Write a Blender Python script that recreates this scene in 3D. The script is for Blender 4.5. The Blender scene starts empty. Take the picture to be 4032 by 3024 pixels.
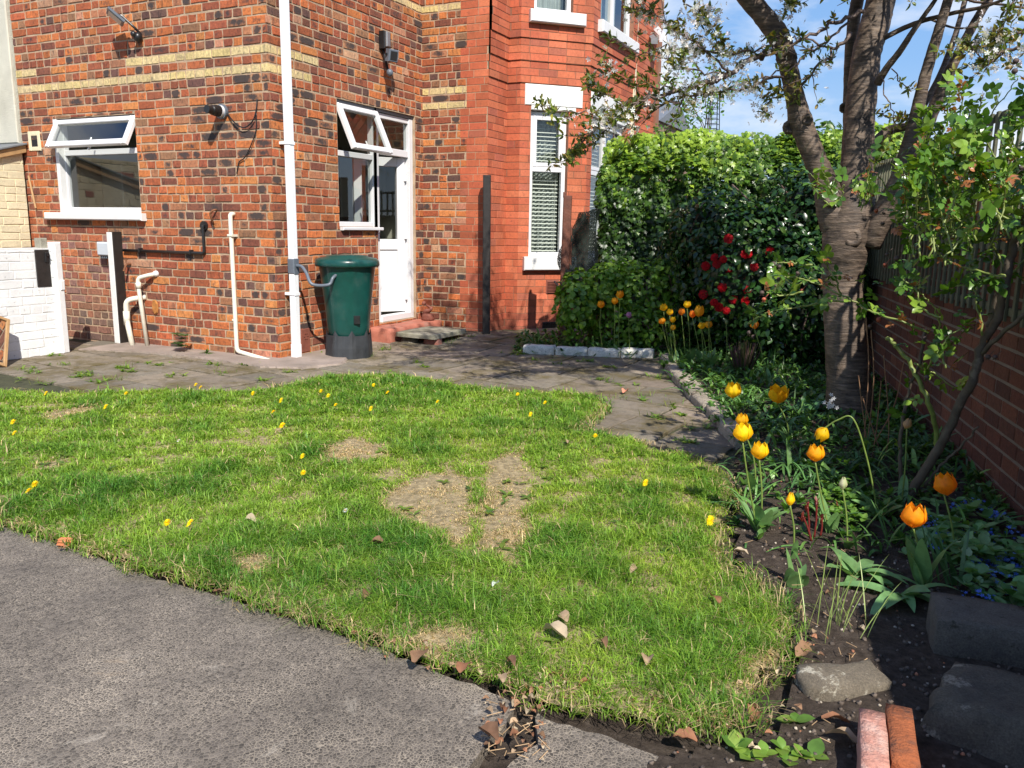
import bpy, math, random
import numpy as np
from mathutils import Vector, Matrix

# ------------------------------------------------------------------ camera, sky, sun
SC = bpy.context.scene
COL = SC.collection
FPX, CAMH = 3200.0, 1.25
PIT, ROL, YAW = math.radians(10.875), math.radians(.887), math.radians(-25.98)

def cam_axes():
    cy, sy, cp, sp = math.cos(YAW), math.sin(YAW), math.cos(PIT), math.sin(PIT)
    fw = np.array([sy*cp, cy*cp, -sp]); r = np.array([cy, -sy, 0.]); u = np.cross(r, fw)
    c, s = math.cos(ROL), math.sin(ROL)
    return np.array([c*r+s*u, -s*r+c*u, -fw])
RM = cam_axes()
cd = bpy.data.cameras.new('camera'); cam = bpy.data.objects.new('camera', cd); COL.objects.link(cam)
cd.sensor_width = 36; cd.lens = 36*FPX/4032; cd.clip_end = 3000; cd.clip_start = .02
m4 = Matrix.Identity(4)
for i in range(3):
    for j in range(3): m4[i][j] = RM[j][i]
m4[0][3], m4[1][3], m4[2][3] = 0, 0, CAMH
cam.matrix_world = m4
SC.camera = cam

SUNV = Vector((-.90, 1.0, -1.32)).normalized()       # direction the light travels
w = bpy.data.worlds.new("World"); SC.world = w; w.use_nodes = True
nt = w.node_tree; N = nt.nodes; LK = nt.links; N.clear()
out = N.new('ShaderNodeOutputWorld'); bg = N.new('ShaderNodeBackground')
sky = N.new('ShaderNodeTexSky'); sky.sky_type = 'NISHITA'; sky.sun_disc = False
sky.sun_elevation = math.asin(-SUNV.z); sky.sun_rotation = math.atan2(-SUNV.x, -SUNV.y)
sky.air_density = 1.1; sky.dust_density = .0; sky.ozone_density = 1.6
tc = N.new('ShaderNodeTexCoord'); mp = N.new('ShaderNodeMapping'); mp.inputs['Scale'].default_value = (1, 1, 2.6)
mp.inputs['Location'].default_value = (.35, .1, 0)
nz = N.new('ShaderNodeTexNoise'); nz.inputs['Scale'].default_value = 3.1; nz.inputs['Detail'].default_value = 9
nz.inputs['Roughness'].default_value = .56
rp = N.new('ShaderNodeValToRGB'); rp.color_ramp.elements[0].position = .49; rp.color_ramp.elements[1].position = .66
mx = N.new('ShaderNodeMixRGB'); mx.inputs['Color2'].default_value = (8.4, 8.7, 9.2, 1)
sx_ = N.new('ShaderNodeSeparateXYZ'); LK.new(tc.outputs['Generated'], sx_.inputs[0])
rz = N.new('ShaderNodeValToRGB'); e_ = rz.color_ramp.elements; e_[0].position = 0; e_[0].color = (.52, .66, .84, 1); e_[1].position = .62; e_[1].color = (.085, .24, .66, 1)
k_ = e_.new(.18); k_.color = (.24, .45, .80, 1); LK.new(sx_.outputs[2], rz.inputs['Fac'])
ms = N.new('ShaderNodeMixRGB'); ms.blend_type = 'MULTIPLY'; ms.inputs['Fac'].default_value = 1; ms.inputs['Color2'].default_value = (10.0, 10.0, 10.0, 1); LK.new(rz.outputs['Color'], ms.inputs['Color1'])
mk = N.new('ShaderNodeMixRGB'); mk.inputs['Fac'].default_value = .85
LK.new(tc.outputs['Generated'], mp.inputs['Vector']); LK.new(mp.outputs['Vector'], nz.inputs['Vector'])
LK.new(nz.outputs['Fac'], rp.inputs['Fac']); LK.new(rp.outputs['Color'], mx.inputs['Fac'])
LK.new(sky.outputs['Color'], mk.inputs['Color1']); LK.new(ms.outputs['Color'], mk.inputs['Color2']); LK.new(mk.outputs['Color'], mx.inputs['Color1']); LK.new(mx.outputs['Color'], bg.inputs['Color'])
bg.inputs['Strength'].default_value = .085
LK.new(bg.outputs['Background'], out.inputs['Surface'])

sd = bpy.data.lights.new('sun', 'SUN'); sd.energy = 5.0; sd.angle = math.radians(.53); sd.color = (1, .94, .85)
so = bpy.data.objects.new('sun', sd); COL.objects.link(so)
so.rotation_euler = SUNV.to_track_quat('-Z', 'Y').to_euler(); so.location = (6, -6, 9)
SC.view_settings.view_transform = 'Standard'; SC.view_settings.look = 'None'
SC.view_settings.exposure = 0.50; SC.view_settings.gamma = 1
SC.render.engine = 'CYCLES'; SC.cycles.use_denoising = True
SC.cycles.max_bounces = 7; SC.cycles.transparent_max_bounces = 10
SC.cycles.caustics_reflective = False; SC.cycles.caustics_refractive = False
SC.cycles.sample_clamp_indirect = 6

# ------------------------------------------------------------------ helpers
def ray(x, y):
    return RM.T @ np.array([(x-2016)/FPX, -(y-1512)/FPX, -1.])
O3 = np.array([0, 0, CAMH])
def G(x, y, z=0.):
    d = ray(x, y); return O3 + d*((z-CAMH)/d[2])
def onY(x, y, Y): d = ray(x, y); return O3 + d*(Y/d[1])
def onX(x, y, X): d = ray(x, y); return O3 + d*(X/d[0])
def zat(px, py, xy):
    d = ray(px, py); return CAMH + d[2]*np.hypot(xy[0], xy[1])/np.hypot(d[0], d[1])
def at(x, y, dist):                      # point at a horizontal distance
    d = ray(x, y); return O3 + d*(dist/np.hypot(d[0], d[1]))

def tag(o, label=None, cat=None, group=None, kind=None):
    if label: o['label'] = label
    if cat: o['category'] = cat
    if group: o['group'] = group
    if kind: o['kind'] = kind
    return o
def empty(name, loc, label=None, cat=None, group=None, rz=0):
    o = bpy.data.objects.new(name, None); COL.objects.link(o); o.location = tuple(float(c) for c in loc)
    o.rotation_euler = (0, 0, rz); o.empty_display_size = .1
    return tag(o, label, cat, group)
WL = {}
def wloc(o):
    p = np.zeros(3)
    while o is not None: p = p+np.array(o.location); o = o.parent
    return p
def link(name, me, mat, parent, smooth=False):
    o = bpy.data.objects.new(name, me); COL.objects.link(o)
    for m in (mat if isinstance(mat, (list, tuple)) else [mat]): me.materials.append(m)
    if parent is not None: o.parent = parent
    if smooth: me.polygons.foreach_set('use_smooth', [True]*len(me.polygons))
    return o
def mesh_np(name, V, F, mat, parent=None, col=None, smooth=False, uv=None):
    V = np.asarray(V, float)
    if parent is not None: V = V - wloc(parent)
    F = np.asarray(F, np.int32); n, k = F.shape
    me = bpy.data.meshes.new(name)
    me.vertices.add(len(V)); me.vertices.foreach_set('co', V.astype(np.float32).ravel())
    me.loops.add(n*k); me.loops.foreach_set('vertex_index', F.ravel())
    me.polygons.add(n); me.polygons.foreach_set('loop_start', np.arange(0, n*k, k, dtype=np.int32))
    me.polygons.foreach_set('loop_total', np.full(n, k, np.int32))
    if col is not None:
        a = me.color_attributes.new('Col', 'FLOAT_COLOR', 'POINT')
        c = np.ones((len(V), 4), np.float32); c[:, :col.shape[1]] = col; a.data.foreach_set('color', c.ravel())
    if uv is not None:
        l = me.uv_layers.new(name='UVMap'); l.data.foreach_set('uv', np.asarray(uv, np.float32)[F.ravel()].ravel())
    me.update(); me.validate()
    return link(name, me, mat, parent, smooth)

class MB:
    def __init__(s): s.v = []; s.f = []; s.c = []; s.m = []; s.cur = 0
    def add(s, vs, fs, col=None):
        b = len(s.v); s.v += [tuple(float(c) for c in v) for v in vs]; s.f += [tuple(b+i for i in f) for f in fs]
        s.m += [s.cur]*len(fs)
        s.c += [tuple(col) if col is not None else (1, 1, 1, 1)]*len(vs)
    def frame_box(s, fr, u0, u1, d0, d1, z0, z1, col=None, bev=0.0):
        if bev > 0:
            B = bev; pts = []
            for (dd, e) in ((d0, B), (d0+B, 0), (d1-B, 0), (d1, B)):
                for (uu, zz) in ((u0, z0), (u1, z0), (u1, z1), (u0, z1)):
                    su = B*(1 if uu == u0 else -1); sz = B*(1 if zz == z0 else -1)
                    pts.append(fr(uu+(su if e else 0), dd, zz+(sz if e else 0)))
            fs = [(3, 2, 1, 0), (12, 13, 14, 15)]
            for r in range(3):
                for k in range(4): fs.append((r*4+k, r*4+(k+1) % 4, r*4+4+(k+1) % 4, r*4+4+k))
            s.add(pts, fs, col); return s
        P = [fr(u, d, z) for d in (d0, d1) for z in (z0, z1) for u in (u0, u1)]
        s.add(P, [(0, 2, 3, 1), (4, 5, 7, 6), (0, 1, 5, 4), (2, 6, 7, 3), (0, 4, 6, 2), (1, 3, 7, 5)], col); return s
    def tube(s, pts, rad, n=8, col=None, cap=True, jit=0, rng=None, squash=1):
        pts = [np.array(p, float) for p in pts]; m = len(pts)
        if not hasattr(rad, '__len__'): rad = [rad]*m
        ref = None; V = []
        for i, p in enumerate(pts):
            t = pts[min(i+1, m-1)]-pts[max(i-1, 0)]; t = t/(np.linalg.norm(t)+1e-9)
            if ref is None:
                ref = np.cross(t, [0, 0, 1.]) 
                if np.linalg.norm(ref) < .1: ref = np.cross(t, [1., 0, 0])
            ref = ref-t*np.dot(ref, t); ref /= np.linalg.norm(ref)+1e-9; bb = np.cross(t, ref)
            for k in range(n):
                a = 2*math.pi*k/n; r = rad[i]*(1+(rng.uniform(-jit, jit) if jit else 0))
                V.append(p+r*(math.cos(a)*ref+math.sin(a)*bb*squash))
        F = []
        for i in range(m-1):
            for k in range(n):
                F.append((i*n+k, i*n+(k+1) % n, (i+1)*n+(k+1) % n, (i+1)*n+k))
        if cap: F += [tuple(range(n-1, -1, -1)), tuple((m-1)*n+k for k in range(n))]
        s.add(V, F, col); return s
    def lathe(s, c, prof, n=24, col=None, flute=0, nf=0, cap=True):
        V = []; F = []; m = len(prof)
        for r, z in prof:
            for k in range(n):
                a = 2*math.pi*k/n; rr = r*(1+flute*math.cos(nf*a)) if nf else r
                V.append((c[0]+rr*math.cos(a), c[1]+rr*math.sin(a), c[2]+z))
        for i in range(m-1):
            for k in range(n): F.append((i*n+k, i*n+(k+1) % n, (i+1)*n+(k+1) % n, (i+1)*n+k))
        if cap: F += [tuple(range(n-1, -1, -1)), tuple((m-1)*n+k for k in range(n))]
        s.add(V, F, col); return s
    def ball(s, c, r, n=8, m=6, col=None, sz=1):
        return s.lathe(c, [(r*max(.02, math.sin(math.pi*i/m)), -r*sz*math.cos(math.pi*i/m)) for i in range(m+1)], n, col)
    def build(s, name, mat, parent=None, smooth=False, uv=None):
        me = bpy.data.meshes.new(name); o = wloc(parent) if parent is not None else np.zeros(3)
        me.from_pydata([tuple(np.array(v)-o) for v in s.v], [], s.f)
        a = me.color_attributes.new('Col', 'FLOAT_COLOR', 'POINT')
        c = np.array([tuple(x)+(1,)*(4-len(x)) for x in s.c], np.float32).ravel(); a.data.foreach_set('color', c)
        if uv is not None:
            l = me.uv_layers.new(name='UVMap'); vi = np.zeros(len(me.loops), np.int32); me.loops.foreach_get('vertex_index', vi)
            l.data.foreach_set('uv', np.asarray(uv, np.float32)[vi].ravel())
        me.update()
        o = link(name, me, mat, parent, smooth)
        if s.cur: me.polygons.foreach_set('material_index', s.m)
        return o

class Fr:                                   # a wall plane: u along it, d out of it, z up
    def __init__(s, o, U, n): s.o = np.array(o, float); s.U = np.array(U, float); s.n = np.array(n, float)
    def __call__(s, u, d, z):
        p = s.o+s.U*u+s.n*d; return np.array([p[0], p[1], z])

# ------------------------------------------------------------------ materials
def nodes(name):
    m = bpy.data.materials.new(name); m.use_nodes = True; nt = m.node_tree
    return m, nt, nt.nodes, nt.links, nt.nodes['Principled BSDF']
def noise(nt, scale, detail=4, rough=.55, vec=None, dist=0, obj=True):
    n = nt.nodes.new('ShaderNodeTexNoise'); n.inputs['Scale'].default_value = scale
    n.inputs['Detail'].default_value = detail; n.inputs['Roughness'].default_value = rough
    n.inputs['Distortion'].default_value = dist
    if vec is None:
        g = nt.nodes.new('ShaderNodeNewGeometry'); vec = g.outputs['Position']
    nt.links.new(vec, n.inputs['Vector']); return n.outputs['Fac']
def ramp(nt, fac, stops):
    r = nt.nodes.new('ShaderNodeValToRGB'); e = r.color_ramp.elements
    while len(e) < len(stops): e.new(.5)
    for k, (p, c) in enumerate(stops):
        e[k].position = p; e[k].color = (c[0], c[1], c[2], 1) if hasattr(c, '__len__') else (c, c, c, 1)
    nt.links.new(fac, r.inputs['Fac']); return r.outputs['Color']
def mixc(nt, fac, a, b, mode='MIX'):
    m = nt.nodes.new('ShaderNodeMixRGB'); m.blend_type = mode
    for s, v in (('Fac', fac), ('Color1', a), ('Color2', b)):
        if isinstance(v, (int, float)): m.inputs[s].default_value = v
        elif isinstance(v, tuple): m.inputs[s].default_value = (v[0], v[1], v[2], 1)
        else: nt.links.new(v, m.inputs[s])
    return m.outputs['Color']
def bump(nt, h, strength, dist, bs):
    b = nt.nodes.new('ShaderNodeBump'); b.inputs['Strength'].default_value = strength; b.inputs['Distance'].default_value = dist
    nt.links.new(h, b.inputs['Height']); nt.links.new(b.outputs['Normal'], bs.inputs['Normal'])
def simple(name, col, rough=.6, var=.25, scale=12, bmp=.2, bdist=.004, bscale=None, metal=0, dirt=None, spec=.5):
    m, nt, n, l, bs = nodes(name)
    c = mixc(nt, 1.0, col, ramp(nt, noise(nt, scale, 6, .6), [(.25, 1-var), (.75, 1+var*.6)]), 'MULTIPLY')
    if dirt:
        dc, dscale, lo, hi = dirt
        c = mixc(nt, ramp(nt, noise(nt, dscale, 8, .65), [(lo, 0), (hi, 1)]), c, dc)
    l.new(c, bs.inputs['Base Color']); bs.inputs['Roughness'].default_value = rough
    bs.inputs['Metallic'].default_value = metal; bs.inputs['Specular IOR Level'].default_value = spec
    if bmp: bump(nt, noise(nt, bscale or scale*5, 5, .6), bmp, bdist, bs)
    return m
def attr(nt):
    a = nt.nodes.new('ShaderNodeVertexColor'); a.layer_name = 'Col'; return a

def brick_mat(name, varn=.35, bstr=.6, rough=.92, streak=0.0):
    m, nt, n, l, bs = nodes(name); a = attr(nt)
    uv = n.new('ShaderNodeUVMap'); sep = n.new('ShaderNodeSeparateXYZ'); l.new(uv.outputs['UV'], sep.inputs[0])
    c = mixc(nt, 1.0, a.outputs['Color'], ramp(nt, noise(nt, 45, 5, .65), [(.28, 1-varn), (.72, 1+varn)]), 'MULTIPLY')
    c = mixc(nt, 1.0, c, ramp(nt, noise(nt, 3.1, 3, .6), [(.3, .84), (.7, 1.12)]), 'MULTIPLY')
    ms_ = n.new('ShaderNodeMapping'); ms_.inputs['Scale'].default_value = (38, 38, 11); gg = n.new('ShaderNodeNewGeometry'); l.new(gg.outputs['Position'], ms_.inputs['Vector'])
    sn = noise(nt, 1.0, 3, .6, ms_.outputs['Vector'], .8)
    c = mixc(nt, ramp(nt, sn, [(.56, 0), (.66, streak)]), c, mixc(nt, 1.0, c, (.38, .42, .50), 'MULTIPLY'))
    c = mixc(nt, ramp(nt, sn, [(.32, streak*.8), (.42, 0)]), c, mixc(nt, 1.0, c, (1.35, 1.35, 1.3), 'MULTIPLY'))
    c = mixc(nt, ramp(nt, noise(nt, 1.3, 6, .65), [(.55, 0), (.75, streak*.45)]), c, mixc(nt, 1.0, c, (.55, .55, .58), 'MULTIPLY'))
    # kiln-burnt blue-black smear in the middle of some bricks (alpha of the colour attribute)
    def mm(op, x, y=None):
        k = n.new('ShaderNodeMath'); k.operation = op
        for i, v in enumerate((x, y)):
            if v is None: continue
            if isinstance(v, (int, float)): k.inputs[i].default_value = v
            else: l.new(v, k.inputs[i])
        return k.outputs[0]
    du = mm('ABSOLUTE', mm('SUBTRACT', sep.outputs[0], .5)); dv = mm('ABSOLUTE', mm('SUBTRACT', sep.outputs[1], .5))
    r = mm('ADD', mm('MULTIPLY', mm('MULTIPLY', du, du), 2.2), mm('MULTIPLY', mm('MULTIPLY', dv, dv), 1.5))
    nn = noise(nt, 30, 3, .6)
    v = mm('SUBTRACT', mm('ADD', mm('MULTIPLY', a.outputs['Alpha'], .95), mm('MULTIPLY', mm('SUBTRACT', nn, .5), 1.3)), r)
    f = ramp(nt, v, [(.05, 0), (.45, .92)])
    c = mixc(nt, f, c, (.040, .034, .034))
    pale = ramp(nt, noise(nt, 16, 6, .7), [(.70, 0), (.82, .35)])
    c = mixc(nt, pale, c, (.42, .32, .24))
    l.new(c, bs.inputs['Base Color']); bs.inputs['Roughness'].default_value = rough
    bump(nt, noise(nt, 60, 6, .7), bstr, .006, bs)
    return m
M = {}
M['brick'] = brick_mat('rough_brick', .30, .8, streak=.75)
M['redbrick'] = brick_mat('red_pressed_brick', .16, .22, .8, streak=.25)
M['mortar'] = simple('lime_mortar', (.43, .31, .205), .95, .35, 9, .8, .006, 70)
M['redmortar'] = simple('thin_red_mortar', (.27, .125, .075), .95, .3, 12, .4, .003, 80)
M['greymortar'] = simple('grey_mortar', (.20, .16, .13), .95, .3, 12, .6, .004, 80)
M['upvc'] = simple('white_upvc', (.70, .70, .71), .28, .05, 5, .03, .002)
M['paint'] = simple('white_masonry_paint', (.72, .72, .70), .6, .08, 14, .5, .004, 40, dirt=((.45, .42, .36), 9, .68, .82))
M['sillpaint'] = simple('white_sill_paint', (.70, .70, .69), .55, .06, 14, .4, .003, 50, dirt=((.35, .34, .31), 22, .66, .78))
M['render'] = simple('cream_render', (.60, .58, .48), .95, .14, 5, .9, .012, 90, dirt=((.42, .40, .32), 2.2, .5, .8))
M['creambrick'] = simple('cream_painted_brick', (.72, .63, .42), .8, .12, 12, .6, .006, 45, dirt=((.40, .20, .12), 14, .70, .76))
M['downpipe'] = simple('white_pvc_pipe', (.80, .81, .83), .22, .05, 6, .02)
M['wastepipe'] = simple('cream_pvc_pipe', (.74, .70, .58), .35, .12, 18, .05, dirt=((.45, .40, .32), 30, .62, .8))
M['blackplastic'] = simple('black_plastic', (.015, .015, .016), .35, .3, 20, .05)
M['greyplastic'] = simple('grey_plastic', (.12, .14, .17), .42, .15, 20, .05)
M['butt'] = simple('green_butt_plastic', (.008, .062, .052), .28, .3, 7, .12, .004, 14, dirt=((.04, .085, .075), 5, .55, .85))
M['standplastic'] = simple('black_butt_stand_plastic', (.035, .038, .042), .5, .3, 12, .1)
M['blackwood'] = simple('black_stained_wood', (.022, .018, .016), .55, .4, 20, .6, .004, 60, dirt=((.34, .22, .13), 6, .70, .74))
M['brownwood'] = simple('red_brown_stained_wood', (.13, .042, .022), .6, .45, 14, .7, .006, 50, dirt=((.28, .16, .10), 9, .62, .8))
M['timber'] = simple('raw_timber', (.42, .25, .11), .7, .25, 12, .4, .004, 50)
M['metalgrey'] = simple('grey_metal', (.30, .31, .32), .4, .2, 10, .05, metal=.6)
M['redstep'] = simple('red_painted_concrete', (.43, .145, .095), .8, .25, 12, .5, .006, 45, dirt=((.22, .16, .13), 6, .5, .8))
M['slab'] = simple('grey_paving_slab', (.30, .28, .22), .9, .25, 10, .7, .006, 60, dirt=((.10, .10, .055), 4.5, .45, .7))
M['terracotta'] = simple('terracotta', (.22, .07, .045), .75, .3, 18, .4, .004, 50)
M['rust'] = simple('rusty_iron', (.20, .08, .035), .85, .5, 25, .6, .004, 60)
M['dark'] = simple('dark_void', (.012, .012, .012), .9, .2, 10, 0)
M['roomwall'] = simple('interior_wall', (.42, .40, .34), .8, .05, 3, 0)
M['roomfloor'] = simple('interior_red_floor', (.42, .10, .05), .5, .2, 8, 0)
M['cabinet'] = simple('cream_cabinet', (.55, .53, .46), .5, .04, 3, 0)
M['curtain'] = simple('pale_curtain', (.42, .46, .45), .9, .15, 9, .2, .01, 30)
M['blind'] = simple('blind_slat', (.85, .85, .78), .4, .05, 5, 0)
M['leadgrey'] = simple('lead_flashing', (.16, .17, .18), .5, .3, 12, .2)

def glass(name, tint=(1, 1, 1), refl=1.0):
    m = bpy.data.materials.new(name); m.use_nodes = True; nt = m.node_tree; n = nt.nodes; n.clear(); l = nt.links
    o = n.new('ShaderNodeOutputMaterial'); mx = n.new('ShaderNodeMixShader'); t = n.new('ShaderNodeBsdfTransparent')
    g = n.new('ShaderNodeBsdfGlossy'); lw_ = n.new('ShaderNodeLayerWeight'); pw = n.new('ShaderNodeMath'); pw.operation = 'POWER'; pw.inputs[1].default_value = 3; l.new(lw_.outputs['Facing'], pw.inputs[0]); f = n.new('ShaderNodeMath'); f.operation = 'MULTIPLY_ADD'; f.inputs[1].default_value = .8; f.inputs[2].default_value = .085; l.new(pw.outputs[0], f.inputs[0])
    t.inputs['Color'].default_value = (*tint, 1); g.inputs['Roughness'].default_value = .015
    l.new(f.outputs[0], mx.inputs['Fac']); l.new(t.outputs[0], mx.inputs[1]); l.new(g.outputs[0], mx.inputs[2])
    l.new(mx.outputs[0], o.inputs['Surface']); return m
M['glass'] = glass('window_glass', (.80, .84, .82))

def leaf_mat(name, rough=.38, trans=.38, tcol=(1.25, 1.35, .45), spec=.5, vein=True):
    m = bpy.data.materials.new(name); m.use_nodes = True; nt = m.node_tree; n = nt.nodes; l = nt.links
    bs = n['Principled BSDF']; o = n['Material Output']; a = attr(nt)
    c = mixc(nt, 1.0, a.outputs['Color'], ramp(nt, noise(nt, 35, 3, .6), [(.3, .8), (.7, 1.18)]), 'MULTIPLY')
    l.new(c, bs.inputs['Base Color']); bs.inputs['Roughness'].default_value = rough
    bs.inputs['Specular IOR Level'].default_value = spec
    t = n.new('ShaderNodeBsdfTranslucent'); l.new(mixc(nt, 1.0, c, tcol, 'MULTIPLY'), t.inputs['Color'])
    mx = n.new('ShaderNodeMixShader'); mx.inputs[0].default_value = trans
    l.new(bs.outputs[0], mx.inputs[1]); l.new(t.outputs[0], mx.inputs[2]); l.new(mx.outputs[0], o.inputs['Surface'])
    return m
M['leaf'] = leaf_mat('foliage')
M['glossleaf'] = leaf_mat('glossy_foliage', .26, .28, (1.35, 1.4, .4), .5)
M['grass'] = leaf_mat('grass_blades', .5, .42, (1.25, 1.3, .5), .35)
M['petal'] = leaf_mat('flower_petals', .5, .45, (1.15, 1.05, .8), .3)
M['tulipleaf'] = leaf_mat('tulip_foliage', .42, .22, (1.2, 1.3, .5), .5)
M['dryleaf'] = leaf_mat('dry_leaves', .75, .15, (1.1, 1, .8), .2)

# ------------------------------------------------------------------ house geometry
XA, YA, YC, XC, YD = -5.253, 5.798, 8.319, -4.40, 8.79
A = Fr((-8.70, YA, 0), (1, 0, 0), (0, -1, 0))       # rear wall with the kitchen window
B = Fr((XA, YA, 0), (0, 1, 0), (1, 0, 0))           # wall with the back door
C = Fr((XA, YC, 0), (1, 0, 0), (0, -1, 0))          # end wall of the main house
D = Fr((XC, YC, 0), (0, 1, 0), (1, 0, 0))
E_ = Fr((XC, YD, 0), (1, 0, 0), (0, -1, 0))
r2 = math.sqrt(.5)
F_ = Fr((-4.235, YD, 0), (r2, r2, 0), (r2, -r2, 0)); LF = .85
G_ = Fr((-4.235+LF*r2, YD+LF*r2, 0), (0, 1, 0), (1, 0, 0))
LA = XA+8.70
rb = random.Random(7)
PITCH = .08
def gz(x, y): 
    t = min(max((y-6.6)/1.8, 0), 1); return .05*t*t*(3-2*t)

ROUGH = [((.45, .135, .040), 22), ((.36, .095, .036), 26), ((.27, .075, .036), 22), ((.19, .062, .036), 12), ((.36, .145, .07), 8),
         ((.50, .18, .055), 9), ((.12, .058, .045), 5), ((.27, .125, .065), 6)]
def pick(tab, rng):
    t = rng.uniform(0, sum(k[1] for k in tab)); 
    for c, wt in tab:
        t -= wt
        if t <= 0: break
    j = rng.uniform(.82, 1.18); h = rng.uniform(-.06, .06)
    return [c[0]*j*(1-h*.3), c[1]*j*(1+h), c[2]*j*(1+h*.5)]
YEL = (.58, .45, .21)

def clip(rects, hole):
    o = []
    for (a, b, c, d) in rects:
        h0, h1, k0, k1 = hole
        if b <= h0 or a >= h1 or d <= k0 or c >= k1: o.append((a, b, c, d)); continue
        if a < h0: o.append((a, h0, c, d))
        if b > h1: o.append((h1, b, c, d))
        if c < k0 and k0-c > .012: o.append((max(a, h0), min(b, h1), c, k0))
        if d > k1 and d-k1 > .012: o.append((max(a, h0), min(b, h1), k1, d))
    return [r for r in o if r[1]-r[0] > .012 and r[3]-r[2] > .008]

def brickwork(mb, uvs, fr, L0, L1, z0, z1, holes, colf, joint=.0135, pj=.004, prot=.006, off=0.0, blen=.225, hd=.42, ext=(0, 0), wob=.0038, phase=0):
    k0 = math.floor(z0/PITCH)
    for k in range(k0, int(math.ceil(z1/PITCH))):
        za, zb = k*PITCH, (k+1)*PITCH
        rng = random.Random(k*77+int(L1*1000)+phase)
        u = L0-rng.choice([0, .5, .5, 1, .25])*blen*rng.uniform(.9, 1.1) if hd < 1 else L0-(.5 if k % 2 else 0)*blen
        wv = rng.uniform(-.002, .002)
        header_row = rng.random() < hd
        while u < L1:
            if pj < .003: ln = blen if k % 2 or True else blen
            else: ln = blen*(rng.uniform(.47, .53) if (header_row and rng.random() < .8) or rng.random() < .22 else rng.uniform(.96, 1.04))
            a, b = max(u, L0), min(u+ln, L1); u += ln
            if b-a < .02: continue
            col, burn = colf((a+b)/2, (za+zb)/2, rng, b-a)
            if col is None: continue
            rr = [(a, b, max(za, z0), min(zb, z1))]
            for h in holes: rr = clip(rr, h)
            p = off+prot+rng.uniform(-pj, pj)*.8
            for (a2, b2, c2, d2) in rr:
                j = joint/2; e0 = ext[0] if a2 <= L0+1e-4 else -j; e1 = ext[1] if b2 >= L1-1e-4 else -j
                a3, b3, c3, d3 = a2-e0 if e0 > 0 else a2+j, b2+e1 if e1 > 0 else b2-j, c2+j, d2-j
                if e0 == 0 and a2 <= L0+1e-4: a3 = a2
                if e1 == 0 and b2 >= L1-1e-4: b3 = b2
                if b3-a3 < .008 or d3-c3 < .006: continue
                V = []; W = wob
                jit = lambda: rng.uniform(-W, W)
                # outline of 8 points, back ring then front ring
                ring = [(a3, c3), ((a3+b3)/2, c3), (b3, c3), (b3, (c3+d3)/2), (b3, d3), ((a3+b3)/2, d3), (a3, d3), (a3, (c3+d3)/2)]
                js = [(jit(), jit()+wv*.5) for _ in ring]
                if e0 > 0 or (e0 == 0 and a2 <= L0+1e-4): js[0] = (0, js[0][1]); js[6] = (0, js[6][1]); js[7] = (0, js[7][1])
                if e1 > 0 or (e1 == 0 and b2 >= L1-1e-4): js[2] = (0, js[2][1]); js[3] = (0, js[3][1]); js[4] = (0, js[4][1])
                cu, cz = (a3+b3)/2, (c3+d3)/2; bv = min(.0035, joint*.5)
                for lev in (0, 1):
                    for (x, z), (jx, jz) in zip(ring, js):
                        x1, z1_ = x+jx, z+jz
                        if lev:
                            x1 += bv*(1 if x < cu-1e-5 else -1 if x > cu+1e-5 else 0) if not ((e0 > 0 and x == a3) or (e1 > 0 and x == b3)) else 0
                            z1_ += bv*(1 if z < cz-1e-5 else -1 if z > cz+1e-5 else 0)
                        V.append(fr(x1, (p if lev else off-.002), z1_))
                        uvs.append(((x-a3)/(b3-a3), (z-c3)/(d3-c3)))
                Fs = [tuple(range(8, 16))]+[(i, (i+1) % 8, 8+(i+1) % 8, 8+i) for i in range(8)]
                mb.add(V, Fs, (col[0], col[1], col[2], burn))

def backing(mb, fr, L0, L1, z0, z1, holes, off=0.0, depth=.12):
    us = sorted(set([L0, L1]+[min(max(h[i], L0), L1) for h in holes for i in (0, 1)]))
    zs = sorted(set([z0, z1]+[min(max(h[i], z0), z1) for h in holes for i in (2, 3)]))
    for i in range(len(us)-1):
        for j in range(len(zs)-1):
            cu, cz = (us[i]+us[i+1])/2, (zs[j]+zs[j+1])/2
            if us[i+1]-us[i] < 1e-4 or zs[j+1]-zs[j] < 1e-4: continue
            if any(h[0] < cu < h[1] and h[2] < cz < h[3] for h in holes): continue
            mb.add([fr(us[i], off, zs[j]), fr(us[i+1], off, zs[j]), fr(us[i+1], off, zs[j+1]), fr(us[i], off, zs[j+1])], [(0, 1, 2, 3)])
    for h in holes:
        a, b, c, d = max(h[0], L0), min(h[1], L1), max(h[2], z0), min(h[3], z1)
        if b <= a or d <= c: continue
        o = off; q = off-depth
        mb.add([fr(a, o, c), fr(a, q, c), fr(a, q, d), fr(a, o, d)], [(0, 1, 2, 3)])
        mb.add([fr(b, o, c), fr(b, q, c), fr(b, q, d), fr(b, o, d)], [(3, 2, 1, 0)])
        if h[2] >= z0: mb.add([fr(a, o, c), fr(b, o, c), fr(b, q, c), fr(a, q, c)], [(0, 1, 2, 3)])
        if h[3] <= z1: mb.add([fr(a, o, d), fr(b, o, d), fr(b, q, d), fr(a, q, d)], [(3, 2, 1, 0)])

house = empty('brick_house', (-6.5, 7.2, 0), 'red brick house with yellow brick bands, open back door and canted bay', 'house')
ZT = 5.1
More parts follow.
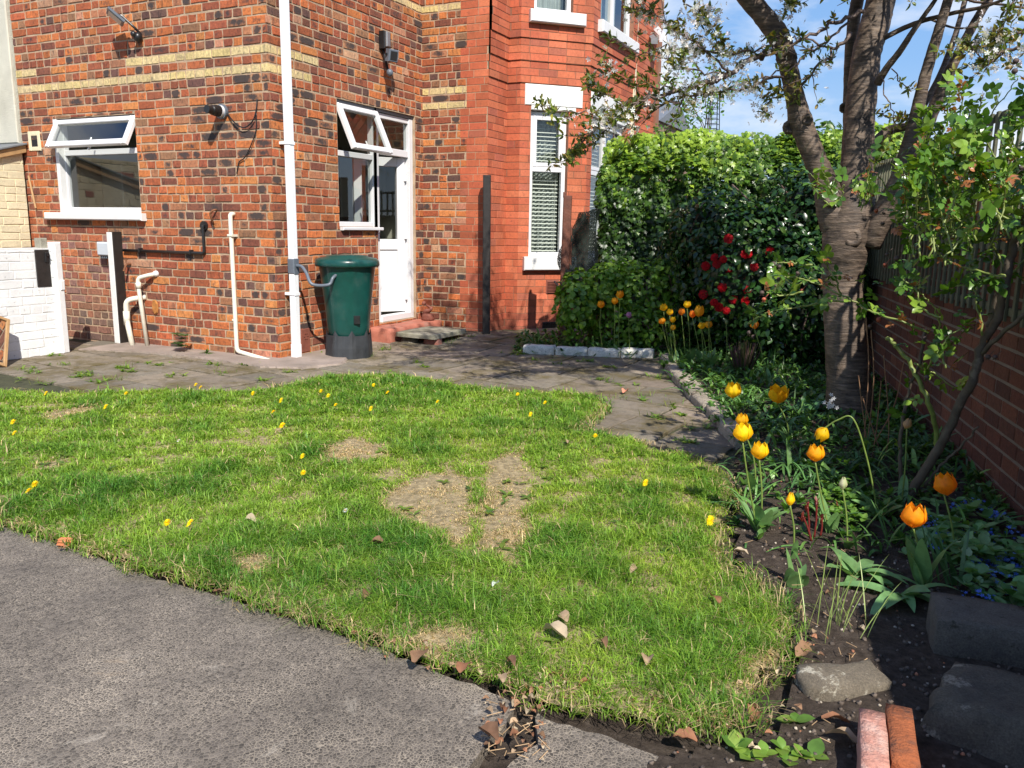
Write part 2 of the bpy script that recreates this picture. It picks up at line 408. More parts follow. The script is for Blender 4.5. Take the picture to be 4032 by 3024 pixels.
# window and door openings (u0,u1,z0,z1)
hA = [( -8.175+8.70, -6.962+8.70, 1.335, 2.285)]
hB = [(6.746-YA, 7.405-YA, 1.235, 2.475), (7.405-YA, 8.150-YA, .19, 2.475)]
hF = [(.135, .605, .915, 2.64)]; hF2 = [(.135, .605, 3.65, 5.0)]
hG = [(.16, 1.42, .915, 2.64)]; hG2 = [(.20, 1.45, 3.65, 5.0)]
def band(z): return 2.72 <= z < 2.80 or 2.56 <= z < 2.64
def rough_color(bx):
    def f(u, z, rng, ln):
        if bx(u, z): 
            j = rng.uniform(.9, 1.08); return (YEL[0]*j, YEL[1]*j, YEL[2]*j*rng.uniform(.9, 1.15)), (.10 if rng.random() < .12 else 0)
        tan = rng.random()
        if tan < .09+(.14 if z > 2.0 and z < 2.56 else 0): return pick([((.37, .16, .08), 3), ((.28, .12, .06), 2), ((.34, .11, .05), 2)], rng), rng.uniform(.45, .95)
        if tan < .115: return pick([((.45, .24, .14), 1), ((.46, .20, .12), 1)], rng), 0
        return pick(ROUGH, rng), (rng.uniform(.2, .42) if rng.random() < .10 else 0)
    return f
mb = MB(); uvs = []; bk = MB()
fA = rough_color(lambda u, z: 2.56 <= z < 2.64 or (2.72 <= z < 2.80 and (u > 1.77 or u < .40)))
def colA(u, z, rng, ln):
    if z < 1.16 and u < 1.40 and not (u < .35 and z > 1.0): 
        f = min(1, max(0, (.62-z)/.4)); c = pick([((.42, .135, .055), 5), ((.30, .11, .07), 4), ((.24, .12, .10), 3), ((.36, .15, .08), 2)], rng)
        d = pick([((.17, .105, .075), 1), ((.14, .10, .08), 1)], rng); q = f*(.6+.5*rng.random()); q = min(1, q)
        return [c[i]*(1-q)+d[i]*q for i in range(3)], 0
    return fA(u, z, rng, ln)
brickwork(mb, uvs, A, 0, LA, -.08, ZT, hA, colA, ext=(0, .007)); backing(bk, A, 0, LA, -.1, ZT, hA)
fB = rough_color(lambda u, z: (band(z) and u < .58) or (3.60 <= z < 3.68) or (3.76 <= z < 3.84))
brickwork(mb, uvs, B, 0, YC-YA, -.08, ZT, hB, lambda u, z, r, l: fB(u, z, r, l), ext=(.007, 0)); backing(bk, B, 0, YC-YA, -.1, ZT, hB)
# end wall of the main house: rough brick toothed into red pressed quoins
def tooth(z):
    k = int(math.floor(z/.32)); return (.58, .50)[k % 2]
fC = rough_color(lambda u, z: band(z) or (3.60 <= z < 3.68) or (3.76 <= z < 3.84))
for k in range(-1, int(ZT/PITCH)):
    z = (k+.5)*PITCH; t = tooth(z)
    brickwork(mb, uvs, C, 0, t, k*PITCH, (k+1)*PITCH, [], fC, phase=k*13)
LC = XC-XA
backing(bk, C, 0, LC, -.1, ZT, [])
o = mb.build('wall', M['brick'], house, uv=uvs)
tag(o, 'rough red and brown brick wall with yellow bands')
bk.build('mortar', M['mortar'], o)
# red pressed brick: quoins, bay
RED = [((.46, .115, .05), 5), ((.40, .095, .042), 4), ((.50, .14, .065), 3), ((.36, .10, .055), 1)]
def colR(u, z, rng, ln):
    c = pick(RED, rng); 
    if z < .42: q = min(1, (.42-z)/.4)*.55; c = [c[0]*(1-q)+.20*q, c[1]*(1-q)+.07*q, c[2]*(1-q)+.055*q]
    return c, 0
mb = MB(); uvs = []; bk = MB()
for k in range(-1, int(ZT/PITCH)):
    t = tooth((k+.5)*PITCH)
    brickwork(mb, uvs, C, t, LC, k*PITCH, (k+1)*PITCH, [], colR, joint=.005, pj=.001, prot=.004, hd=0, wob=.0006, ext=(0, .004), phase=k)
for (z0, z1, off) in ((-.08, 2.88, 0), (2.88, 3.12, .014), (3.12, 3.36, .028), (3.36, ZT, .042)):
    q = off*.414
    kw = dict(joint=.005, pj=.001, prot=.004, hd=0, wob=.0006, off=off)
    brickwork(mb, uvs, D, 0, YD-YC-off, z0, z1, [], colR, ext=(.004+0, 0), phase=3, **kw); backing(bk, D, 0, YD-YC-off, z0, z1, [], off)
    brickwork(mb, uvs, E_, off, .165+q, z0, z1, [], colR, ext=(0, .003), phase=5, **kw); backing(bk, E_, off, .165+q, z0, z1, [], off)
    brickwork(mb, uvs, F_, -q, LF+q, z0, z1, hF+hF2, colR, ext=(.003, .003), phase=6, **kw); backing(bk, F_, -q, LF+q, z0, z1, hF+hF2, off)
    brickwork(mb, uvs, G_, -q, 1.62, z0, z1, hG+hG2, colR, ext=(.003, 0), phase=8, **kw); backing(bk, G_, -q, 1.62, z0, z1, hG+hG2, off)
# top faces of the projecting courses, underside ledges
for off in (.014, .028, .042):
    z = {.014: 2.88, .028: 3.12, .042: 3.36}[off]
    for fr, a, b in ((D, 0, YD-YC), (E_, 0, .165), (F_, 0, LF), (G_, 0, 1.62)):
        bk.add([fr(a, -.05, z), fr(b, -.05, z), fr(b+off*.414, off, z), fr(a-(off*.414 if fr is not D else 0), off, z)], [(0, 1, 2, 3)])
# porch wall past the bay
Pp = Fr((XC+.76, G_.o[1]+1.66, 0), (0, 1, 0), (1, 0, 0))
brickwork(mb, uvs, Pp, .06, 1.05, -.08, ZT, [], colR, joint=.005, pj=.001, prot=.004, hd=0, wob=.0006, phase=4)
backing(bk, Pp, -.05, 1.05, -.1, ZT, [])
o = mb.build('red_brick_wall', M['redbrick'], house, uv=uvs); bk.build('mortar', M['redmortar'], o)
# closing walls behind, roof slab so that no light leaks into the rooms
mb = MB()
W0 = Fr((0, 0, 0), (1, 0, 0), (0, 1, 0))
mb.frame_box(W0, -8.7, -3.6, 12.05, 12.2, -.1, ZT); mb.frame_box(W0, -8.85, -8.7, YA+.02, 12.2, -.1, ZT)
mb.frame_box(W0, -4.2, -3.70, 12.0, 12.2, -.1, ZT)
mb.build('rear_wall', M['redmortar'], house)
mb = MB(); mb.add([(-8.8, 5.7, ZT), (XA+.1, 5.7, ZT), (XA+.1, 8.2, ZT), (-4.3, 8.2, ZT), (-4.3, 8.7, ZT), (-4.1, 8.7, ZT), (-3.5, 9.3, ZT), (-3.5, 12.3, ZT), (-8.8, 12.3, ZT)], [tuple(range(9))])
mb.add([(-8.8, 5.7, ZT+.2), (XA+.1, 5.7, ZT+.2), (XA+.1, 8.2, ZT+.2), (-4.3, 8.2, ZT+.2), (-4.3, 8.7, ZT+.2), (-4.1, 8.7, ZT+.2), (-3.5, 9.3, ZT+.2), (-3.5, 12.3, ZT+.2), (-8.8, 12.3, ZT+.2)], [tuple(range(9))])
mb.add([(-8.8, 5.7, ZT), (-8.8, 5.7, ZT+.2), (XA+.1, 5.7, ZT+.2), (XA+.1, 5.7, ZT)], [(0, 1, 2, 3)])
mb.build('roof', M['leadgrey'], house)
# interior rooms
mb = MB()
def room(x0, x1, y0, y1, z0, z1, mat_i=0, skip=()):
    P = [(x, y, z) for z in (z0, z1) for y in (y0, y1) for x in (x0, x1)]
    fs = {'floor': (0, 1, 3, 2), 'top': (4, 6, 7, 5), 'front': (0, 4, 5, 1), 'back': (2, 3, 7, 6), 'left': (0, 2, 6, 4), 'right': (1, 5, 7, 3)}
    for k, f in fs.items():
        if k in skip: continue
        mb.cur = 1 if k == 'floor' else 0
        mb.add([P[i] for i in f], [(0, 1, 2, 3)])
room(-8.6, XA-.13, YA+.13, 8.9, .19, 2.6, skip=('front', 'right'))
# inner leaf of the kitchen walls with the same openings
mb.cur = 0
def inner(fr, L0, L1, z0, z1, holes, d):
    backing(mb, fr, L0, L1, z0, z1, holes, off=d, depth=0)
inner(A, .1, LA-.13, .19, 2.6, hA, -.13); inner(B, .13, 3.1, .19, 2.6, hB, -.13)
mb.build('kitchen_room', [M['roomwall'], M['roomfloor']], house)
mb = MB()
for k in range(4):
    mb.frame_box(W0, -8.1+k*.5, -7.64+k*.5, 8.5, 8.85, 1.35, 2.15, bev=.006); mb.frame_box(W0, -8.1+k*.5, -7.64+k*.5, 8.35, 8.85, .2, 1.05, bev=.006)
    mb.frame_box(W0, -8.02+k*.5, -7.72+k*.5, 8.485, 8.50, 1.43, 2.07)
mb.frame_box(W0, -8.2, -6.0, 8.3, 8.88, 1.05, 1.09)
mb.frame_box(W0, -8.55, -8.2, 6.6, 7.3, .2, 1.9, bev=.01)
mb.build('cabinet', M['cabinet'], house)
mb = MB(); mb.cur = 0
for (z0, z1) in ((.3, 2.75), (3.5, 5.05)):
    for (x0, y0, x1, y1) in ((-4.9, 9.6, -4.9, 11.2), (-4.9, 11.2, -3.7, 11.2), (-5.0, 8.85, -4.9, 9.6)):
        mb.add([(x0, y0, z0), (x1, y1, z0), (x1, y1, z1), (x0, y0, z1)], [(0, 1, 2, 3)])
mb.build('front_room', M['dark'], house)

# ------------------------------------------------------------------ windows
def rect_frame(mb, fr, u0, u1, z0, z1, w, d0, d1, bev=.004):
    mb.frame_box(fr, u0, u0+w, d0, d1, z0, z1, bev=bev); mb.frame_box(fr, u1-w, u1, d0, d1, z0, z1, bev=bev)
    mb.frame_box(fr, u0+w-.001, u1-w+.001, d0, d1-.0015, z0, z0+w, bev=bev); mb.frame_box(fr, u0+w-.001, u1-w+.001, d0, d1-.0015, z1-w, z1, bev=bev)
def pane(parent, fr, u0, u1, z0, z1, d):
    mb = MB(); mb.add([fr(u0, d, z0), fr(u1, d, z0), fr(u1, d, z1), fr(u0, d, z1)], [(0, 1, 2, 3)]); return mb.build('pane', M['glass'], parent)
class Tilt(Fr):                              # frame hinged at height zh, swung out by angle a
    def __init__(s, fr, zh, dh, a): s.b = fr; s.zh = zh; s.dh = dh; s.a = a; s.n = fr.n; s.U = fr.U; s.o = fr.o
    def __call__(s, u, d, z):
        q = z-s.zh; e = d-s.dh; c, n = math.cos(s.a), math.sin(s.a)
        return s.b(u, s.dh+e*c-q*n, s.zh+q*c+e*n)
def handle(mb, fr, u, z, d):
    mb.frame_box(fr, u-.012, u+.012, d, d+.02, z-.03, z+.03, bev=.004); mb.frame_box(fr, u-.009, u+.009, d+.02, d+.034, z, z+.10, bev=.004)

# kitchen window (wall A)
u0, u1 = hA[0][0], hA[0][1]
wf = MB(); zt = 1.975; d0, d1 = -.115, -.06
rect_frame(wf, A, u0+.002, u1-.002, 1.338, 2.28, .055, d0, d1); wf.frame_box(A, u0+.05, u1-.05, d0, d1+.001, zt-.055, zt, bev=.004)
wo = wf.build('window', M['upvc'], house); tag(wo, 'kitchen window with its top light propped open')
pane(wo, A, u0+.05, u1-.05, 1.385, zt-.05, -.09)
T = Tilt(A, 2.265, -.058, math.radians(27)); sf = MB()
rect_frame(sf, T, u0+.01, u1-.01, 1.945, 2.262, .058, -.058, -.01, .006)
handle(sf, T, (u0+u1)/2, 1.96, -.09)
so_ = sf.build('opening_sash', M['upvc'], wo); pane(so_, T, u0+.06, u1-.06, 1.99, 2.215, -.035)
mb = MB(); mb.frame_box(A, u0-.003, u0+.05, -.06, .004, 1.335, 2.283); mb.build('painted_reveal', M['sillpaint'], wo)
mb = MB(); mb.frame_box(A, u0-.185, u1+.075, -.11, .075, 1.262, 1.336, bev=.012); mb.build('sill', M['sillpaint'], wo)
mb = MB(); mb.frame_box(A, u0-.02, u1+.02, -.118, -.02, 2.284, 2.30); mb.build('lintel', M['leadgrey'], wo)

# window and door on wall B
v0, v1, v2 = hB[0][0], hB[0][1], hB[1][1]
zb = 1.235; zdt = 2.475; d0, d1 = -.105, -.04
wf = MB(); ztr = 1.985
rect_frame(wf, B, v0+.002, v1+.03, zb, 2.44, .052, d0, d1); wf.frame_box(B, v0+.05, v1-.02, d0, d1+.001, ztr-.05, ztr+.005, bev=.004)
wo = wf.build('window', M['upvc'], house); tag(wo, 'narrow window beside the back door with its top light open')
pane(wo, B, v0+.045, v1-.018, zb+.045, ztr-.045, -.075)
T = Tilt(B, 2.425, -.038, math.radians(24)); sf = MB()
rect_frame(sf, T, v0+.006, v1+.02, 1.945, 2.42, .058, -.038, .01, .006); handle(sf, T, (v0+v1)/2, 1.97, -.07)
so_ = sf.build('opening_sash', M['upvc'], wo); pane(so_, T, v0+.06, v1-.03, 1.995, 2.37, -.015)
mb = MB(); mb.frame_box(B, v0+.01, v1+.05, -.10, .045, zb-.035, zb-.002, bev=.006); mb.build('sill', M['upvc'], wo)
mb = MB(); mb.frame_box(B, v0+.0, v2-.0, -.115, -.02, 2.445, 2.472); mb.build('lintel', M['leadgrey'], wo)
df = MB(); zl = 2.045
df.frame_box(B, v1+.031, v1+.095, d0, d1, .19, 2.44, bev=.004); df.frame_box(B, v2-.075, v2-.002, d0, d1+.012, .19, 2.44, bev=.004)
df.frame_box(B, v1+.094, v2-.074, d0, d1-.001, 2.385, 2.44, bev=.004); df.frame_box(B, v1+.094, v2-.074, d0, d1-.001, zl-.03, zl+.045, bev=.004)
df.frame_box(B, v1+.094, v2-.074, d0, d1+.02, .19, .26, bev=.006)
do = df.build('door_frame', M['upvc'], house); pane(do, B, v1+.09, v2-.07, zl+.04, 2.39, -.07)
# door leaf hinged on the far jamb, swung into the kitchen
hp = B(v2-.085, -.10, 0); ang = math.radians(36)
Ud = np.array([-math.sin(ang), -math.cos(ang), 0]); nd = np.array([math.cos(ang), -math.sin(ang), 0])
DL = Fr((hp[0], hp[1], 0), Ud, nd); LWD = .60; zt = zl-.035; zb_ = .268
dl = MB(); st = .095
dl.frame_box(DL, 0, st, -.035, .035, zb_, zt, bev=.005); dl.frame_box(DL, LWD-st, LWD, -.035, .035, zb_, zt, bev=.005)
dl.frame_box(DL, st-.001, LWD-st+.001, -.0345, .0335, zt-.10, zt, bev=.004); dl.frame_box(DL, st-.001, LWD-st+.001, -.0345, .0335, zb_, zb_+.16, bev=.004)
dl.frame_box(DL, st-.001, LWD-st+.001, -.0345, .0335, .98, 1.10, bev=.004); dl.frame_box(DL, st-.001, LWD-st+.001, -.012, .018, zb_+.159, .981)
dlo = dl.build('back_door', M['upvc'], house); tag(dlo, 'white half glazed back door standing open with a cat flap')
pane(dlo, DL, st-.002, LWD-st+.002, 1.099, zt-.099, 0)
cf = MB(); n = 28; cu, cz = .40, .60
ring = []
for rr, dd in ((.125, .019), (.125, .026), (.105, .032), (.092, .030)):
    ring += [DL(cu+rr*math.cos(2*math.pi*i/n), dd, cz+rr*math.sin(2*math.pi*i/n)) for i in range(n)]
cf.add(ring, [(r*n+i, r*n+(i+1) % n, (r+1)*n+(i+1) % n, (r+1)*n+i) for r in range(3) for i in range(n)]+[tuple(3*n+i for i in range(n))])
cf.frame_box(DL, cu-.07, cu+.07, .030, .040, cz-.085, cz+.085, bev=.006); c1 = cf.build('cat_flap', M['upvc'], dlo)
mb = MB(); mb.frame_box(DL, cu-.045, cu+.045, .039, .0435, cz-.06, cz+.06); mb.build('flap', M['greyplastic'], c1)
for z in (.45, 1.15, 1.8):
    mb = MB(); mb.frame_box(DL, -.02, .015, .0, .05, z-.05, z+.05, bev=.006); mb.build('hinge', M['upvc'], dlo)

# bay windows
def bay_window(fr, u0, u1, z0, z1, ztr, nm, split=None, blind=True, off=0):
    wf = MB(); d0, d1 = -.12+off, -.055+off
    rect_frame(wf, fr, u0+.002, u1-.002, z0+.003, z1-.003, .05, d0, d1)
    if ztr: wf.frame_box(fr, u0+.048, u1-.048, d0, d1+.002, ztr-.03, ztr+.03, bev=.004)
    if split:
        for s in split: wf.frame_box(fr, s-.03, s+.03, d0, d1-.002, z0+.05, z1-.05, bev=.004)
    o = wf.build('window', M['upvc'], house); tag(o, nm)
    pane(o, fr, u0+.048, u1-.048, z0+.05, z1-.05, -.09+off)
    if ztr:
        s2 = MB(); rect_frame(s2, fr, u0+.05, u1-.05, ztr+.03, z1-.05, .045, d1-.03, d1+.008); s2.build('opening_sash', M['upvc'], o)
    # curtain
    if True:
        cm = MB(); K = int((u1-u0)/.012); pts = []
        for i in range(K+1):
            u = u0+.02+(u1-u0-.04)*i/K; d = -.27+off+.018*math.sin(i*1.15)+.008*math.sin(i*.37)
            pts += [fr(u, d, z0-.05), fr(u, d, z1+.03)]
        cm.add(pts, [(2*i, 2*i+2, 2*i+3, 2*i+1) for i in range(K)]); cm.build('curtain', M['curtain'], o, True)
    if blind:
        bm = MB(); z = z0+.07
        while z < z1-.08:
            bm.add([fr(u0+.055, -.172, z+.005), fr(u1-.055, -.172, z+.005), fr(u1-.055, -.150, z-.007), fr(u0+.055, -.150, z-.007)], [(0, 1, 2, 3)]); z += .046
        for u in (u0+.09, u1-.09): bm.frame_box(fr, u-.0015, u+.0015, -.147, -.145, z0+.05, z1-.06)
        bm.build('venetian_blind', M['blind'], o)
    return o
bay_window(F_, hF[0][0], hF[0][1], hF[0][2], 2.585, 1.935, 'tall bay window with a venetian blind')
bay_window(G_, hG[0][0], hG[0][1], hG[0][2], 2.585, 1.935, 'front bay window half hidden by the ivy hedge', split=(.78,))
bay_window(F_, hF2[0][0], hF2[0][1], hF2[0][2], 4.98, None, 'upstairs bay window with a white curtain', blind=False, off=.042)
bay_window(G_, hG2[0][0], hG2[0][1], hG2[0][2], 4.98, None, 'upstairs front bay window', split=(.8,), blind=False, off=.042)
for nm, fr, a, b, z0, z1, pr, off in (('window_sill', F_, .06, .735, .755, .917, .075, 0), ('window_sill', G_, .1, 1.50, .755, .917, .075, 0),
        ('window_sill', F_, .07, .75, 3.520, 3.655, .075, .042), ('window_sill', G_, .12, 1.50, 3.520, 3.655, .075, .042)):
    mb = MB(); mb.frame_box(fr, a, b, -.1, off+pr, z0, z1, bev=.012); mb.build(nm, M['sillpaint'], house)
for fr, a, b in ((F_, .055, .775), (G_, .075, 1.52)):
    mb = MB(); mb.frame_box(fr, a, b, -.1, .016, 2.640, 2.874, bev=.008); mb.frame_box(fr, a+.08, b-.08, -.1, .010, 2.592, 2.641, bev=.006)
    mb.build('lintel', M['paint'], house)
mb = MB(); mb.frame_box(Pp, -.06, .05, -.05, .03, 2.15, ZT, bev=.008); mb.build('porch_trim', M['creambrick'], house)
# vents
mb = MB()
def cant(x, y):
    d = ray(x, y); t = (YD-(-4.235))/(d[1]-d[0]); return O3+d*t
q = cant(2175, 1130); uu = (q[0]+4.235)/r2
mb.frame_box(F_, uu-.085, uu+.085, -.02, .012, q[2]-.085, q[2]+.085, bev=.006)
for k in range(8): mb.frame_box(F_, uu-.07, uu+.07, .011, .026, q[2]-.068+k*.018, q[2]-.061+k*.018)
mb.build('wall_vent', M['terracotta'], house)
mb = MB(); q2 = cant(2165, 1285); u2_ = (q2[0]+4.235)/r2
mb.frame_box(F_, u2_-.10, u2_+.10, -.02, .010, q2[2]-.04, q2[2]+.055, bev=.004)
for i in range(8):
    for k in range(3): mb.frame_box(F_, u2_-.09+i*.023, u2_-.082+i*.023, .009, .016, q2[2]-.035+k*.03, q2[2]-.015+k*.03)
mb.build('air_brick', M['blackplastic'], house)
mb = MB(); mb.frame_box(B, .30, .43, -.02, .014, .03, .26, bev=.006)
for k in range(6):
    a = k*math.pi/3; mb.frame_box(B, .365+.025*math.cos(a)-.007, .365+.025*math.cos(a)+.007, .013, .02, .19+.03*math.sin(a)-.007, .19+.03*math.sin(a)+.007)
mb.build('air_brick', M['terracotta'], house)
# gutter end and roof edge of the house beyond

# ------------------------------------------------------------------ ground, drive, patio, bed
rg = np.random.default_rng(11)
def smooth_noise(X, Y, sc, seed=0):
    r = np.random.default_rng(seed); v = 0
    for k in range(5):
        a = r.uniform(0, 2*np.pi, 3); f = sc*(1.0+.75*k)
        v = v+np.sin(X*f*np.cos(a[0])+Y*f*np.sin(a[0])+a[1])*np.cos(X*f*.8*np.sin(a[2])-Y*f*.7*np.cos(a[2])+a[1]*2)/(1+k*.6)
    return v/2.2
def inpoly(P, X, Y):
    ins = np.zeros(X.shape, bool); n = len(P)
    for i in range(n):
        x0, y0 = P[i][:2]; x1, y1 = P[(i+1) % n][:2]
        c = ((y0 > Y) != (y1 > Y)); 
        with np.errstate(divide='ignore', invalid='ignore'): xi = (x1-x0)*(Y-y0)/(y1-y0)+x0
        ins ^= c & (X < xi)
    return ins
def polydist(P, X, Y):
    d = np.full(X.shape, 1e9); n = len(P)
    for i in range(n):
        a = np.array(P[i][:2]); b = np.array(P[(i+1) % n][:2]); ab = b-a
        t = np.clip(((X-a[0])*ab[0]+(Y-a[1])*ab[1])/(ab@ab+1e-12), 0, 1)
        d = np.minimum(d, np.hypot(X-a[0]-t*ab[0], Y-a[1]-t*ab[1]))
    return d
def grid_patch(name, P, step, zf, mat, colf=None, parent=None, edge=0):
    P = [tuple(p[:2]) for p in P]; xs = [p[0] for p in P]; ys = [p[1] for p in P]
    gx = np.arange(min(xs), max(xs)+step, step); gy = np.arange(min(ys), max(ys)+step, step)
    X, Y = np.meshgrid(gx, gy); ok = inpoly(P, X, Y)
    nx = len(gx); V = np.stack([X.ravel(), Y.ravel(), zf(X, Y).ravel()], 1)
    I = np.arange(X.size).reshape(X.shape); q = ok[:-1, :-1] & ok[1:, :-1] & ok[:-1, 1:] & ok[1:, 1:]
    F = np.stack([I[:-1, :-1][q], I[:-1, 1:][q], I[1:, 1:][q], I[1:, :-1][q]], 1)
    used = np.unique(F); mp_ = np.full(X.size, -1); mp_[used] = np.arange(len(used))
    return mesh_np(name, V[used], mp_[F], mat, parent, smooth=True)

# soil
m, nt, n, l, bs = nodes('garden_soil')
c = ramp(nt, noise(nt, 30, 8, .7), [(.28, (.045, .034, .026)), (.5, (.105, .080, .062)), (.75, (.19, .152, .122))])
l.new(c, bs.inputs['Base Color']); bs.inputs['Roughness'].default_value = .97; bs.inputs['Specular IOR Level'].default_value = .2
bump(nt, noise(nt, 42, 9, .8), 1.0, .045, bs); M['soil'] = m
mb = MB(); mb.add([(-500, -500, -.035), (500, -500, -.035), (500, 600, -.035), (-500, 600, -.035)], [(0, 1, 2, 3)])
tag(mb.build('ground', M['soil']), kind='structure')

# drive: old exposed-aggregate concrete / tarmac
m, nt, n, l, bs = nodes('driveway_surface')
g = n.new('ShaderNodeNewGeometry'); vo = n.new('ShaderNodeTexVoronoi'); vo.inputs['Scale'].default_value = 112; l.new(g.outputs['Position'], vo.inputs['Vector'])
vo.feature = 'DISTANCE_TO_EDGE'
v2 = n.new('ShaderNodeTexVoronoi'); v2.inputs['Scale'].default_value = 112; l.new(g.outputs['Position'], v2.inputs['Vector'])
stone = mixc(nt, 1.0, (.100, .084, .068), ramp(nt, v2.outputs['Color'], [(.1, .5), (.9, 1.6)]), 'MULTIPLY')
edge = ramp(nt, vo.outputs['Distance'], [(.03, 1), (.13, 0)])
wear = ramp(nt, noise(nt, 4.5, 8, .68), [(.38, .25), (.66, 1)])
c = mixc(nt, mixc(nt, 1, edge, wear, 'MULTIPLY'), stone, (.37, .31, .235))
c = mixc(nt, ramp(nt, noise(nt, 5, 12, .8, dist=.8), [(.58, 0), (.68, .75)]), c, (.42, .37, .30))
c = mixc(nt, 1, c, ramp(nt, noise(nt, 1.4, 5, .6), [(.3, .70), (.7, 1.18)]), 'MULTIPLY')
c = mixc(nt, ramp(nt, noise(nt, 2.3, 7, .7, dist=.3), [(.66, 0), (.74, .5)]), c, (.40, .30, .20))
l.new(c, bs.inputs['Base Color']); bs.inputs['Roughness'].default_value = .92
bump(nt, mixc(nt, .35, ramp(nt, vo.outputs['Distance'], [(0, 0), (.2, 1)]), noise(nt, 160, 4, .7)), .6, .003, bs); M['drive'] = m
dr = [G(x, y) for x, y in [(-900, 1890), (-300, 2010), (0, 2075), (200, 2135), (330, 2175), (450, 2222), (620, 2285), (800, 2330), (1000, 2395), (1250, 2475), (1450, 2545), (1700, 2640), (1900, 2715), (2020, 2770), (2030, 2800), (1990, 2850), (1900, 2940), (1850, 3024)]]
drp = [tuple(p[:2]) for p in dr]+[(-.85, 1.35), (-.80, .9), (.8, .5), (1.6, -3), (-9, -4), (-9, 2.6)]
rr = random.Random(3)
def ragged(P, step, amp, closed=True, rng=rr):
    o = []
    for i in range(len(P)):
        a = np.array(P[i][:2]); b = np.array(P[(i+1) % len(P)][:2]); L = np.linalg.norm(b-a); k = max(1, int(L/step)) if L < 3 else 1
        for j in range(k):
            p = a+(b-a)*j/k; o.append((p[0]+rng.uniform(-amp, amp), p[1]+rng.uniform(-amp, amp)))
    return o
mb = MB(); pr = ragged(drp, .03, .007); n_ = len(pr)
mb.add([(x, y, .004) for x, y in pr]+[(x, y, -.05) for x, y in pr], [tuple(range(n_))[::-1]]+[(i, (i+1) % n_, n_+(i+1) % n_, n_+i) for i in range(n_)])
tag(mb.build('driveway', M['drive']), kind='structure')
ap = [G(x, y) for x, y in [(2110, 2800), (2200, 2850), (2350, 2880), (2480, 2940), (2620, 2985), (2760, 3060)]]
app = ragged([tuple(p[:2]) for p in ap]+[(-.25, 1.35), (-.1, .8), (-.78, 1.0), (-.77, 1.45), (-.72, 1.66)], .03, .008); n_ = len(app)
mb = MB(); mb.add([(x, y, -.002) for x, y in app]+[(x, y, -.05) for x, y in app], [tuple(range(n_))[::-1]]+[(i, (i+1) % n_, n_+(i+1) % n_, n_+i) for i in range(n_)])
tag(mb.build('path', M['drive']), kind='structure')

# patio slabs
m, nt, n, l, bs = nodes('mossy_patio'); a = attr(nt)
c = mixc(nt, 1, a.outputs['Color'], ramp(nt, noise(nt, 22, 8, .7), [(.25, .6), (.75, 1.35)]), 'MULTIPLY')
c = mixc(nt, ramp(nt, noise(nt, 2.6, 9, .75), [(.46, 0), (.60, .9)]), c, (.11, .085, .028))
c = mixc(nt, ramp(nt, noise(nt, 11, 9, .75), [(.52, 0), (.66, .8)]), c, (.075, .066, .05))
c = mixc(nt, ramp(nt, noise(nt, 75, 3, .6), [(.70, 0), (.76, .7)]), c, (.36, .33, .27))
l.new(c, bs.inputs['Base Color']); bs.inputs['Roughness'].default_value = .93
bump(nt, noise(nt, 45, 8, .75), .9, .012, bs); M['patio'] = m
mb = MB(); rr = random.Random(21)
ang = math.radians(-7); ca, sa = math.cos(ang), math.sin(ang)
y = 3.3; row = 0
while y < 9.6:
    hgt = rr.choice([.32, .42, .50, .60]); x = -9.4-rr.uniform(0, .5)
    while x < -.3:
        wd = rr.choice([.35, .45, .6, .75]); g_ = .011
        P = [(x+g_, y+g_), (x+wd-g_, y+g_), (x+wd-g_, y+hgt-g_), (x+g_, y+hgt-g_)]; x += wd
        cx, cy = x-wd/2, y+hgt/2
        X, Y = cx*ca-(cy-6)*sa, cx*sa+(cy-6)*ca+6
        if (X > -8.6 and X < XA-.05 and Y > YA) or (X < XC-.1 and Y > YC): continue
        if X > -.9+(7-Y)*.0 or Y < 3.3: 
            if X > -.75: continue
        ring = []
        for i in range(4):
            p, q = P[i], P[(i+1) % 4]
            for j in range(4):
                t = j/4; xx = p[0]+(q[0]-p[0])*t+rr.uniform(-.007, .007); yy = p[1]+(q[1]-p[1])*t+rr.uniform(-.007, .007)
                ring.append((xx*ca-(yy-6)*sa, xx*sa+(yy-6)*ca+6))
        tz = [rr.uniform(-.012, .012), rr.uniform(-.012, .012)]; z0 = rr.uniform(-.004, .004); mx_, my_ = X, Y
        k = rr.uniform(.75, 1.12); cc = rr.choice([(.25, .205, .15), (.22, .185, .14), (.27, .215, .165), (.20, .172, .13)])
        top = [(px, py, gz(px, py)+z0+tz[0]*(px-mx_)+tz[1]*(py-my_)+.002) for px, py in ring]
        ins = [(mx_+(px-mx_)*.985, my_+(py-my_)*.985, z+.004) for px, py, z in top]
        n_ = 16; mb.add([(px, py, z-.05) for px, py, z in top]+top+ins, [tuple(range(2*n_, 3*n_))]+[(i, (i+1) % n_, n_+(i+1) % n_, n_+i) for i in range(n_)]+[(n_+i, n_+(i+1) % n_, 2*n_+(i+1) % n_, 2*n_+i) for i in range(n_)], (cc[0]*k, cc[1]*k, cc[2]*k))
    y += hgt; row += 1
tag(mb.build('patio', M['patio']), kind='structure')
# joint filling and made-up ground rising to the house
jp = [(-9.6, 3.2), (-.7, 3.2), (-.7, 9.6), (-9.6, 9.6)]
X = np.arange(-9.6, -.6, .15)
V = [(x, y, gz(x, y)-.012) for y in np.arange(3.2, 9.9, .15) for x in X]; nx = len(X); ny = len(V)//nx
tag(mesh_np('patio_joints', V, [(j*nx+i, j*nx+i+1, (j+1)*nx+i+1, (j+1)*nx+i) for j in range(ny-1) for i in range(nx-1)],
    simple('moss_joint', (.05, .052, .022), .97, .5, 14, .8, .01, 50), smooth=True), kind='structure')
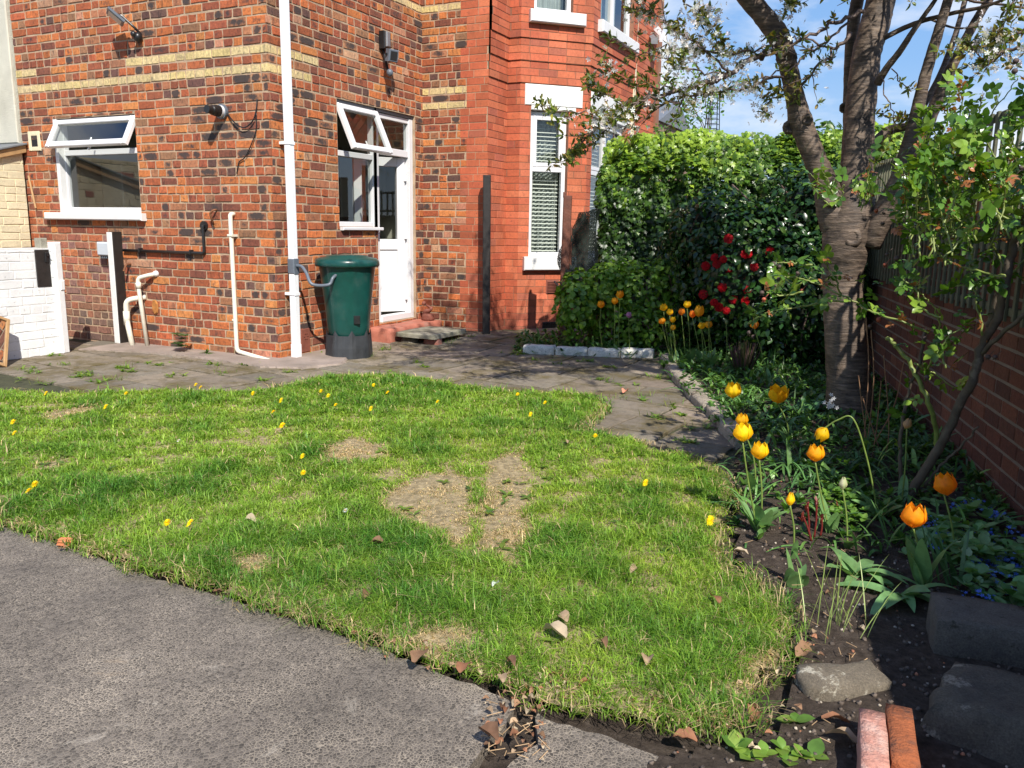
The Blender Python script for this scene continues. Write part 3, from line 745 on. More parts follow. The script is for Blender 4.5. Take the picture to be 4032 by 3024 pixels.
# concrete haunch along the kitchen wall
m = simple('pinkish_concrete', (.34, .27, .225), .93, .35, 7, .8, .008, 60, dirt=((.12, .10, .075), 3.5, .45, .75))
hp_ = [G(x, y) for x, y in [(250, 1425), (420, 1410), (620, 1385), (760, 1395), (950, 1420), (1120, 1440), (1210, 1440), (1330, 1432), (1480, 1425), (1560, 1440), (1420, 1462), (1200, 1480), (1050, 1470), (850, 1480), (600, 1472), (400, 1455)]]
def slab_poly(name, P, z, thick, mat, step=.04, amp=.012, seed=1, kind='structure', skirt=.5):
    pr = ragged([tuple(p[:2]) for p in P], step, amp, rng=random.Random(seed)); n_ = len(pr); cx = sum(p[0] for p in pr)/n_; cy = sum(p[1] for p in pr)/n_
    ins = [(cx+(x-cx)*.97, cy+(y-cy)*.97) for x, y in pr]
    mb = MB(); mb.add([(x, y, z-thick) for x, y in pr]+[(x, y, z) for x, y in ins], [tuple(range(n_, 2*n_))]+[(i, (i+1) % n_, n_+(i+1) % n_, n_+i) for i in range(n_)])
    o = mb.build(name, mat); 
    if kind: tag(o, kind=kind)
    return o
P2 = [(-7.35, 5.86), (-7.3, 5.2), (-6.7, 5.42), (-6.2, 5.46), (-5.6, 5.42), (-5.05, 5.35), (-4.7, 5.5), (-4.55, 5.85), (-4.75, 6.25), (-5.0, 6.5), (-5.3, 6.5), (-5.3, 5.86)]
slab_poly('concrete_haunch', P2, .022, .05, m)

# bed
KA, KB, KC = G(2030, 1398), G(2575, 1425), G(2890, 1765)
bedP = [(-3.50, 7.22), (KB[0], KB[1]), (KC[0], KC[1]), (-.66, 3.7), (-.52, 3.05), (-.30, 2.7), (-.2, 2.3), (-.22, 2.0), (-.50, 1.72), (-.2, 1.3), (.2, .5), (1.6, .5), (.75, 2.8), (.54, 4.0), (-.08, 7.0), (-.75, 10.4), (-3.3, 10.4), (-3.4, 9.3), (-4.15, 8.75), (-4.1, 8.55)]
def zbed(X, Y):
    d = polydist(bedP, X, Y); t = np.clip(d/.25, 0, 1)
    far = np.clip((Y-3.6)/.9, 0, 1)
    return -.004+t*(.02+.045*far)+.014*smooth_noise(X, Y, 9, 3)*t+.006*smooth_noise(X, Y, 31, 4)
def zbed1(x, y): return float(zbed(np.array([x]), np.array([y]))[0])
tag(grid_patch('flower_bed_soil', bedP, .035, zbed, M['soil']), kind='structure')
# pebbles and clods on the soil
def rock_template(rng, n=7, m=5, rough=.18):
    V = []; 
    for i in range(m+1):
        for k in range(n):
            a = 2*math.pi*k/n; b = math.pi*i/m; r = 1+rng.uniform(-rough, rough)
            V.append((r*math.sin(b)*math.cos(a), r*math.sin(b)*math.sin(a), r*.7*math.cos(b)))
    F = []
    for i in range(m):
        for k in range(n):
            F.append((i*n+k, (i+1)*n+k, (i+1)*n+(k+1) % n)); F.append((i*n+k, (i+1)*n+(k+1) % n, i*n+(k+1) % n))
    return np.array(V), np.array(F)
def scatter(name, tmpl, pos, nrm, size, col, mat, parent=None, spin=None, tdir=None, rng=rg, smooth=True, sx=None, uvc=None):
    V0, F0 = tmpl; N_ = len(pos); k = len(V0)
    nrm = nrm/(np.linalg.norm(nrm, axis=1, keepdims=True)+1e-9)
    if tdir is None: tdir = rng.normal(size=(N_, 3))
    t = tdir-nrm*np.sum(tdir*nrm, 1, keepdims=True); t /= np.linalg.norm(t, axis=1, keepdims=True)+1e-9
    b = np.cross(t, nrm); S = size[:, None]; sx = S if sx is None else sx[:, None]
    V = pos[:, None, :]+(V0[None, :, 0:1]*sx[:, None])*b[:, None, :]+(V0[None, :, 1:2]*S[:, None])*t[:, None, :]+(V0[None, :, 2:3]*S[:, None])*nrm[:, None, :]
    F = F0[None]+(np.arange(N_)*k)[:, None, None]
    C_ = np.repeat(col, k, axis=0)
    return mesh_np(name, V.reshape(-1, 3), F.reshape(-1, F0.shape[1]), mat, parent, C_, smooth)
mcol, nt, n, l, bs = nodes('stone_chips'); a = attr(nt)
l.new(mixc(nt, 1, a.outputs['Color'], ramp(nt, noise(nt, 60, 5, .6), [(.3, .75), (.7, 1.2)]), 'MULTIPLY'), bs.inputs['Base Color']); bs.inputs['Roughness'].default_value = .9
M['chips'] = mcol
NP = 4600; X = rg.uniform(-3.4, 1.3, NP*3); Y = 1.3+rg.beta(1.1, 1.9, NP*3)*6.5
ok = inpoly(bedP, X, Y); X, Y = X[ok][:NP], Y[ok][:NP]; n_ = len(X)
kk = rg.random(n_); pc = np.where((kk < .72)[:, None], np.array([.10, .077, .060])*rg.uniform(.6, 1.5, (n_, 1)), np.where((kk < .93)[:, None], np.array([.42, .36, .28])*rg.uniform(.5, 1.3, (n_, 1)), np.array([.36, .15, .08])*rg.uniform(.7, 1.2, (n_, 1))))
sz = np.where(kk < .72, rg.uniform(.0025, .009, n_), rg.uniform(.0018, .0065, n_)); 
P_ = np.stack([X, Y, zbed(X, Y)+sz*.25], 1)
nn = rg.normal(size=(n_, 3))*.3+[0, 0, 1]
tag(scatter('pebbles', rock_template(random.Random(5), 6, 4, .34), P_, nn, sz, pc, M['chips'], smooth=False), kind='stuff')

# ------------------------------------------------------------------ kerb stones of the bed
def rough_block(mb, c, ux, L, W, H, rng, col=None, amp=.008, top_scale=.9, seg=6):
    # a worn stone: box shell with displaced grid
    ux = np.array([ux[0], ux[1], 0.]); ux /= np.linalg.norm(ux); uy = np.array([-ux[1], ux[0], 0])
    ns, nw = max(3, int(L/.045)), max(3, int(W/.04)); nh = 4; V = {}; vs = []; fs = []
    ph = rng.uniform(0, 99)
    def P(i, j, k):
        key = (i, j, k)
        if key in V: return V[key]
        a, b, h = i/ns-.5, j/nw-.5, k/nh
        s = 1-(1-top_scale)*h
        x, y, z = a*L*s, b*W*s, h*H
        ex = abs(a) > .49; ey = abs(b) > .49; ez = h > .99
        e = .5*amp*((ex+ey+ez) >= 2)
        if ex: x -= math.copysign(e*2.0, a)
        if ey: y -= math.copysign(e*2.0, b)
        if ez and (ex or ey): z -= e*1.6
        x += rng.uniform(-amp, amp)*.7; y += rng.uniform(-amp, amp)*.7; z += (rng.uniform(-amp, amp)*.6+amp*.8*math.sin(a*9+ph)*math.cos(b*5+ph)) if k else 0
        p = np.array(c)+ux*x+uy*y+np.array([0, 0, z]); V[key] = len(vs); vs.append(p); return V[key]
    for i in range(ns):
        for j in range(nw): fs.append((P(i, j, nh), P(i+1, j, nh), P(i+1, j+1, nh), P(i, j+1, nh)))
        for k in range(nh):
            fs.append((P(i, 0, k), P(i+1, 0, k), P(i+1, 0, k+1), P(i, 0, k+1))); fs.append((P(i+1, nw, k), P(i, nw, k), P(i, nw, k+1), P(i+1, nw, k+1)))
    for j in range(nw):
        for k in range(nh):
            fs.append((P(ns, j, k), P(ns, j+1, k), P(ns, j+1, k+1), P(ns, j, k+1))); fs.append((P(0, j+1, k), P(0, j, k), P(0, j, k+1), P(0, j+1, k+1)))
    mb.add(vs, fs, col)
def top_dirt(name, base, top, lo=.35, sc=9, bstr=.9, rough=.92, chips=None, bd=.008):
    m, nt, n, l, bs = nodes(name); g = n.new('ShaderNodeNewGeometry'); s = n.new('ShaderNodeSeparateXYZ'); l.new(g.outputs['Normal'], s.inputs[0])
    mth = n.new('ShaderNodeMath'); mth.operation = 'ADD'; l.new(s.outputs[2], mth.inputs[0]); l.new(noise(nt, sc, 8, .7), mth.inputs[1])
    c = mixc(nt, 1, base, ramp(nt, noise(nt, 20, 8, .7), [(.25, .65), (.75, 1.2)]), 'MULTIPLY')
    if chips: c = mixc(nt, ramp(nt, noise(nt, chips[1], 7, .7), [(chips[2], 0), (chips[2]+.05, 1)]), c, chips[0])
    c = mixc(nt, ramp(nt, mth.outputs[0], [(lo+.75, 0), (lo+.9, .9)]), c, top)
    c = mixc(nt, 1, c, ramp(nt, noise(nt, 190, 4, .7), [(.3, .6), (.7, 1.35)]), 'MULTIPLY')
    l.new(c, bs.inputs['Base Color']); bs.inputs['Roughness'].default_value = rough; bump(nt, noise(nt, 60, 10, .85), bstr, bd*2, bs); return m
M['whitekerb'] = top_dirt('white_painted_kerb', (.80, .77, .68), (.085, .075, .022), .42, 12, chips=((.07, .06, .04), 14, .63))
M['stonekerb'] = top_dirt('mossy_kerb_stone', (.42, .36, .28), (.10, .085, .022), .52, 9, chips=((.15, .11, .075), 11, .56))
M['stone'] = top_dirt('weathered_stone', (.17, .15, .115), (.15, .135, .10), .3, 6, chips=((.42, .38, .30), 9, .58), bd=.014)
M['paintstone'] = top_dirt('old_painted_stone', (.30, .25, .18), (.13, .105, .05), .52, 12, chips=((.72, .66, .52), 11, .56), bd=.014)
rk = random.Random(9)
def kerb_run(P, Q, n_, mat, labels, h=.105, w_=.12, group=None, wob=.012):
    P = np.array(P[:2]); Q = np.array(Q[:2]); d = (Q-P)/n_; L = np.linalg.norm(d); nr = np.array([-d[1], d[0]])/L
    for i in range(n_):
        c = P+d*(i+.5)+nr*(w_/2+rk.uniform(-wob, wob)*.5); a = rk.uniform(-.04, .04)
        dd = np.array([d[0]*math.cos(a)-d[1]*math.sin(a), d[0]*math.sin(a)+d[1]*math.cos(a)])
        z = gz(c[0], c[1])-.03
        mb = MB(); rough_block(mb, (0, 0, 0), dd, L*1.01, w_*rk.uniform(.95, 1.05), h+.03+rk.uniform(-.006, .006), rk, amp=.006, top_scale=.97)
        o = mb.build('kerb_stone', mat, smooth=True); o.location = (c[0], c[1], z)
        tag(o, labels[i], 'kerb stone', group)
wl = ['white painted kerb stone at the rounded far end nearest the bay window', 'long white painted kerb stone in front of the strappy green clump', 'white painted kerb stone with flaking edge below the three back tulips', 'white painted kerb stone beside the corner of the bed']
kerb_run((-3.42, 7.24), (KB[0], KB[1]), 4, M['whitekerb'], wl, .085, .13, 'white painted kerb stones along the bed')
sl = ['mossy stone kerb block turning the corner of the bed', 'second unpainted kerb block from the bed corner', 'weathered kerb block beside the purple heather', 'unpainted kerb block level with the double daffodil clump', 'weathered kerb block left of the two tall yellow tulips', 'pale worn kerb block next to the damp patio slabs', 'last kerb block of the bed edge, nearest the lawn']
sl[3] = 'unpainted kerb block midway along the bed edge'
kerb_run((KB[0]+.04, KB[1]-.02), (KC[0], KC[1]), 7, M['stonekerb'], sl, .075, .14, 'weathered kerb stones along the bed', .03)
def stone(name, c, ux, L, W, H, mat, label, cat, amp=.014, ts=.93, seed=1, tilt=(0, 0)):
    mb = MB(); rough_block(mb, (0, 0, -.04), ux, L, W, H+.04, random.Random(seed), amp=amp, top_scale=ts)
    o = mb.build(name, mat, smooth=True); o.location = c; o.rotation_euler = (tilt[0], tilt[1], 0); return tag(o, label, cat)
a_, b_ = G(3110, 2770), G(3500, 2745)
cc = (a_+b_)/2
stone('edging_stone', (cc[0]+.0, cc[1]+.075, -.005), (b_-a_), .255, .14, .055, M['paintstone'], 'flat old edging stone with flaking white paint at the end of the lawn', 'stone', .010, .95, 3)
M['concrete'] = top_dirt('rough_concrete', (.16, .145, .12), (.14, .13, .105), .3, 6, chips=((.06, .055, .035), 8, .56), bd=.010)
stone('concrete_block', (.40, 2.72, 0), (1, .10), .50, .22, .12, M['concrete'], 'squared concrete block in the shade of the wall', 'block', .004, .985, 4)
stone('rubble_stone', (.40, 2.24, .0), (1, -.22), .50, .36, .10, M['stone'], 'large rough stone with pale lichen in the bottom right corner', 'stone', .010, .93, 6, (math.radians(-6), 0))
# two loose bricks on edge
def loose_brick(c, ux, col1, col2, label, seed, Ls=.235, Ws=.062, Hs=.10):
    mb = MB(); rough_block(mb, (0, 0, -.01), ux, Ls, Ws, Hs, random.Random(seed), amp=.0016, top_scale=.995)
    mt = simple('loose_brick_'+str(seed), col1, .95, .35, 60, 1.0, .008, 110, dirt=(col2, 16, .50, .66))
    o = mb.build('loose_brick', mt, smooth=True); o.location = c; return tag(o, label, 'brick')
a_, b_ = G(3437, 2790, .09), G(3450, 3010, .09)
loose_brick(((a_+b_)[0]/2, (a_+b_)[1]/2-.012, .0), (b_-a_), (.52, .25, .19), (.60, .38, .31), 'pale pink loose brick standing on edge', 2, .25)
a_, b_ = G(3540, 2770, .09), G(3570, 3000, .09)
loose_brick(((a_+b_)[0]/2, (a_+b_)[1]/2-.008, .0), (b_-a_), (.34, .10, .035), (.17, .07, .04), 'orange red loose brick standing on edge beside the pink one', 3, .25)
# flat grey slate / cap stones around the apron

# ------------------------------------------------------------------ things on and by the house
def tubeobj(name, mat, pts, r, parent=None, n=12, label=None, cat=None, smooth=True, group=None):
    if parent is None:
        c = np.array(pts[0], float); mb = MB(); mb.tube([np.array(p, float)-c for p in pts], r, n); o = mb.build(name, mat, None, smooth); o.location = tuple(c)
    else:
        mb = MB(); mb.tube(pts, r, n); o = mb.build(name, mat, parent, smooth)
    if label: tag(o, label, cat, group)
    return o
def arc(pts, r=.03, k=5):
    """round the corners of a polyline"""
    pts = [np.array(p, float) for p in pts]; o = [pts[0]]
    for i in range(1, len(pts)-1):
        a, b, c = pts[i-1], pts[i], pts[i+1]; da = (a-b)/np.linalg.norm(a-b); dc = (c-b)/np.linalg.norm(c-b)
        q = min(r, np.linalg.norm(a-b)*.45, np.linalg.norm(c-b)*.45)
        for j in range(k+1):
            t = j/k; p0, p2 = b+da*q, b+dc*q; o.append((1-t)**2*p0+2*t*(1-t)*b+t*t*p2)
    return o+[pts[-1]]
yf = YA-.001
# downpipe (square, seen corner on)
dpx, dpy = -5.165, 5.935
dp = empty('downpipe', (dpx, dpy, .02), 'white square rainwater downpipe at the corner of the house', 'downpipe')
mb = MB(); s_ = .0325
S0 = Fr((dpx, dpy, 0), (1, 0, 0), (0, 1, 0))
mb.frame_box(S0, -s_, s_, -s_, s_, .02, .815, bev=.005); mb.frame_box(S0, -s_, s_, -s_, s_, .93, 5.1, bev=.005)
mb.build('pipe', M['downpipe'], dp)
mb = MB(); mb.frame_box(S0, -s_-.004, s_+.004, -s_-.004, s_+.004, .0, .14, bev=.005); mb.frame_box(S0, -.02, .024, -.0375, -.0362, .022, .05); mb.build('shoe', M['downpipe'], dp)
for z in (.60, 1.955):
    mb = MB(); mb.frame_box(S0, -.088, s_+.006, -s_-.006, s_+.006, z, z+.028, bev=.004); mb.frame_box(S0, -.094, -.075, -.03, .05, z, z+.028, bev=.003); mb.build('bracket', M['downpipe'], dp)
mb = MB(); mb.frame_box(S0, -s_-.007, s_+.007, -s_-.007, s_+.007, .80, .94, bev=.008); dv = mb.build('rainwater_diverter', M['greyplastic'], dp)
# water butt
bc = (-4.85, 6.33)
bz = gz(*bc)
wb = empty('water_butt', (bc[0], bc[1], bz), 'dark green plastic water butt with lid on a black stand', 'water butt')
mb = MB(); prof = [(.178, .20), (.19, .215), (.197, .26), (.214, .45), (.232, .62), (.246, .74), (.262, .86), (.268, .875)]
mb.lathe((bc[0], bc[1], bz), prof, 48, flute=.012, nf=8); mb.build('barrel', M['butt'], wb, True)
mb = MB(); mb.lathe((bc[0], bc[1], bz), [(.262, .865), (.300, .868), (.304, .885), (.302, .905), (.296, .925), (.275, .945), (.20, .958), (.195, .968), (.12, .975), (.01, .978)], 40); mb.build('lid', M['butt'], wb, True)
mb = MB()
nS = 40; V = []; prof = [(.222, 0), (.218, .10), (.205, .22)]
for (r_, z_) in prof:
    for k in range(nS):
        a = 2*math.pi*k/nS; top = z_ > .2
        V.append((bc[0]+r_*math.cos(a)*(1+.03*math.cos(8*a)), bc[1]+r_*math.sin(a)*(1+.03*math.cos(8*a)), bz+z_+(.055*(math.cos(8*a) > .35) if top else 0)))
mb.add(V, [(i*nS+k, i*nS+(k+1) % nS, (i+1)*nS+(k+1) % nS, (i+1)*nS+k) for i in range(2) for k in range(nS)])
mb.lathe((bc[0], bc[1], bz), [(.20, .02), (.19, .20)], 24); mb.build('stand', M['standplastic'], wb)
mb = MB(); dirc = np.array([-bc[0], -bc[1]])/math.hypot(*bc); nrm_ = np.array([.62, -.785]); T_ = Fr((bc[0]+.207*nrm_[0], bc[1]+.207*nrm_[1], 0), (-nrm_[1], nrm_[0], 0), (nrm_[0], nrm_[1], 0))
uo = .075
mb.frame_box(T_, uo-.03, uo+.03, -.01, .004, bz+.335, bz+.415, bev=.003); mb.build('tap_plate', M['blackplastic'], wb)
hs = np.array([dpx+.036, dpy, .875]); he = np.array([bc[0]-.02, bc[1]-.235, bz+.815])
he = np.array([bc[0]+.05, bc[1]-.225, bz+.80])
sg = [hs, hs+[.07, -.01, -.005], hs+[.14, -.03, -.06], (hs+he)/2+[.06, -.14, -.12], he+[-.02, -.10, -.09], he+[0, -.06, -.03], he+[0, .0, .0]]
def spline(P, k=6):
    P = [np.array(p, float) for p in P]; Q = [2*P[0]-P[1]]+P+[2*P[-1]-P[-2]]; o = []
    for i in range(1, len(Q)-2):
        for j in range(k):
            t = j/k; a, b, c, d = Q[i-1:i+3]
            o.append(.5*((2*b)+(-a+c)*t+(2*a-5*b+4*c-d)*t*t+(-a+3*b-3*c+d)*t**3))
    return o+[P[-1]]
tubeobj('filler_hose', M['greyplastic'], spline(sg), .015, label='dark grey flexible hose between the downpipe and the water butt', cat='hose')

# waste pipes on the kitchen wall
def wp(name, px, r, label):
    return tubeobj(name, M['wastepipe'], arc(px, .05), r, label=label, cat='pipe')
w1 = empty('waste_pipe', (-5.725, YA-.05, .04), 'tall cream waste pipe that runs down the wall and along to the drain', 'pipe')
tubeobj('pipe', M['wastepipe'], arc([(-5.725, YA, 1.335), (-5.725, YA-.055, 1.335), (-5.725, YA-.055, .055), (-5.17, YA-.10, -.012)], .045), .0205, w1)
for z in (1.13, .34):
    mb = MB(); Q = Fr((-5.725, YA, 0), (1, 0, 0), (0, -1, 0)); mb.frame_box(Q, -.03, .03, .0, .08, z, z+.022, bev=.004) if z > 1 else mb.frame_box(Q, -.045, -.018, .0, .055, z, z+.018, bev=.003); mb.build('clip', M['wastepipe'], w1)
w2 = empty('waste_pipe', (-6.93, YA-.08, .0), 'thinner white waste pipe with a swept elbow above the orange rust stain', 'pipe')
tubeobj('pipe', M['wastepipe'], arc([(-6.80, YA, .74), (-6.83, YA-.05, .735), (-6.96, YA-.10, .70), (-6.955, YA-.10, .60), (-6.90, YA-.09, .01)], .05), .021, w2)
tubeobj('collar', M['wastepipe'], [(-6.958, YA-.10, .655), (-6.95, YA-.10, .60)], .027, w2)
mb = MB(); mb.ball((-6.80, YA-.01, .745), .035, col=None, sz=.9); mb.build('sealant', M['sillpaint'], w2, True)
w3 = empty('waste_pipe', (-7.10, YA-.12, .0), 'short white waste pipe beside the upright post, bent at the top', 'pipe')
tubeobj('pipe', M['wastepipe'], arc([(-6.98, YA, .50), (-7.02, YA-.05, .495), (-7.13, YA-.12, .47), (-7.135, YA-.12, .26), (-7.055, YA-.14, .01)], .07), .027, w3)
tubeobj('collar', M['wastepipe'], [(-7.135, YA-.12, .36), (-7.135, YA-.12, .22)], .032, w3)
# black overflow pipe
bp = empty('black_pipe', (-7.2, YA-.03, .967), 'thin black pipe running along the wall and up to a round outlet', 'pipe')
tubeobj('pipe', M['blackplastic'], arc([(-7.22, YA-.03, .967), (-6.105, YA-.03, .967), (-6.105, YA-.03, 1.23), (-6.108, YA, 1.235)], .03), .015, bp)
mb = MB(); mb.tube([(-6.108, YA+.0, 1.225), (-6.108, YA-.022, 1.225)], .045, 20); mb.tube([(-6.108, YA-.022, 1.225), (-6.108, YA-.04, 1.225)], .028, 16); mb.build('outlet_cap', M['blackplastic'], bp)
for x in (-6.98, -6.28):
    mb = MB(); Q = Fr((x, YA, 0), (1, 0, 0), (0, -1, 0)); mb.frame_box(Q, -.008, .008, 0, .05, .95, .995, bev=.003); mb.build('clip', M['blackplastic'], bp)
# small tap stubs
tubeobj('copper_stub', M['rust'], arc([(-5.94, YA, 1.375), (-5.94, YA-.05, 1.37), (-5.975, YA-.06, 1.34), (-5.965, YA-.03, 1.235)], .02), .010, label='bent rusty pipe stub on the wall under the cable', cat='pipe')
gt = empty('garden_tap', (-7.13, YA-.05, .78), 'old brass garden tap beside the upright post', 'tap')
mb = MB(); mb.tube(arc([(-7.16, YA, .83), (-7.16, YA-.06, .83), (-7.165, YA-.09, .76)], .02), .011, 8); mb.build('spout', M['rust'], gt)
mb = MB(); mb.tube([(-7.16, YA-.06, .84), (-7.16, YA-.06, .875)], .006, 6); mb.tube([(-7.19, YA-.06, .878), (-7.13, YA-.06, .878)], .006, 6); mb.build('handle', M['rust'], gt)
# meter/junction box
jb = empty('junction_box', (-7.44, YA, .90), 'pale grey plastic junction box left of the upright post', 'junction box')
mb = MB(); mb.frame_box(A, -7.53+8.7, -7.345+8.7, .008, .105, .905, 1.045, bev=.014); mb.build('case', simple('pale_blue_grey_plastic', (.50, .55, .60), .4, .05, 5, 0), jb)
mb = MB()
for k in range(4): mb.frame_box(A, -7.50+8.7+k*.028, -7.49+8.7+k*.028, .04, .09, .88, .91, bev=.002)
mb.build('cable_grommets', M['greyplastic'], jb)
# upright post, white face and black side
up = empty('wall_post', (-7.29, YA-.05, 0), 'upright board with a white face and black side fixed to the wall', 'post')
mb = MB(); mb.frame_box(A, 1.365, 1.44, .005, .115, .02, 1.15, bev=.004); mb.build('core', M['blackwood'], up)
mb = MB(); mb.frame_box(A, 1.360, 1.436, .1155, .123, .02, 1.145, bev=.003); mb.build('white_face', M['paint'], up)
# extractor outlet
ex = empty('flue_outlet', (-5.80, YA, 2.25), 'black flue outlet with a white collar sticking out of the wall', 'flue')
ctr = A(-5.80+8.7, 0, 2.25)
def cyl(mb, c, r, y0, y1, n=24): mb.tube([(c[0], YA-y0, c[2]), (c[0], YA-y1, c[2])], r, n)
mb = MB(); cyl(mb, ctr, .066, 0, .035); mb.build('wall_ring', M['greyplastic'], ex)
mb = MB(); cyl(mb, ctr, .054, .035, .062); mb.build('collar', M['upvc'], ex)
mb = MB(); mb.tube([(ctr[0], YA-.062, ctr[2]), (ctr[0], YA-.10, ctr[2]), (ctr[0], YA-.10, ctr[2]), (ctr[0], YA-.14, ctr[2]), (ctr[0], YA-.15, ctr[2]), (ctr[0], YA-.20, ctr[2])], [.052, .050, .046, .044, .037, .035], 24); mb.build('nozzle', M['blackplastic'], ex)
# dangling cable
tubeobj('cable', M['blackplastic'], spline([(-5.735, YA-.012, 2.235), (-5.715, YA-.02, 2.21), (-5.62, YA-.03, 2.13), (-5.52, YA-.03, 2.10), (-5.42, YA-.03, 2.16), (-5.385, YA-.02, 2.26), (-5.38, YA-.012, 2.34)]), .006, n=6, label='thin black cable looping beside the flue outlet', cat='cable')
tubeobj('cable', M['blackplastic'], spline([(-5.39, YA-.02, 2.22), (-5.40, YA-.02, 2.08), (-5.46, YA-.025, 1.95), (-5.55, YA-.02, 1.84), (-5.62, YA-.02, 1.80), (-5.66, YA-.015, 1.70)]), .005, n=6, label='loose cable end hanging down the wall below the clip', cat='cable')
# floodlights
fl = empty('floodlight', (-6.80, YA, 2.97), 'flat black floodlight tilted down, above the kitchen window', 'floodlight')
Tf = Tilt(A, 3.14, .17, math.radians(-55)); uL = -6.93+8.7
mb = MB(); mb.frame_box(Tf, uL-.13, uL+.10, .14, .175, 3.07, 3.22, bev=.008)
fc = np.array([-6.92, YA-.17, 3.13]); 
mb = MB()
def panel(mb, c, ax, ay, az, sx, sy, sz, bev=.006):
    fr = lambda u, d, z: c+ax*u+ay*d+az*z
    class Q: pass
    mb.frame_box(fr, -sx, sx, -sy, sy, -sz, sz, bev=bev)
def nv(v): v = np.array(v, float); return v/np.linalg.norm(v)
ay = nv((-.35, -.50, -.75)); ax = nv(np.cross(ay, [0, 0, 1.])); az = np.cross(ax, ay)
panel(mb, fc, ax, ay, az, .11, .014, .085); mb.build('housing', M['greyplastic'], fl)
mb = MB(); panel(mb, fc+ay*.0155, ax, ay, az, .09, .002, .065, .001); mb.build('lens', simple('diffuser', (.55, .56, .52), .3, .05, 5, 0), fl)
mb = MB(); mb.tube(arc([fc-ay*.01, fc-ay*.05+[.02, 0, -.02], (-6.79, YA-.07, 3.04), (-6.79, YA, 2.99)], .03), .012, 8); mb.build('bracket', M['blackplastic'], fl)
mb = MB(); mb.ball((-6.79, YA-.045, 2.965), .042, 10, 7, sz=1.1); mb.ball((-6.80, YA-.085, 2.985), .028, 10, 7); mb.build('motion_sensor', M['blackplastic'], fl, True)
f2 = empty('floodlight', (XA, 7.47, 3.0), 'black security floodlight with motion sensor above the back door', 'floodlight')
uB = 7.47-YA
mb = MB(); mb.frame_box(B, uB-.01, uB+.11, .0, .085, 3.07, 3.245, bev=.012); mb.build('back_box', M['blackplastic'], f2)
mb = MB(); mb.frame_box(B, uB-.008, uB+.06, .085, .112, 3.085, 3.235, bev=.008); mb.build('box_cover', M['metalgrey'], f2)
mb = MB(); c_ = B(uB+.02, .15, 2.995); ay = nv((.82, -.25, -.18)); ax = nv(np.cross(ay, [0, 0, 1.])); az = np.cross(ax, ay)
panel(mb, c_, ax, ay, az, .062, .035, .062, .008); mb.build('lamp_housing', M['greyplastic'], f2)
mb = MB(); panel(mb, c_+ay*.036, ax, ay, az, .043, .002, .043, .001); mb.build('lens', M['dark'], f2)
mb = MB(); mb.tube([B(uB+.05, .02, 3.07), B(uB+.04, .06, 2.93), B(uB+.03, .09, 2.86)], .016, 8); mb.tube([B(uB-.05, .13, 3.0), B(uB+.02, .10, 3.02)], .012, 8); mb.build('bracket', M['blackplastic'], f2)
mb = MB(); mb.ball(B(uB+.03, .115, 2.83), .036, 12, 8, sz=1.1); mb.build('motion_sensor', M['greyplastic'], f2, True)
# old fixings on the wall
fx = empty('broken_vent', (-8.50, YA, 2.08), 'broken cream vent plate with an arched hole near the neighbouring wall', 'vent')
mb = MB(); rect_frame(mb, A, .115, .305, 1.975, 2.175, .042, -.004, .016, .004); mb.frame_box(A, .15, .27, -.004, .012, 2.13, 2.145); mb.build('plate', M['creambrick'], fx)
mb = MB(); mb.frame_box(A, .156, .264, -.003, .007, 2.016, 2.134); mb.build('hole', M['dark'], fx)
tubeobj('wooden_strip', M['timber'], [(-8.625, YA-.02, 1.72), (-8.555, YA-.02, 1.38)], .012, n=4, label='thin weathered wooden strip hanging on the wall left of the window', cat='strip', smooth=False)
mb = MB(); Q = Fr((0, 0, 0), (1, 0, 0), (0, -1, 0)); pr_ = [(0, .0), (.035, .02), (.05, .07), (.045, .12), (.02, .15), (-.02, .15), (-.035, .10), (-.03, .04)]
mb.add([(x, 0, z) for x, z in pr_]+[(x*.8, -.012, .01+z*.9) for x, z in pr_], [tuple(range(8, 16))]+[(i, (i+1) % 8, 8+(i+1) % 8, 8+i) for i in range(8)])
o = mb.build('rusty_plug', simple('orange_rust', (.42, .17, .04), .9, .4, 30, .6, .004, 60)); o.location = (-6.845, YA-.012, .33); tag(o, 'orange rusty patch plugging a hole beside the white waste pipe', 'plug')
# step, slab, ornament
zs = .165
st = empty('door_step', (-5.12, 7.7, 0), 'red painted concrete step under the back door', 'step')
mb = MB(); rough_block(mb, (-5.12, 7.74, -.02), (0, 1), 1.10, .30, .02+zs, random.Random(4), amp=.005, top_scale=.99); mb.build('block', M['redstep'], st, True)
sb = empty('paving_slab_step', (-4.68, 7.57, .03), 'loose grey paving slab laid on bricks as a lower step', 'slab')
mb = MB(); rough_block(mb, (-4.68, 7.57, .085), (1, -.02), .50, .66, .05, random.Random(6), amp=.003, top_scale=.995); mb.build('slab', M['slab'], sb, True)
for (x, y) in ((-4.80, 7.33), (-4.52, 7.34), (-4.66, 7.80)):
    mb = MB(); rough_block(mb, (x, y, .0), (1, 0), .19, .10, .084, random.Random(int(x*-100)), amp=.003); mb.build('support_brick', M['redstep'] if x > -4.7 else M['stone'], sb, True)
og = empty('garden_ornament', (-5.10, 8.17, zs), 'small brown weathered ornament of a curled figure on a round base', 'ornament')
mb = MB(); mb.lathe((-5.10, 8.17, zs), [(.075, 0), (.078, .02), (.07, .035), (.073, .05), (.065, .07), (.05, .08)], 16); mb.build('base', M['terracotta'], og, True)
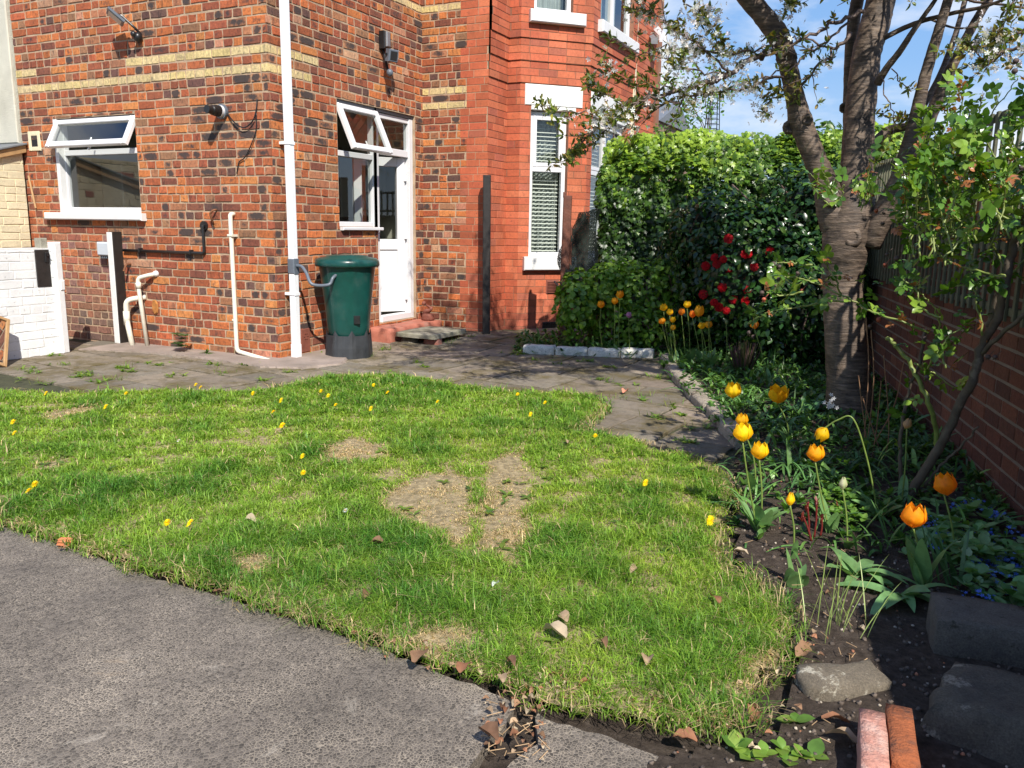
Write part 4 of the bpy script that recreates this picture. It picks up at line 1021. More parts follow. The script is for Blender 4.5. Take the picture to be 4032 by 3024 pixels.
mb = MB(); mb.tube(spline([(-5.13, 8.17, zs+.075), (-5.12, 8.16, zs+.10), (-5.08, 8.17, zs+.115), (-5.06, 8.18, zs+.14), (-5.10, 8.17, zs+.165), (-5.15, 8.16, zs+.19)]), [.035, .035, .034, .032, .031, .03, .03, .029, .028, .027, .026, .025, .024, .023, .022, .022, .022, .02, .02, .018, .018, .016, .016, .016, .014, .014, .012, .01, .01, .008, .006][:31], 8, jit=.25, rng=random.Random(2))
mb.ball((-5.145, 8.155, zs+.195), .028, 8, 6); mb.build('figure', M['terracotta'], og, True)

# posts
def post(name, c, wx, z0, z1, mat, label, lean=(0, 0), bev=.006):
    o = empty(name, (c[0], c[1], z0), label, 'post')
    mb = MB(); W_ = Fr((c[0], c[1], 0), (nv((1, .45, 0))), (nv((.45, -1, 0)))); 
    mb.frame_box(lambda u, d, z: W_(u+lean[0]*(z-z0), d+lean[1]*(z-z0), z), -wx, wx, -wx, wx, z0, z1, bev=bev); mb.build('timber', mat, o)
    return o
bp_ = (-4.335, 8.20)
po = post('timber_post', bp_, .042, .05, zat(1935, 690, bp_), M['blackwood'], 'tall black stained post at the corner of the house', (-.004, 0))
br = (-3.33, 8.05)
p2_ = post('timber_post', br, .045, .0, zat(2215, 770, br), M['brownwood'], 'old red brown post in front of the bay window', (.012, 0), .008)
# fence post broken tips
mb = MB(); W_ = Fr((br[0], br[1], 0), nv((1, .45, 0)), nv((.45, -1, 0))); zt_ = zat(2215, 770, br)
mb.frame_box(W_, -.030, -.002, -.04, .02, zt_-.02, zt_+.035, bev=.004); mb.frame_box(W_, .052, .075, -.02, .02, .55, zt_-.32, bev=.004); mb.build('splinter', M['brownwood'], p2_)
# mesh net draped at the hedge end
mm_, nt, n, l, bs = nodes('old_netting'); bs.inputs['Base Color'].default_value = (.010, .017, .011, 1); bs.inputs['Roughness'].default_value = .8
vo = n.new('ShaderNodeTexNoise'); vo.inputs['Scale'].default_value = 120; g = n.new('ShaderNodeNewGeometry'); l.new(g.outputs['Position'], vo.inputs['Vector'])
l.new(ramp(nt, vo.outputs['Fac'], [(.36, 0), (.42, 1)]), bs.inputs['Alpha'])
V = []; nu, nvv = 10, 14
for j in range(nvv+1):
    for i in range(nu+1):
        u, v = i/nu, j/nvv; wdt = .16+.22*math.sin(math.pi*min(1, v*1.1))
        V.append((-3.02-wdt*(1-u)+.035*math.sin(v*9+u*3), 8.05+.16*u+.07*math.sin(u*8+v*5), 1.42-.95*v+.05*u))
o = mesh_np('garden_netting', V, [(j*(nu+1)+i, j*(nu+1)+i+1, (j+1)*(nu+1)+i+1, (j+1)*(nu+1)+i) for j in range(nvv) for i in range(nu)], mm_, smooth=True)
tag(o, 'torn dark green netting hanging at the left end of the ivy hedge', 'netting')

# ------------------------------------------------------------------ neighbour's side
nb = empty('neighbouring_house', (-9.3, 5.9, 0), 'cream rendered wall of the neighbouring house at the left edge', 'house')
mb = MB(); Rn = Fr((-8.72, YA-.04, 0), (-1, 0, 0), (0, -1, 0)); mb.frame_box(Rn, 0, 3.5, -.5, 0, 2.06, ZT, bev=.01); mb.build('rendered_wall', M['render'], nb)
mb = MB(); mb.frame_box(Rn, -.0, 3.5, -.5, -.02, -.1, 2.06); mb.build('lower_wall', M['redmortar'], nb)
ot = empty('outbuilding', (-8.9, 4.5, 0), 'lean-to outbuilding wall of cream painted brick under a sloping timber edge', 'outbuilding')
On = Fr((-8.67, 5.76, 0), (0, -1, 0), (1, 0, 0)); mb = MB(); uvs = []
def colCr(u, z, rng, ln):
    if z < .86 or (rng.random() < .04): return pick([((.32, .10, .06), 1), ((.22, .09, .06), 1)], rng), 0
    j = rng.uniform(.93, 1.04); return (.70*j, .62*j, .42*j), 0
for k in range(0, 26): brickwork(mb, uvs, On, 0, 4.2-.12*0, k*PITCH, min((k+1)*PITCH, 1.97), [], colCr, joint=.009, pj=.003, prot=.005, hd=.2, phase=k)
wo_ = mb.build('wall', brick_mat('cream_painted_rough_brick', .10, .5), ot, uv=uvs)
bk = MB(); backing(bk, On, 0, 4.2, -.1, 1.97, []); bk.frame_box(On, 0, 4.2, -.6, -.01, -.1, 1.9); bk.build('mortar', M['creambrick'], wo_)
mb = MB(); mb.frame_box(lambda u, d, z: On(u, d, z-.27*u), -.02, 4.3, -.6, .05, 1.955, 2.035, bev=.005); mb.build('fascia', M['timber'], ot)
mb = MB(); mb.frame_box(lambda u, d, z: On(u, d, z-.27*u), -.02, 4.3, -.6, .075, 2.036, 2.056, bev=.004); mb.build('roof_felt', M['leadgrey'], ot)
# low white painted wall with end post and black panel
lw = empty('low_wall', (-7.4, 4.0, 0), 'low white painted brick wall with a black hatch beside the path', 'wall')
Lw = Fr((-7.28, 5.053, 0), (0, -1, 0), (1, 0, 0)); mb = MB(); uvs = []
colW = lambda u, z, rng, ln: ((.80, .80, .79), 0) 
for k in range(0, 11): brickwork(mb, uvs, Lw, 0, 3.4, k*.0915*PITCH/.08 if False else k*PITCH, (k+1)*PITCH, [(.05, .19, .64, .98)], colW, joint=.007, pj=.003, prot=.003, hd=.15, phase=k+50)
brickwork(mb, uvs, Lw, 0, 3.4, .88, .985, [(.05, .19, .64, .98)], colW, joint=.007, pj=.002, prot=.003, hd=.15, phase=70)
wo_ = mb.build('brickwork', brick_mat('white_painted_brick', .05, .35, .7), lw, uv=uvs)
bk = MB(); backing(bk, Lw, 0, 3.4, -.1, 1.0, [(.05, .19, .64, .98)], depth=.02); bk.frame_box(Lw, 0.01, 3.4, -.18, -.021, -.1, .999); bk.build('mortar', M['paint'], wo_)
mb = MB(); mb.frame_box(Lw, .052, .188, -.02, .008, .642, .985, bev=.003); hb = mb.build('hatch', M['blackwood'], lw)
mb = MB(); mb.frame_box(Lw, .055, .10, .008, .02, .87, .96, bev=.004); mb.tube([Lw(.065, .03, .93), Lw(.09, .03, .93)], .006, 6); mb.build('latch', M['blackplastic'], hb)
mb = MB(); mb.frame_box(Lw, -.05, .022, -.06, .045, 0.0, 1.055, bev=.01); mb.frame_box(Lw, -.052, .0, -.03, .055, .60, .70, bev=.01); mb.build('end_post', M['sillpaint'], lw)
mb = MB(); mb.frame_box(Lw, .02, .09, -.14, -.05, .99, 1.09, bev=.006); mb.build('post_stub', M['slab'], lw)
# leaning mirror
mi = empty('leaning_mirror', (-7.0, 4.25, 0), 'mirror in a pale wooden frame leaning on the white wall at the left edge', 'mirror')
mt_ = bpy.data.materials.new('mirror_glass'); mt_.use_nodes = True; b_ = mt_.node_tree.nodes['Principled BSDF']; b_.inputs['Metallic'].default_value = 1; b_.inputs['Roughness'].default_value = .02; b_.inputs['Base Color'].default_value = (.8, .82, .84, 1)
tp = onX(35, 1262, -7.17); bt = G(-60, 1480, .0); top = np.array([-7.17, tp[1], tp[2]]); bot = np.array([-6.93, tp[1]-.22, 0.0])
az = nv(top-bot); ax = nv(np.array([-.15, 1., 0.])-az*np.dot([-.15, 1, 0], az)); ay = np.cross(ax, az); ay = ay if ay[0] > 0 else -ay
Hm = np.linalg.norm(top-bot); Wm = .75
fm = lambda u, d, z: bot+ax*u+ay*d+az*z
mb = MB(); w_ = .028
mb.frame_box(fm, -w_, 0, 0, .022, 0, Hm, bev=.003); mb.frame_box(fm, -Wm, -Wm+w_, 0, .022, 0, Hm, bev=.003)
mb.frame_box(fm, -Wm+w_, -w_, 0, .0215, 0, w_, bev=.003); mb.frame_box(fm, -Wm+w_, -w_, 0, .0215, Hm-w_, Hm, bev=.003); mb.build('frame', M['timber'], mi)
mb = MB(); mb.frame_box(fm, -Wm+w_-.002, -w_+.002, .002, .010, w_-.002, Hm-w_+.002); mb.build('mirror_glass', mt_, mi)

# ------------------------------------------------------------------ boundary wall and trellis on the right
WP = np.array([.539, 4.002]); WD = nv((-.237, 1.145, 0)); WN = np.array([-WD[1], WD[0], 0]); WN = WN if WN[0] < 0 else -WN
BW = Fr((WP[0]-WD[0]*4.4, WP[1]-WD[1]*4.4, 0), WD, WN)
bw = empty('boundary_wall', tuple(BW(6, 0, 0)), 'tall dark red rock-faced brick boundary wall with pale mortar on the right', 'wall')
mb = MB(); uvs = []
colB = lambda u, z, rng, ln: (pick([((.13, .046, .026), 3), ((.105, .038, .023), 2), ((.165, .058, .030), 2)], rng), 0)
HW = 1.44
U2 = 1.95; HW2 = 1.64  # near section out of view, made taller to throw shade on the stones
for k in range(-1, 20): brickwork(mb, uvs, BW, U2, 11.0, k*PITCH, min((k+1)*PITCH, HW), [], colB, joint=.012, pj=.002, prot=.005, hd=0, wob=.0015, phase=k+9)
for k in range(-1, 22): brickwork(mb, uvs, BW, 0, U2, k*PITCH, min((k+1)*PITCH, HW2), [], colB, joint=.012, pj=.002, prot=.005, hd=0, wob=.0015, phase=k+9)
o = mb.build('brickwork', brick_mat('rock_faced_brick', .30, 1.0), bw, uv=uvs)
bk = MB(); backing(bk, BW, 0, 11, -.2, HW, []); bk.frame_box(BW, U2, 11, -.2, -.004, -.2, HW-.002); bk.frame_box(BW, 0, U2-.001, -.2, -.002, -.2, HW2-.002)
bk.build('mortar', simple('pale_grey_mortar', (.21, .165, .125), .95, .2, 12, .6, .004, 60), o)
tr = empty('trellis', tuple(BW(6, .03, .86)), 'grey green wooden trellis of upright slats fixed along the wall', 'trellis')
tmat = simple('grey_green_wood', (.12, .12, .075), .85, .35, 18, .6, .004, 50)
def wsolve(x, y):
    d = ray(x, y); t = np.dot(WN, BW.o-O3*0-np.array([0, 0, 0]))-np.dot(WN, O3); t = t/np.dot(WN, d); return O3+d*t
def wu(x, y): return float(np.dot(wsolve(x, y)-BW.o, WD))
pA, pB = wsolve(3440, 612), wsolve(3930, 470); uA, uB_ = wu(3440, 612), wu(3930, 470)
ztop = lambda u: 1.86
for k, z in enumerate((.90, 1.20, 1.52, 1.84)):
    mb = MB(); mb.frame_box(BW, 3.2, 10.2, .016, .036, z-.02, z+.02, bev=.003); mb.build('rail', tmat, tr)
rs = random.Random(8); u = 3.3; slat0 = None
while u < 10.2:
    mb = MB(); z1_ = 1.86+rs.uniform(-.01, .02); ln = rs.uniform(-.008, .008)
    mb.frame_box(lambda a, d, z: BW(a+ln*(z-1.4), d, z), u-.016, u+.016, .037, .052, .86+rs.uniform(-.01, .01), z1_, bev=.002); mb.build('slat', tmat, tr)
    u += .118+rs.uniform(-.008, .008)
# ------------------------------------------------------------------ beyond the hedge
lp = empty('street_lamp', (-5.5, 19, 0), 'grey street lamp with a white hood beyond the hedge', 'street lamp')
q = onY(2551, 200, 19.); lp.location = (q[0], 19, -.03)
mb = MB(); mb.tube([(q[0], 19, -.03), (q[0], 19, q[2])], [.07, .055], 12); mb.build('column', M['metalgrey'], lp, True)
mb = MB(); hx = nv((1, .2, 0)); Lh = Fr((q[0], 19, 0), hx, (0, -1, 0)); mb.frame_box(Lh, -.08, .36, -.12, .12, q[2]-.02, q[2]+.06, bev=.03); mb.build('hood', simple('white_lamp_hood', (.7, .72, .7), .4, .05, 5, 0), lp)
fh = empty('far_house', (-6, 26, 0), 'distant brown brick gable just showing over the hedge', 'house')
q0, q1 = onY(2470, 470, 26.), onY(2592, 470, 26.)
mb = MB(); Fh = Fr((0, 26, 0), (1, 0, 0), (0, -1, 0)); mb.frame_box(Fh, q0[0]-3, q1[0], -4, 0, -.03, q0[2]-.1); mb.build('wall', simple('far_brick', (.26, .17, .12), .9, .3, 6, .4), fh)
mb = MB(); zz = q0[2]-.1; mb.add([(q0[0]-3.2, 25.8, zz), (q1[0]+.1, 25.8, zz), (q1[0]+.1, 30.2, zz), (q0[0]-3.2, 30.2, zz), (q0[0]-3.2, 28, zz+.8), (q1[0]+.1, 28, zz+.8)], [(0, 1, 5, 4), (3, 4, 5, 2), (1, 2, 5), (0, 4, 3), (0, 3, 2, 1)]); mb.build('roof', M['leadgrey'], fh)
bd = empty('black_drainpipe', (-3.56, 11.95, 0), 'black cast iron drainpipe beside the porch at the far end of the house', 'drainpipe')
qa = onY(2530, 480, 11.8); qx = qa[0]
mb = MB(); mb.tube([(qx, 11.8, -.03), (qx, 11.8, ZT)], .055, 14); mb.build('pipe', M['blackplastic'], bd, True)
mb = MB(); mb.tube([(qx, 11.8, qa[2]-.02), (qx, 11.8, qa[2]+.05)], .07, 14); mb.build('joint_collar', M['blackplastic'], bd, True)
g0, g1 = onY(2540, 75, 12.6), onY(2612, 150, 11.6)
gu = empty('rain_gutter', tuple(g1), 'white gutter end projecting past the black drainpipe', 'gutter')
ds = nv(g1-g0); mb = MB(); up_ = np.array([0, 0, 1.]); sd_ = nv(np.cross(ds, up_))
mb.frame_box(lambda u, d, z: g0+ds*u+sd_*d+up_*z, -.3, np.linalg.norm(g1-g0), -.06, .06, -.05, .05, bev=.02); mb.build('gutter', M['upvc'], gu)
mb = MB(); mb.frame_box(lambda u, d, z: g0+ds*u+sd_*d+up_*z, -.3, np.linalg.norm(g1-g0)-.05, .061, .16, -.09, -.02); mb.build('soffit', M['leadgrey'], gu)
GRASS_N = 300000

# ------------------------------------------------------------------ plants: helpers
def oval_leaf(w=.5, fold=.10, droop=.18, seg=4, tip=1.0):
    V = []; F = []
    for i in range(seg+1):
        t = i/seg; hw = w*.5*(math.sin(math.pi*min(1, t**.85))**.8 if 0 < t < 1 else 0)*tip
        z = -droop*t*t; V.append((0, t, z))
        if 0 < t < 1: V += [(-hw, t, z+fold*hw*2), (hw, t, z+fold*hw*2)]
    def L(i): return 1+3*(i-1)
    F += [(0, L(1)+2, L(1)), (0, L(1), L(1)+1)]
    for i in range(1, seg-1):
        a, b = L(i), L(i+1); F += [(a, a+2, b+2), (a, b+2, b), (a, b, b+1), (a, b+1, a+1)]
    a = L(seg-1); e = len(V)-1; F += [(a, a+2, e), (a, e, a+1)]
    return np.array(V), np.array(F)
def ivy_leaf():
    out_ = [(0, 0, 0), (.30, -.10, .02), (.52, .22, -.03), (.28, .38, .03), (.40, .66, -.03), (.14, .64, .02), (0, 1.0, -.08), (-.14, .64, .02), (-.40, .66, -.03), (-.28, .38, .03), (-.52, .22, -.03), (-.30, -.10, .02)]
    V = [(0, .35, .06)]+out_; n = len(out_)
    return np.array(V, float), np.array([(0, 1+(i+1) % n, 1+i) for i in range(n)])
def flower5(cup=.3):
    V = [(0, 0, 0)]; F = []
    for k in range(5):
        a = 2*math.pi*k/5; 
        for da, r, z in ((-.45, .62, cup*.6), (-.2, 1.0, cup), (.2, 1.0, cup), (.45, .62, cup*.6)):
            V.append((r*math.cos(a+da), r*math.sin(a+da), z))
        b = 1+4*k; F += [(0, b, b+1), (0, b+1, b+2), (0, b+2, b+3)]
    return np.array(V, float), np.array(F)
LEAF = oval_leaf(.55); NARROW = oval_leaf(.36, .14, .25); ROUND = oval_leaf(.78, .08, .16); IVY = ivy_leaf(); FLW = flower5()
def blend(cols, wts, n, rng=rg, jit=.18):
    c = np.array(cols, float); i = rng.choice(len(cols), n, p=np.array(wts)/sum(wts)); return c[i]*rng.uniform(1-jit, 1+jit, (n, 1))*rng.uniform(.94, 1.06, (n, 3))
def strap(mb, base, az, L, w, rise, droop, col, seg=6, twist=0, cup=.2):
    """an arching strap leaf"""
    base = np.array(base, float); d = np.array([math.cos(az), math.sin(az), 0]); s = np.array([-d[1], d[0], 0]); V = []; 
    for i in range(seg+1):
        t = i/seg; p = base+d*(L*(t*math.cos(rise)+droop*.35*t*t))+np.array([0, 0, L*(math.sin(rise)*t-droop*t*t)])
        hw = w*.5*(min(1, t*2.2+.45))*(1-t**3)**.7 if t < 1 else w*.02
        q = s*math.cos(twist*t)+np.array([0, 0, 1])*math.sin(twist*t)
        V += [p-q*hw, p-np.array([0, 0, cup*hw*.6]), p+q*hw]
    F = []
    for i in range(seg):
        a, b = 3*i, 3*i+3; F += [(a, a+1, b+1, b), (a+1, a+2, b+2, b+1)]
    mb.add(V, F, col)

# ------------------------------------------------------------------ lawn
lawn_px = [(-1400, 1640), (-500, 1560), (0, 1548), (220, 1560), (420, 1556), (640, 1545), (820, 1552), (980, 1556), (1130, 1535), (1230, 1500), (1330, 1488), (1500, 1486), (1700, 1505), (1880, 1540), (2050, 1555), (2230, 1552), (2370, 1585), (2390, 1620), (2330, 1670), (2270, 1712), (2420, 1735), (2600, 1768), (2760, 1830), (2850, 1900), (2880, 1990), (2850, 2080), (2840, 2180), (2880, 2270), (3020, 2350), (3090, 2440), (3110, 2540), (3080, 2640), (2960, 2760), (2940, 2860), (2800, 2900), (2620, 2870), (2450, 2850), (2250, 2815), (2090, 2760), (1980, 2715), (1850, 2665), (1700, 2612), (1500, 2556), (1330, 2502), (1150, 2440), (980, 2388), (820, 2330), (640, 2280), (520, 2242), (350, 2178), (200, 2130), (0, 2070), (-300, 2008), (-1400, 1800)]
LP_ = [tuple(G(x, y)[:2]) for x, y in lawn_px]
def zlawn(X, Y): return .012+.010*smooth_noise(X, Y, 4.5, 8)+.008*smooth_noise(X, Y, 14, 9)+np.clip(polydist(LP_, X, Y)/.2, 0, 1)*.02
m, nt, n, l, bs = nodes('lawn_thatch')
c = ramp(nt, noise(nt, 28, 8, .7), [(.27, (.10, .08, .045)), (.45, (.27, .21, .11)), (.62, (.46, .36, .20)), (.8, (.58, .46, .28))])
l.new(c, bs.inputs['Base Color']); bs.inputs['Roughness'].default_value = .95; bump(nt, noise(nt, 90, 8, .75), 1, .012, bs)
lw_o = grid_patch('lawn', LP_, .04, zlawn, m); tag(lw_o, kind='structure')
bare = [[(1500, 2010), (1560, 1930), (1660, 1900), (1790, 1870), (1850, 1900), (1870, 2120), (1780, 2190), (1720, 2120), (1560, 2080)],
        [(1920, 1850), (1980, 1810), (2060, 1800), (2085, 1950), (2085, 2170), (2020, 2260), (1930, 2230), (1870, 2120), (1900, 1980)],
        [(1270, 1790), (1400, 1750), (1520, 1775), (1510, 1830), (1300, 1850)], [(160, 1650), (380, 1615), (390, 1640), (200, 1675)], [(150, 1850), (280, 1830), (260, 1880), (160, 1890)],
        [(900, 2230), (1050, 2210), (1060, 2300), (940, 2290)], [(1620, 2540), (1820, 2480), (1850, 2560), (1700, 2590)], [(2900, 2620), (3060, 2600), (3050, 2700), (2930, 2760)], [(2560, 1730), (2680, 1790), (2640, 1815), (2560, 1800)]]
bareP = [[tuple(G(x, y)[:2]) for x, y in b] for b in bare]
def grass_field(NB, seed=5):
    r = np.random.default_rng(seed)
    xs = [p[0] for p in LP_]; ys = [p[1] for p in LP_]
    X = r.uniform(max(-8.2, min(xs)), max(xs)+.05, NB*4); Y = r.uniform(min(ys)-.03, max(ys)+.05, NB*4)
    D = np.hypot(X, Y)
    e = polydist(LP_, X, Y); I = inpoly(LP_, X, Y); ed = np.where(I, e, -e)
    keep = ed > -.045+.05*smooth_noise(X, Y, 22, 4)
    keep &= r.random(len(X)) < np.clip(2.9/D, .35, 1.0)
    X, Y, D, ed = X[keep], Y[keep], D[keep], ed[keep]
    bv = np.zeros(len(X))
    for b in bareP:
        dd = polydist(b, X, Y); ii = inpoly(b, X, Y); sd_ = np.where(ii, dd, -dd)+.045*smooth_noise(X, Y, 17, 2)
        bv = np.maximum(bv, np.clip(sd_/.06+.4, 0, 1))
    n1 = smooth_noise(X, Y, 2.4, 31); n2 = smooth_noise(X, Y, 6.5, 32)*1.25; n3 = smooth_noise(X, Y, 19, 33)*1.2
    dens = np.clip(1-.22*bv+.0*n1, 0, 1)*np.clip(.82+.5*n3+.25*n2, .22, 1)
    dens *= np.clip((ed+.06)/.12, .25, 1)
    k = r.random(len(X)) < dens; X, Y, D, bv, n1, n2, n3, ed = (a[k] for a in (X, Y, D, bv, n1, n2, n3, ed))
    X, Y, D, bv, n1, n2, n3, ed = (a[:NB] for a in (X, Y, D, bv, n1, n2, n3, ed)); n = len(X)
    h = (.024+.040*r.random(n)**1.7)*(1+.40*n2+.38*n1); h = np.clip(h, .012, .09)*(1-.66*bv)
    h *= 1+.45*np.clip(n3, -.6, 1)
    h *= 1+.35*np.exp(-((X+.9)**2+(Y-2.45)**2)/.06)+.5*np.exp(-((X+.25)**2+(Y-3.0)**2)/.08)
    lt = r.random(n) < .05; h = np.where(lt, h*1.6, h)
    w = (.0017+.0019*r.random(n))*np.clip(D/2.6, 1, 2.4)
    az = r.uniform(0, 2*np.pi, n)+.7*n1; ln = r.uniform(.35, 1.5, n)
    bd = np.stack([np.cos(az), np.sin(az), np.zeros(n)], 1); sd = np.stack([-np.sin(az+r.normal(0, .5, n)), np.cos(az), np.zeros(n)], 1)
    P = np.stack([X, Y, zlawn(X, Y)-.004], 1); up = np.array([0, 0, 1.]); H = h[:, None]; W = w[:, None]; Ln = ln[:, None]
    m1 = P+up*H*.55*(1-.15*Ln)+bd*H*.28*Ln; t1 = P+up*H*(1-.45*Ln)+bd*H*.95*Ln
    V = np.stack([P-sd*W*.5, P+sd*W*.5, m1-sd*W*.42, m1+sd*W*.42, t1], 1).reshape(-1, 3)
    F = (np.array([(0, 1, 3), (0, 3, 2), (2, 3, 4)])[None]+(np.arange(n)*5)[:, None, None]).reshape(-1, 3)
    a = np.array([.27, .43, .045]); b = np.array([.075, .22, .025]); y_ = np.array([.52, .56, .07]); s = np.array([.66, .50, .27])
    t = np.clip(.42+.62*n1+.42*n2+r.normal(0, .20, n), 0, 1)[:, None]
    c = b*t+a*(1-t); q = np.clip(-n2*.6+r.normal(0, .25, n)+(X+1.5)*.04, 0, 1)[:, None]*.55; c = c*(1-q)+y_*q
    dry = r.random(n) < np.clip(.05+.86*bv+.25*(ed < .05)+.1*(n3 < -.5), 0, .94); c[dry] = s*r.uniform(.6, 1.15, (dry.sum(), 1))
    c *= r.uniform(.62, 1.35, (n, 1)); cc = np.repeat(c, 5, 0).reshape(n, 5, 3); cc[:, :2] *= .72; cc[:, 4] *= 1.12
    return V, F, cc.reshape(-1, 3)
V, F, c = grass_field(GRASS_N)
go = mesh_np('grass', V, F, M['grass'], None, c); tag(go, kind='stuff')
# broad weed leaves in the lawn and moss at its edges
def in_poly_points(P, n_, rng):
    xs = [p[0] for p in P]; ys = [p[1] for p in P]; X = rng.uniform(max(-8, min(xs)), max(xs), n_*6); Y = rng.uniform(min(ys), max(ys), n_*6); k = inpoly(P, X, Y); return X[k][:n_], Y[k][:n_]
def rosettes(centres, nl, size, cols, wts, flat=.35, rng=rg, tm=LEAF):
    P = []; Nn = []; T = []; S = []; 
    for (x, y, z) in centres:
        k = int(rng.integers(*nl)); a0 = rng.uniform(0, 6.28)
        for i in range(k):
            a = a0+i*6.28/k+rng.uniform(-.4, .4); e = rng.uniform(.05, flat*1.6)
            d = np.array([math.cos(a)*math.cos(e), math.sin(a)*math.cos(e), math.sin(e)]); P.append((x, y, z)); T.append(d)
            Nn.append((-math.cos(a)*math.sin(e), -math.sin(a)*math.sin(e), math.cos(e))); S.append(rng.uniform(*size))
    P, Nn, T, S = map(np.array, (P, Nn, T, S)); return dict(pos=P, nrm=Nn, tdir=T, size=S, col=blend(cols, wts, len(P), rng))
X, Y = in_poly_points(LP_, 330, rg); cs = np.stack([X, Y, zlawn(X, Y)+.006], 1)
R_ = rosettes(cs, (3, 7), (.022, .055), [(.14, .24, .035), (.20, .30, .04), (.08, .16, .03)], [3, 2, 2])
tag(scatter('lawn_weeds', oval_leaf(.42, .1, .2), R_['pos'], R_['nrm'], R_['size'], R_['col'], M['leaf'], tdir=R_['tdir']), kind='stuff')

# weeds and small grass in the patio joints
rp_ = np.random.default_rng(77)
wpx = [(100, 1460), (210, 1400), (250, 1440), (330, 1470), (130, 1470), (520, 1465), (480, 1450), (620, 1440), (300, 1490), (690, 1480), (840, 1440), (990, 1440), (930, 1400), (1250, 1400), (1440, 1405), (1510, 1380), (1640, 1430), (1680, 1450), (1800, 1330), (1870, 1345), (1760, 1360), (2180, 1420), (2190, 1440), (2290, 1390), (2310, 1430), (2400, 1450), (2060, 1400), (2000, 1395), (2100, 1425), (2530, 1580), (2590, 1650), (2440, 1520), (2380, 1500), (2680, 1640), (2600, 1490), (2250, 1700), (350, 1480), (560, 1430), (880, 1470), (1050, 1500), (1130, 1470), (1560, 1470), (450, 1500), (390, 1510), (170, 1510), (60, 1500), (2630, 1600), (2720, 1740), (2780, 1690)]
cs = [];
for x, y in wpx:
    p = G(x, y)
    for j in range(rp_.integers(2, 6)):
        xx, yy = p[0]+rp_.normal(0, .05), p[1]+rp_.normal(0, .035); cs.append((xx, yy, gz(xx, yy)+.004))
R_ = rosettes(cs, (5, 11), (.02, .065), [(.16, .27, .035), (.24, .34, .05), (.10, .17, .03)], [3, 2, 2], .5, rp_)
tag(scatter('patio_weeds', oval_leaf(.3, .1, .25), R_['pos'], R_['nrm'], R_['size'], R_['col'], M['leaf'], tdir=R_['tdir']), kind='stuff')
mb = MB(); rr = random.Random(12)
for x, y in wpx[::2]+[(1520, 1375), (1830, 1340), (1790, 1350), (1450, 1400), (2370, 1590), (2540, 1560), (2450, 1570)]:
    p = G(x, y)
    for k in range(22): strap(mb, (p[0]+rr.gauss(0, .05), p[1]+rr.gauss(0, .03), gz(p[0], p[1])), rr.uniform(0, 6.3), rr.uniform(.03, .10), .004, rr.uniform(.5, 1.4), rr.uniform(.1, .5), (.18*rr.uniform(.7, 1.3), .27*rr.uniform(.8, 1.2), .05), 3)
tag(mb.build('patio_grass', M['grass']), kind='stuff')

# dandelions, daisies
def disc_flower(mb, c, r, n1, col, tilt, rr, layers=3):
    for L in range(layers):
        for k in range(n1):
            a = 2*math.pi*(k+.5*L)/n1+rr.uniform(-.1, .1); q = r*(1-.25*L)*rr.uniform(.85, 1.05); h = r*(.05+.22*L)
            d = np.array([math.cos(a), math.sin(a), 0]); s = np.array([-d[1], d[0], 0])*r*.13
            z = np.array([tilt[0]*d[0]+tilt[1]*d[1]]); p = np.array(c)
            mb.add([p+[0, 0, h*.4], p+d*q*.6-s+[0, 0, h+z[0]*q*.6], p+d*q+[0, 0, h*1.05+z[0]*q], p+d*q*.6+s+[0, 0, h+z[0]*q*.6]], [(0, 1, 2, 3)], col)
dpx = [(28, 913), (31, 937), (75, 1048), (62, 1062), (272, 851), (99, 851), (423, 832), (433, 838), (546, 851), (607, 866), (693, 846), (709, 856), (609, 921), (653, 987), (655, 1023), (837, 849), (801, 884), (725, 876), (807, 833), (1118, 853), (1177, 871), (1146, 896), (945, 869), (1286, 943), (1394, 1045), (1534, 1127), (361, 1131), (410, 1132), (228, 880), (590, 891)]
rr = random.Random(31); DG = 'dandelions in the lawn'
special = {23: 'dandelion at the corner of the lawn next to the patio slabs', 24: 'lone dandelion by the dark tuft right of the bare patches', 25: 'big dandelion at the edge of the flower bed', 12: 'large open dandelion in the middle of the left lawn'}
proto = None
for i, (x, y) in enumerate(dpx):
    g0 = G(x*1.8228, y*1.8228, .09); s_ = (.023 if i in (2, 12, 25, 0) else .018)*rr.uniform(.9, 1.1)
    o = empty('dandelion', (g0[0], g0[1], .02), special.get(i, 'small yellow dandelion flower in the grass'), 'dandelion', DG)
    mb = MB(); disc_flower(mb, (g0[0], g0[1], .093), s_, 14, (1, .78, .01), (rr.uniform(-.2, .5), rr.uniform(.3, .9)), rr); mb.build('flower_head', M['petal'], o)
    mb = MB(); mb.tube([(g0[0], g0[1], .0), (g0[0], g0[1], .093)], .0022, 5, (.22, .30, .08)); mb.build('stem', M['leaf'], o)
for (x, y), lb in (((386, 961), 'small white daisy in the left part of the lawn'), ((746, 1115), 'white daisy left of the bare patch')):
    g0 = G(x*1.8228, y*1.8228, .04); o = empty('daisy', (g0[0], g0[1], .02), lb, 'daisy')
    mb = MB(); disc_flower(mb, (g0[0], g0[1], .065), .014, 14, (.85, .85, .85), (0, .5), rr, 1); mb.build('petals', M['petal'], o)
    mb = MB(); mb.ball((g0[0], g0[1], .068), .004, 6, 4, (.8, .5, .02), .5); mb.build('centre', M['petal'], o)

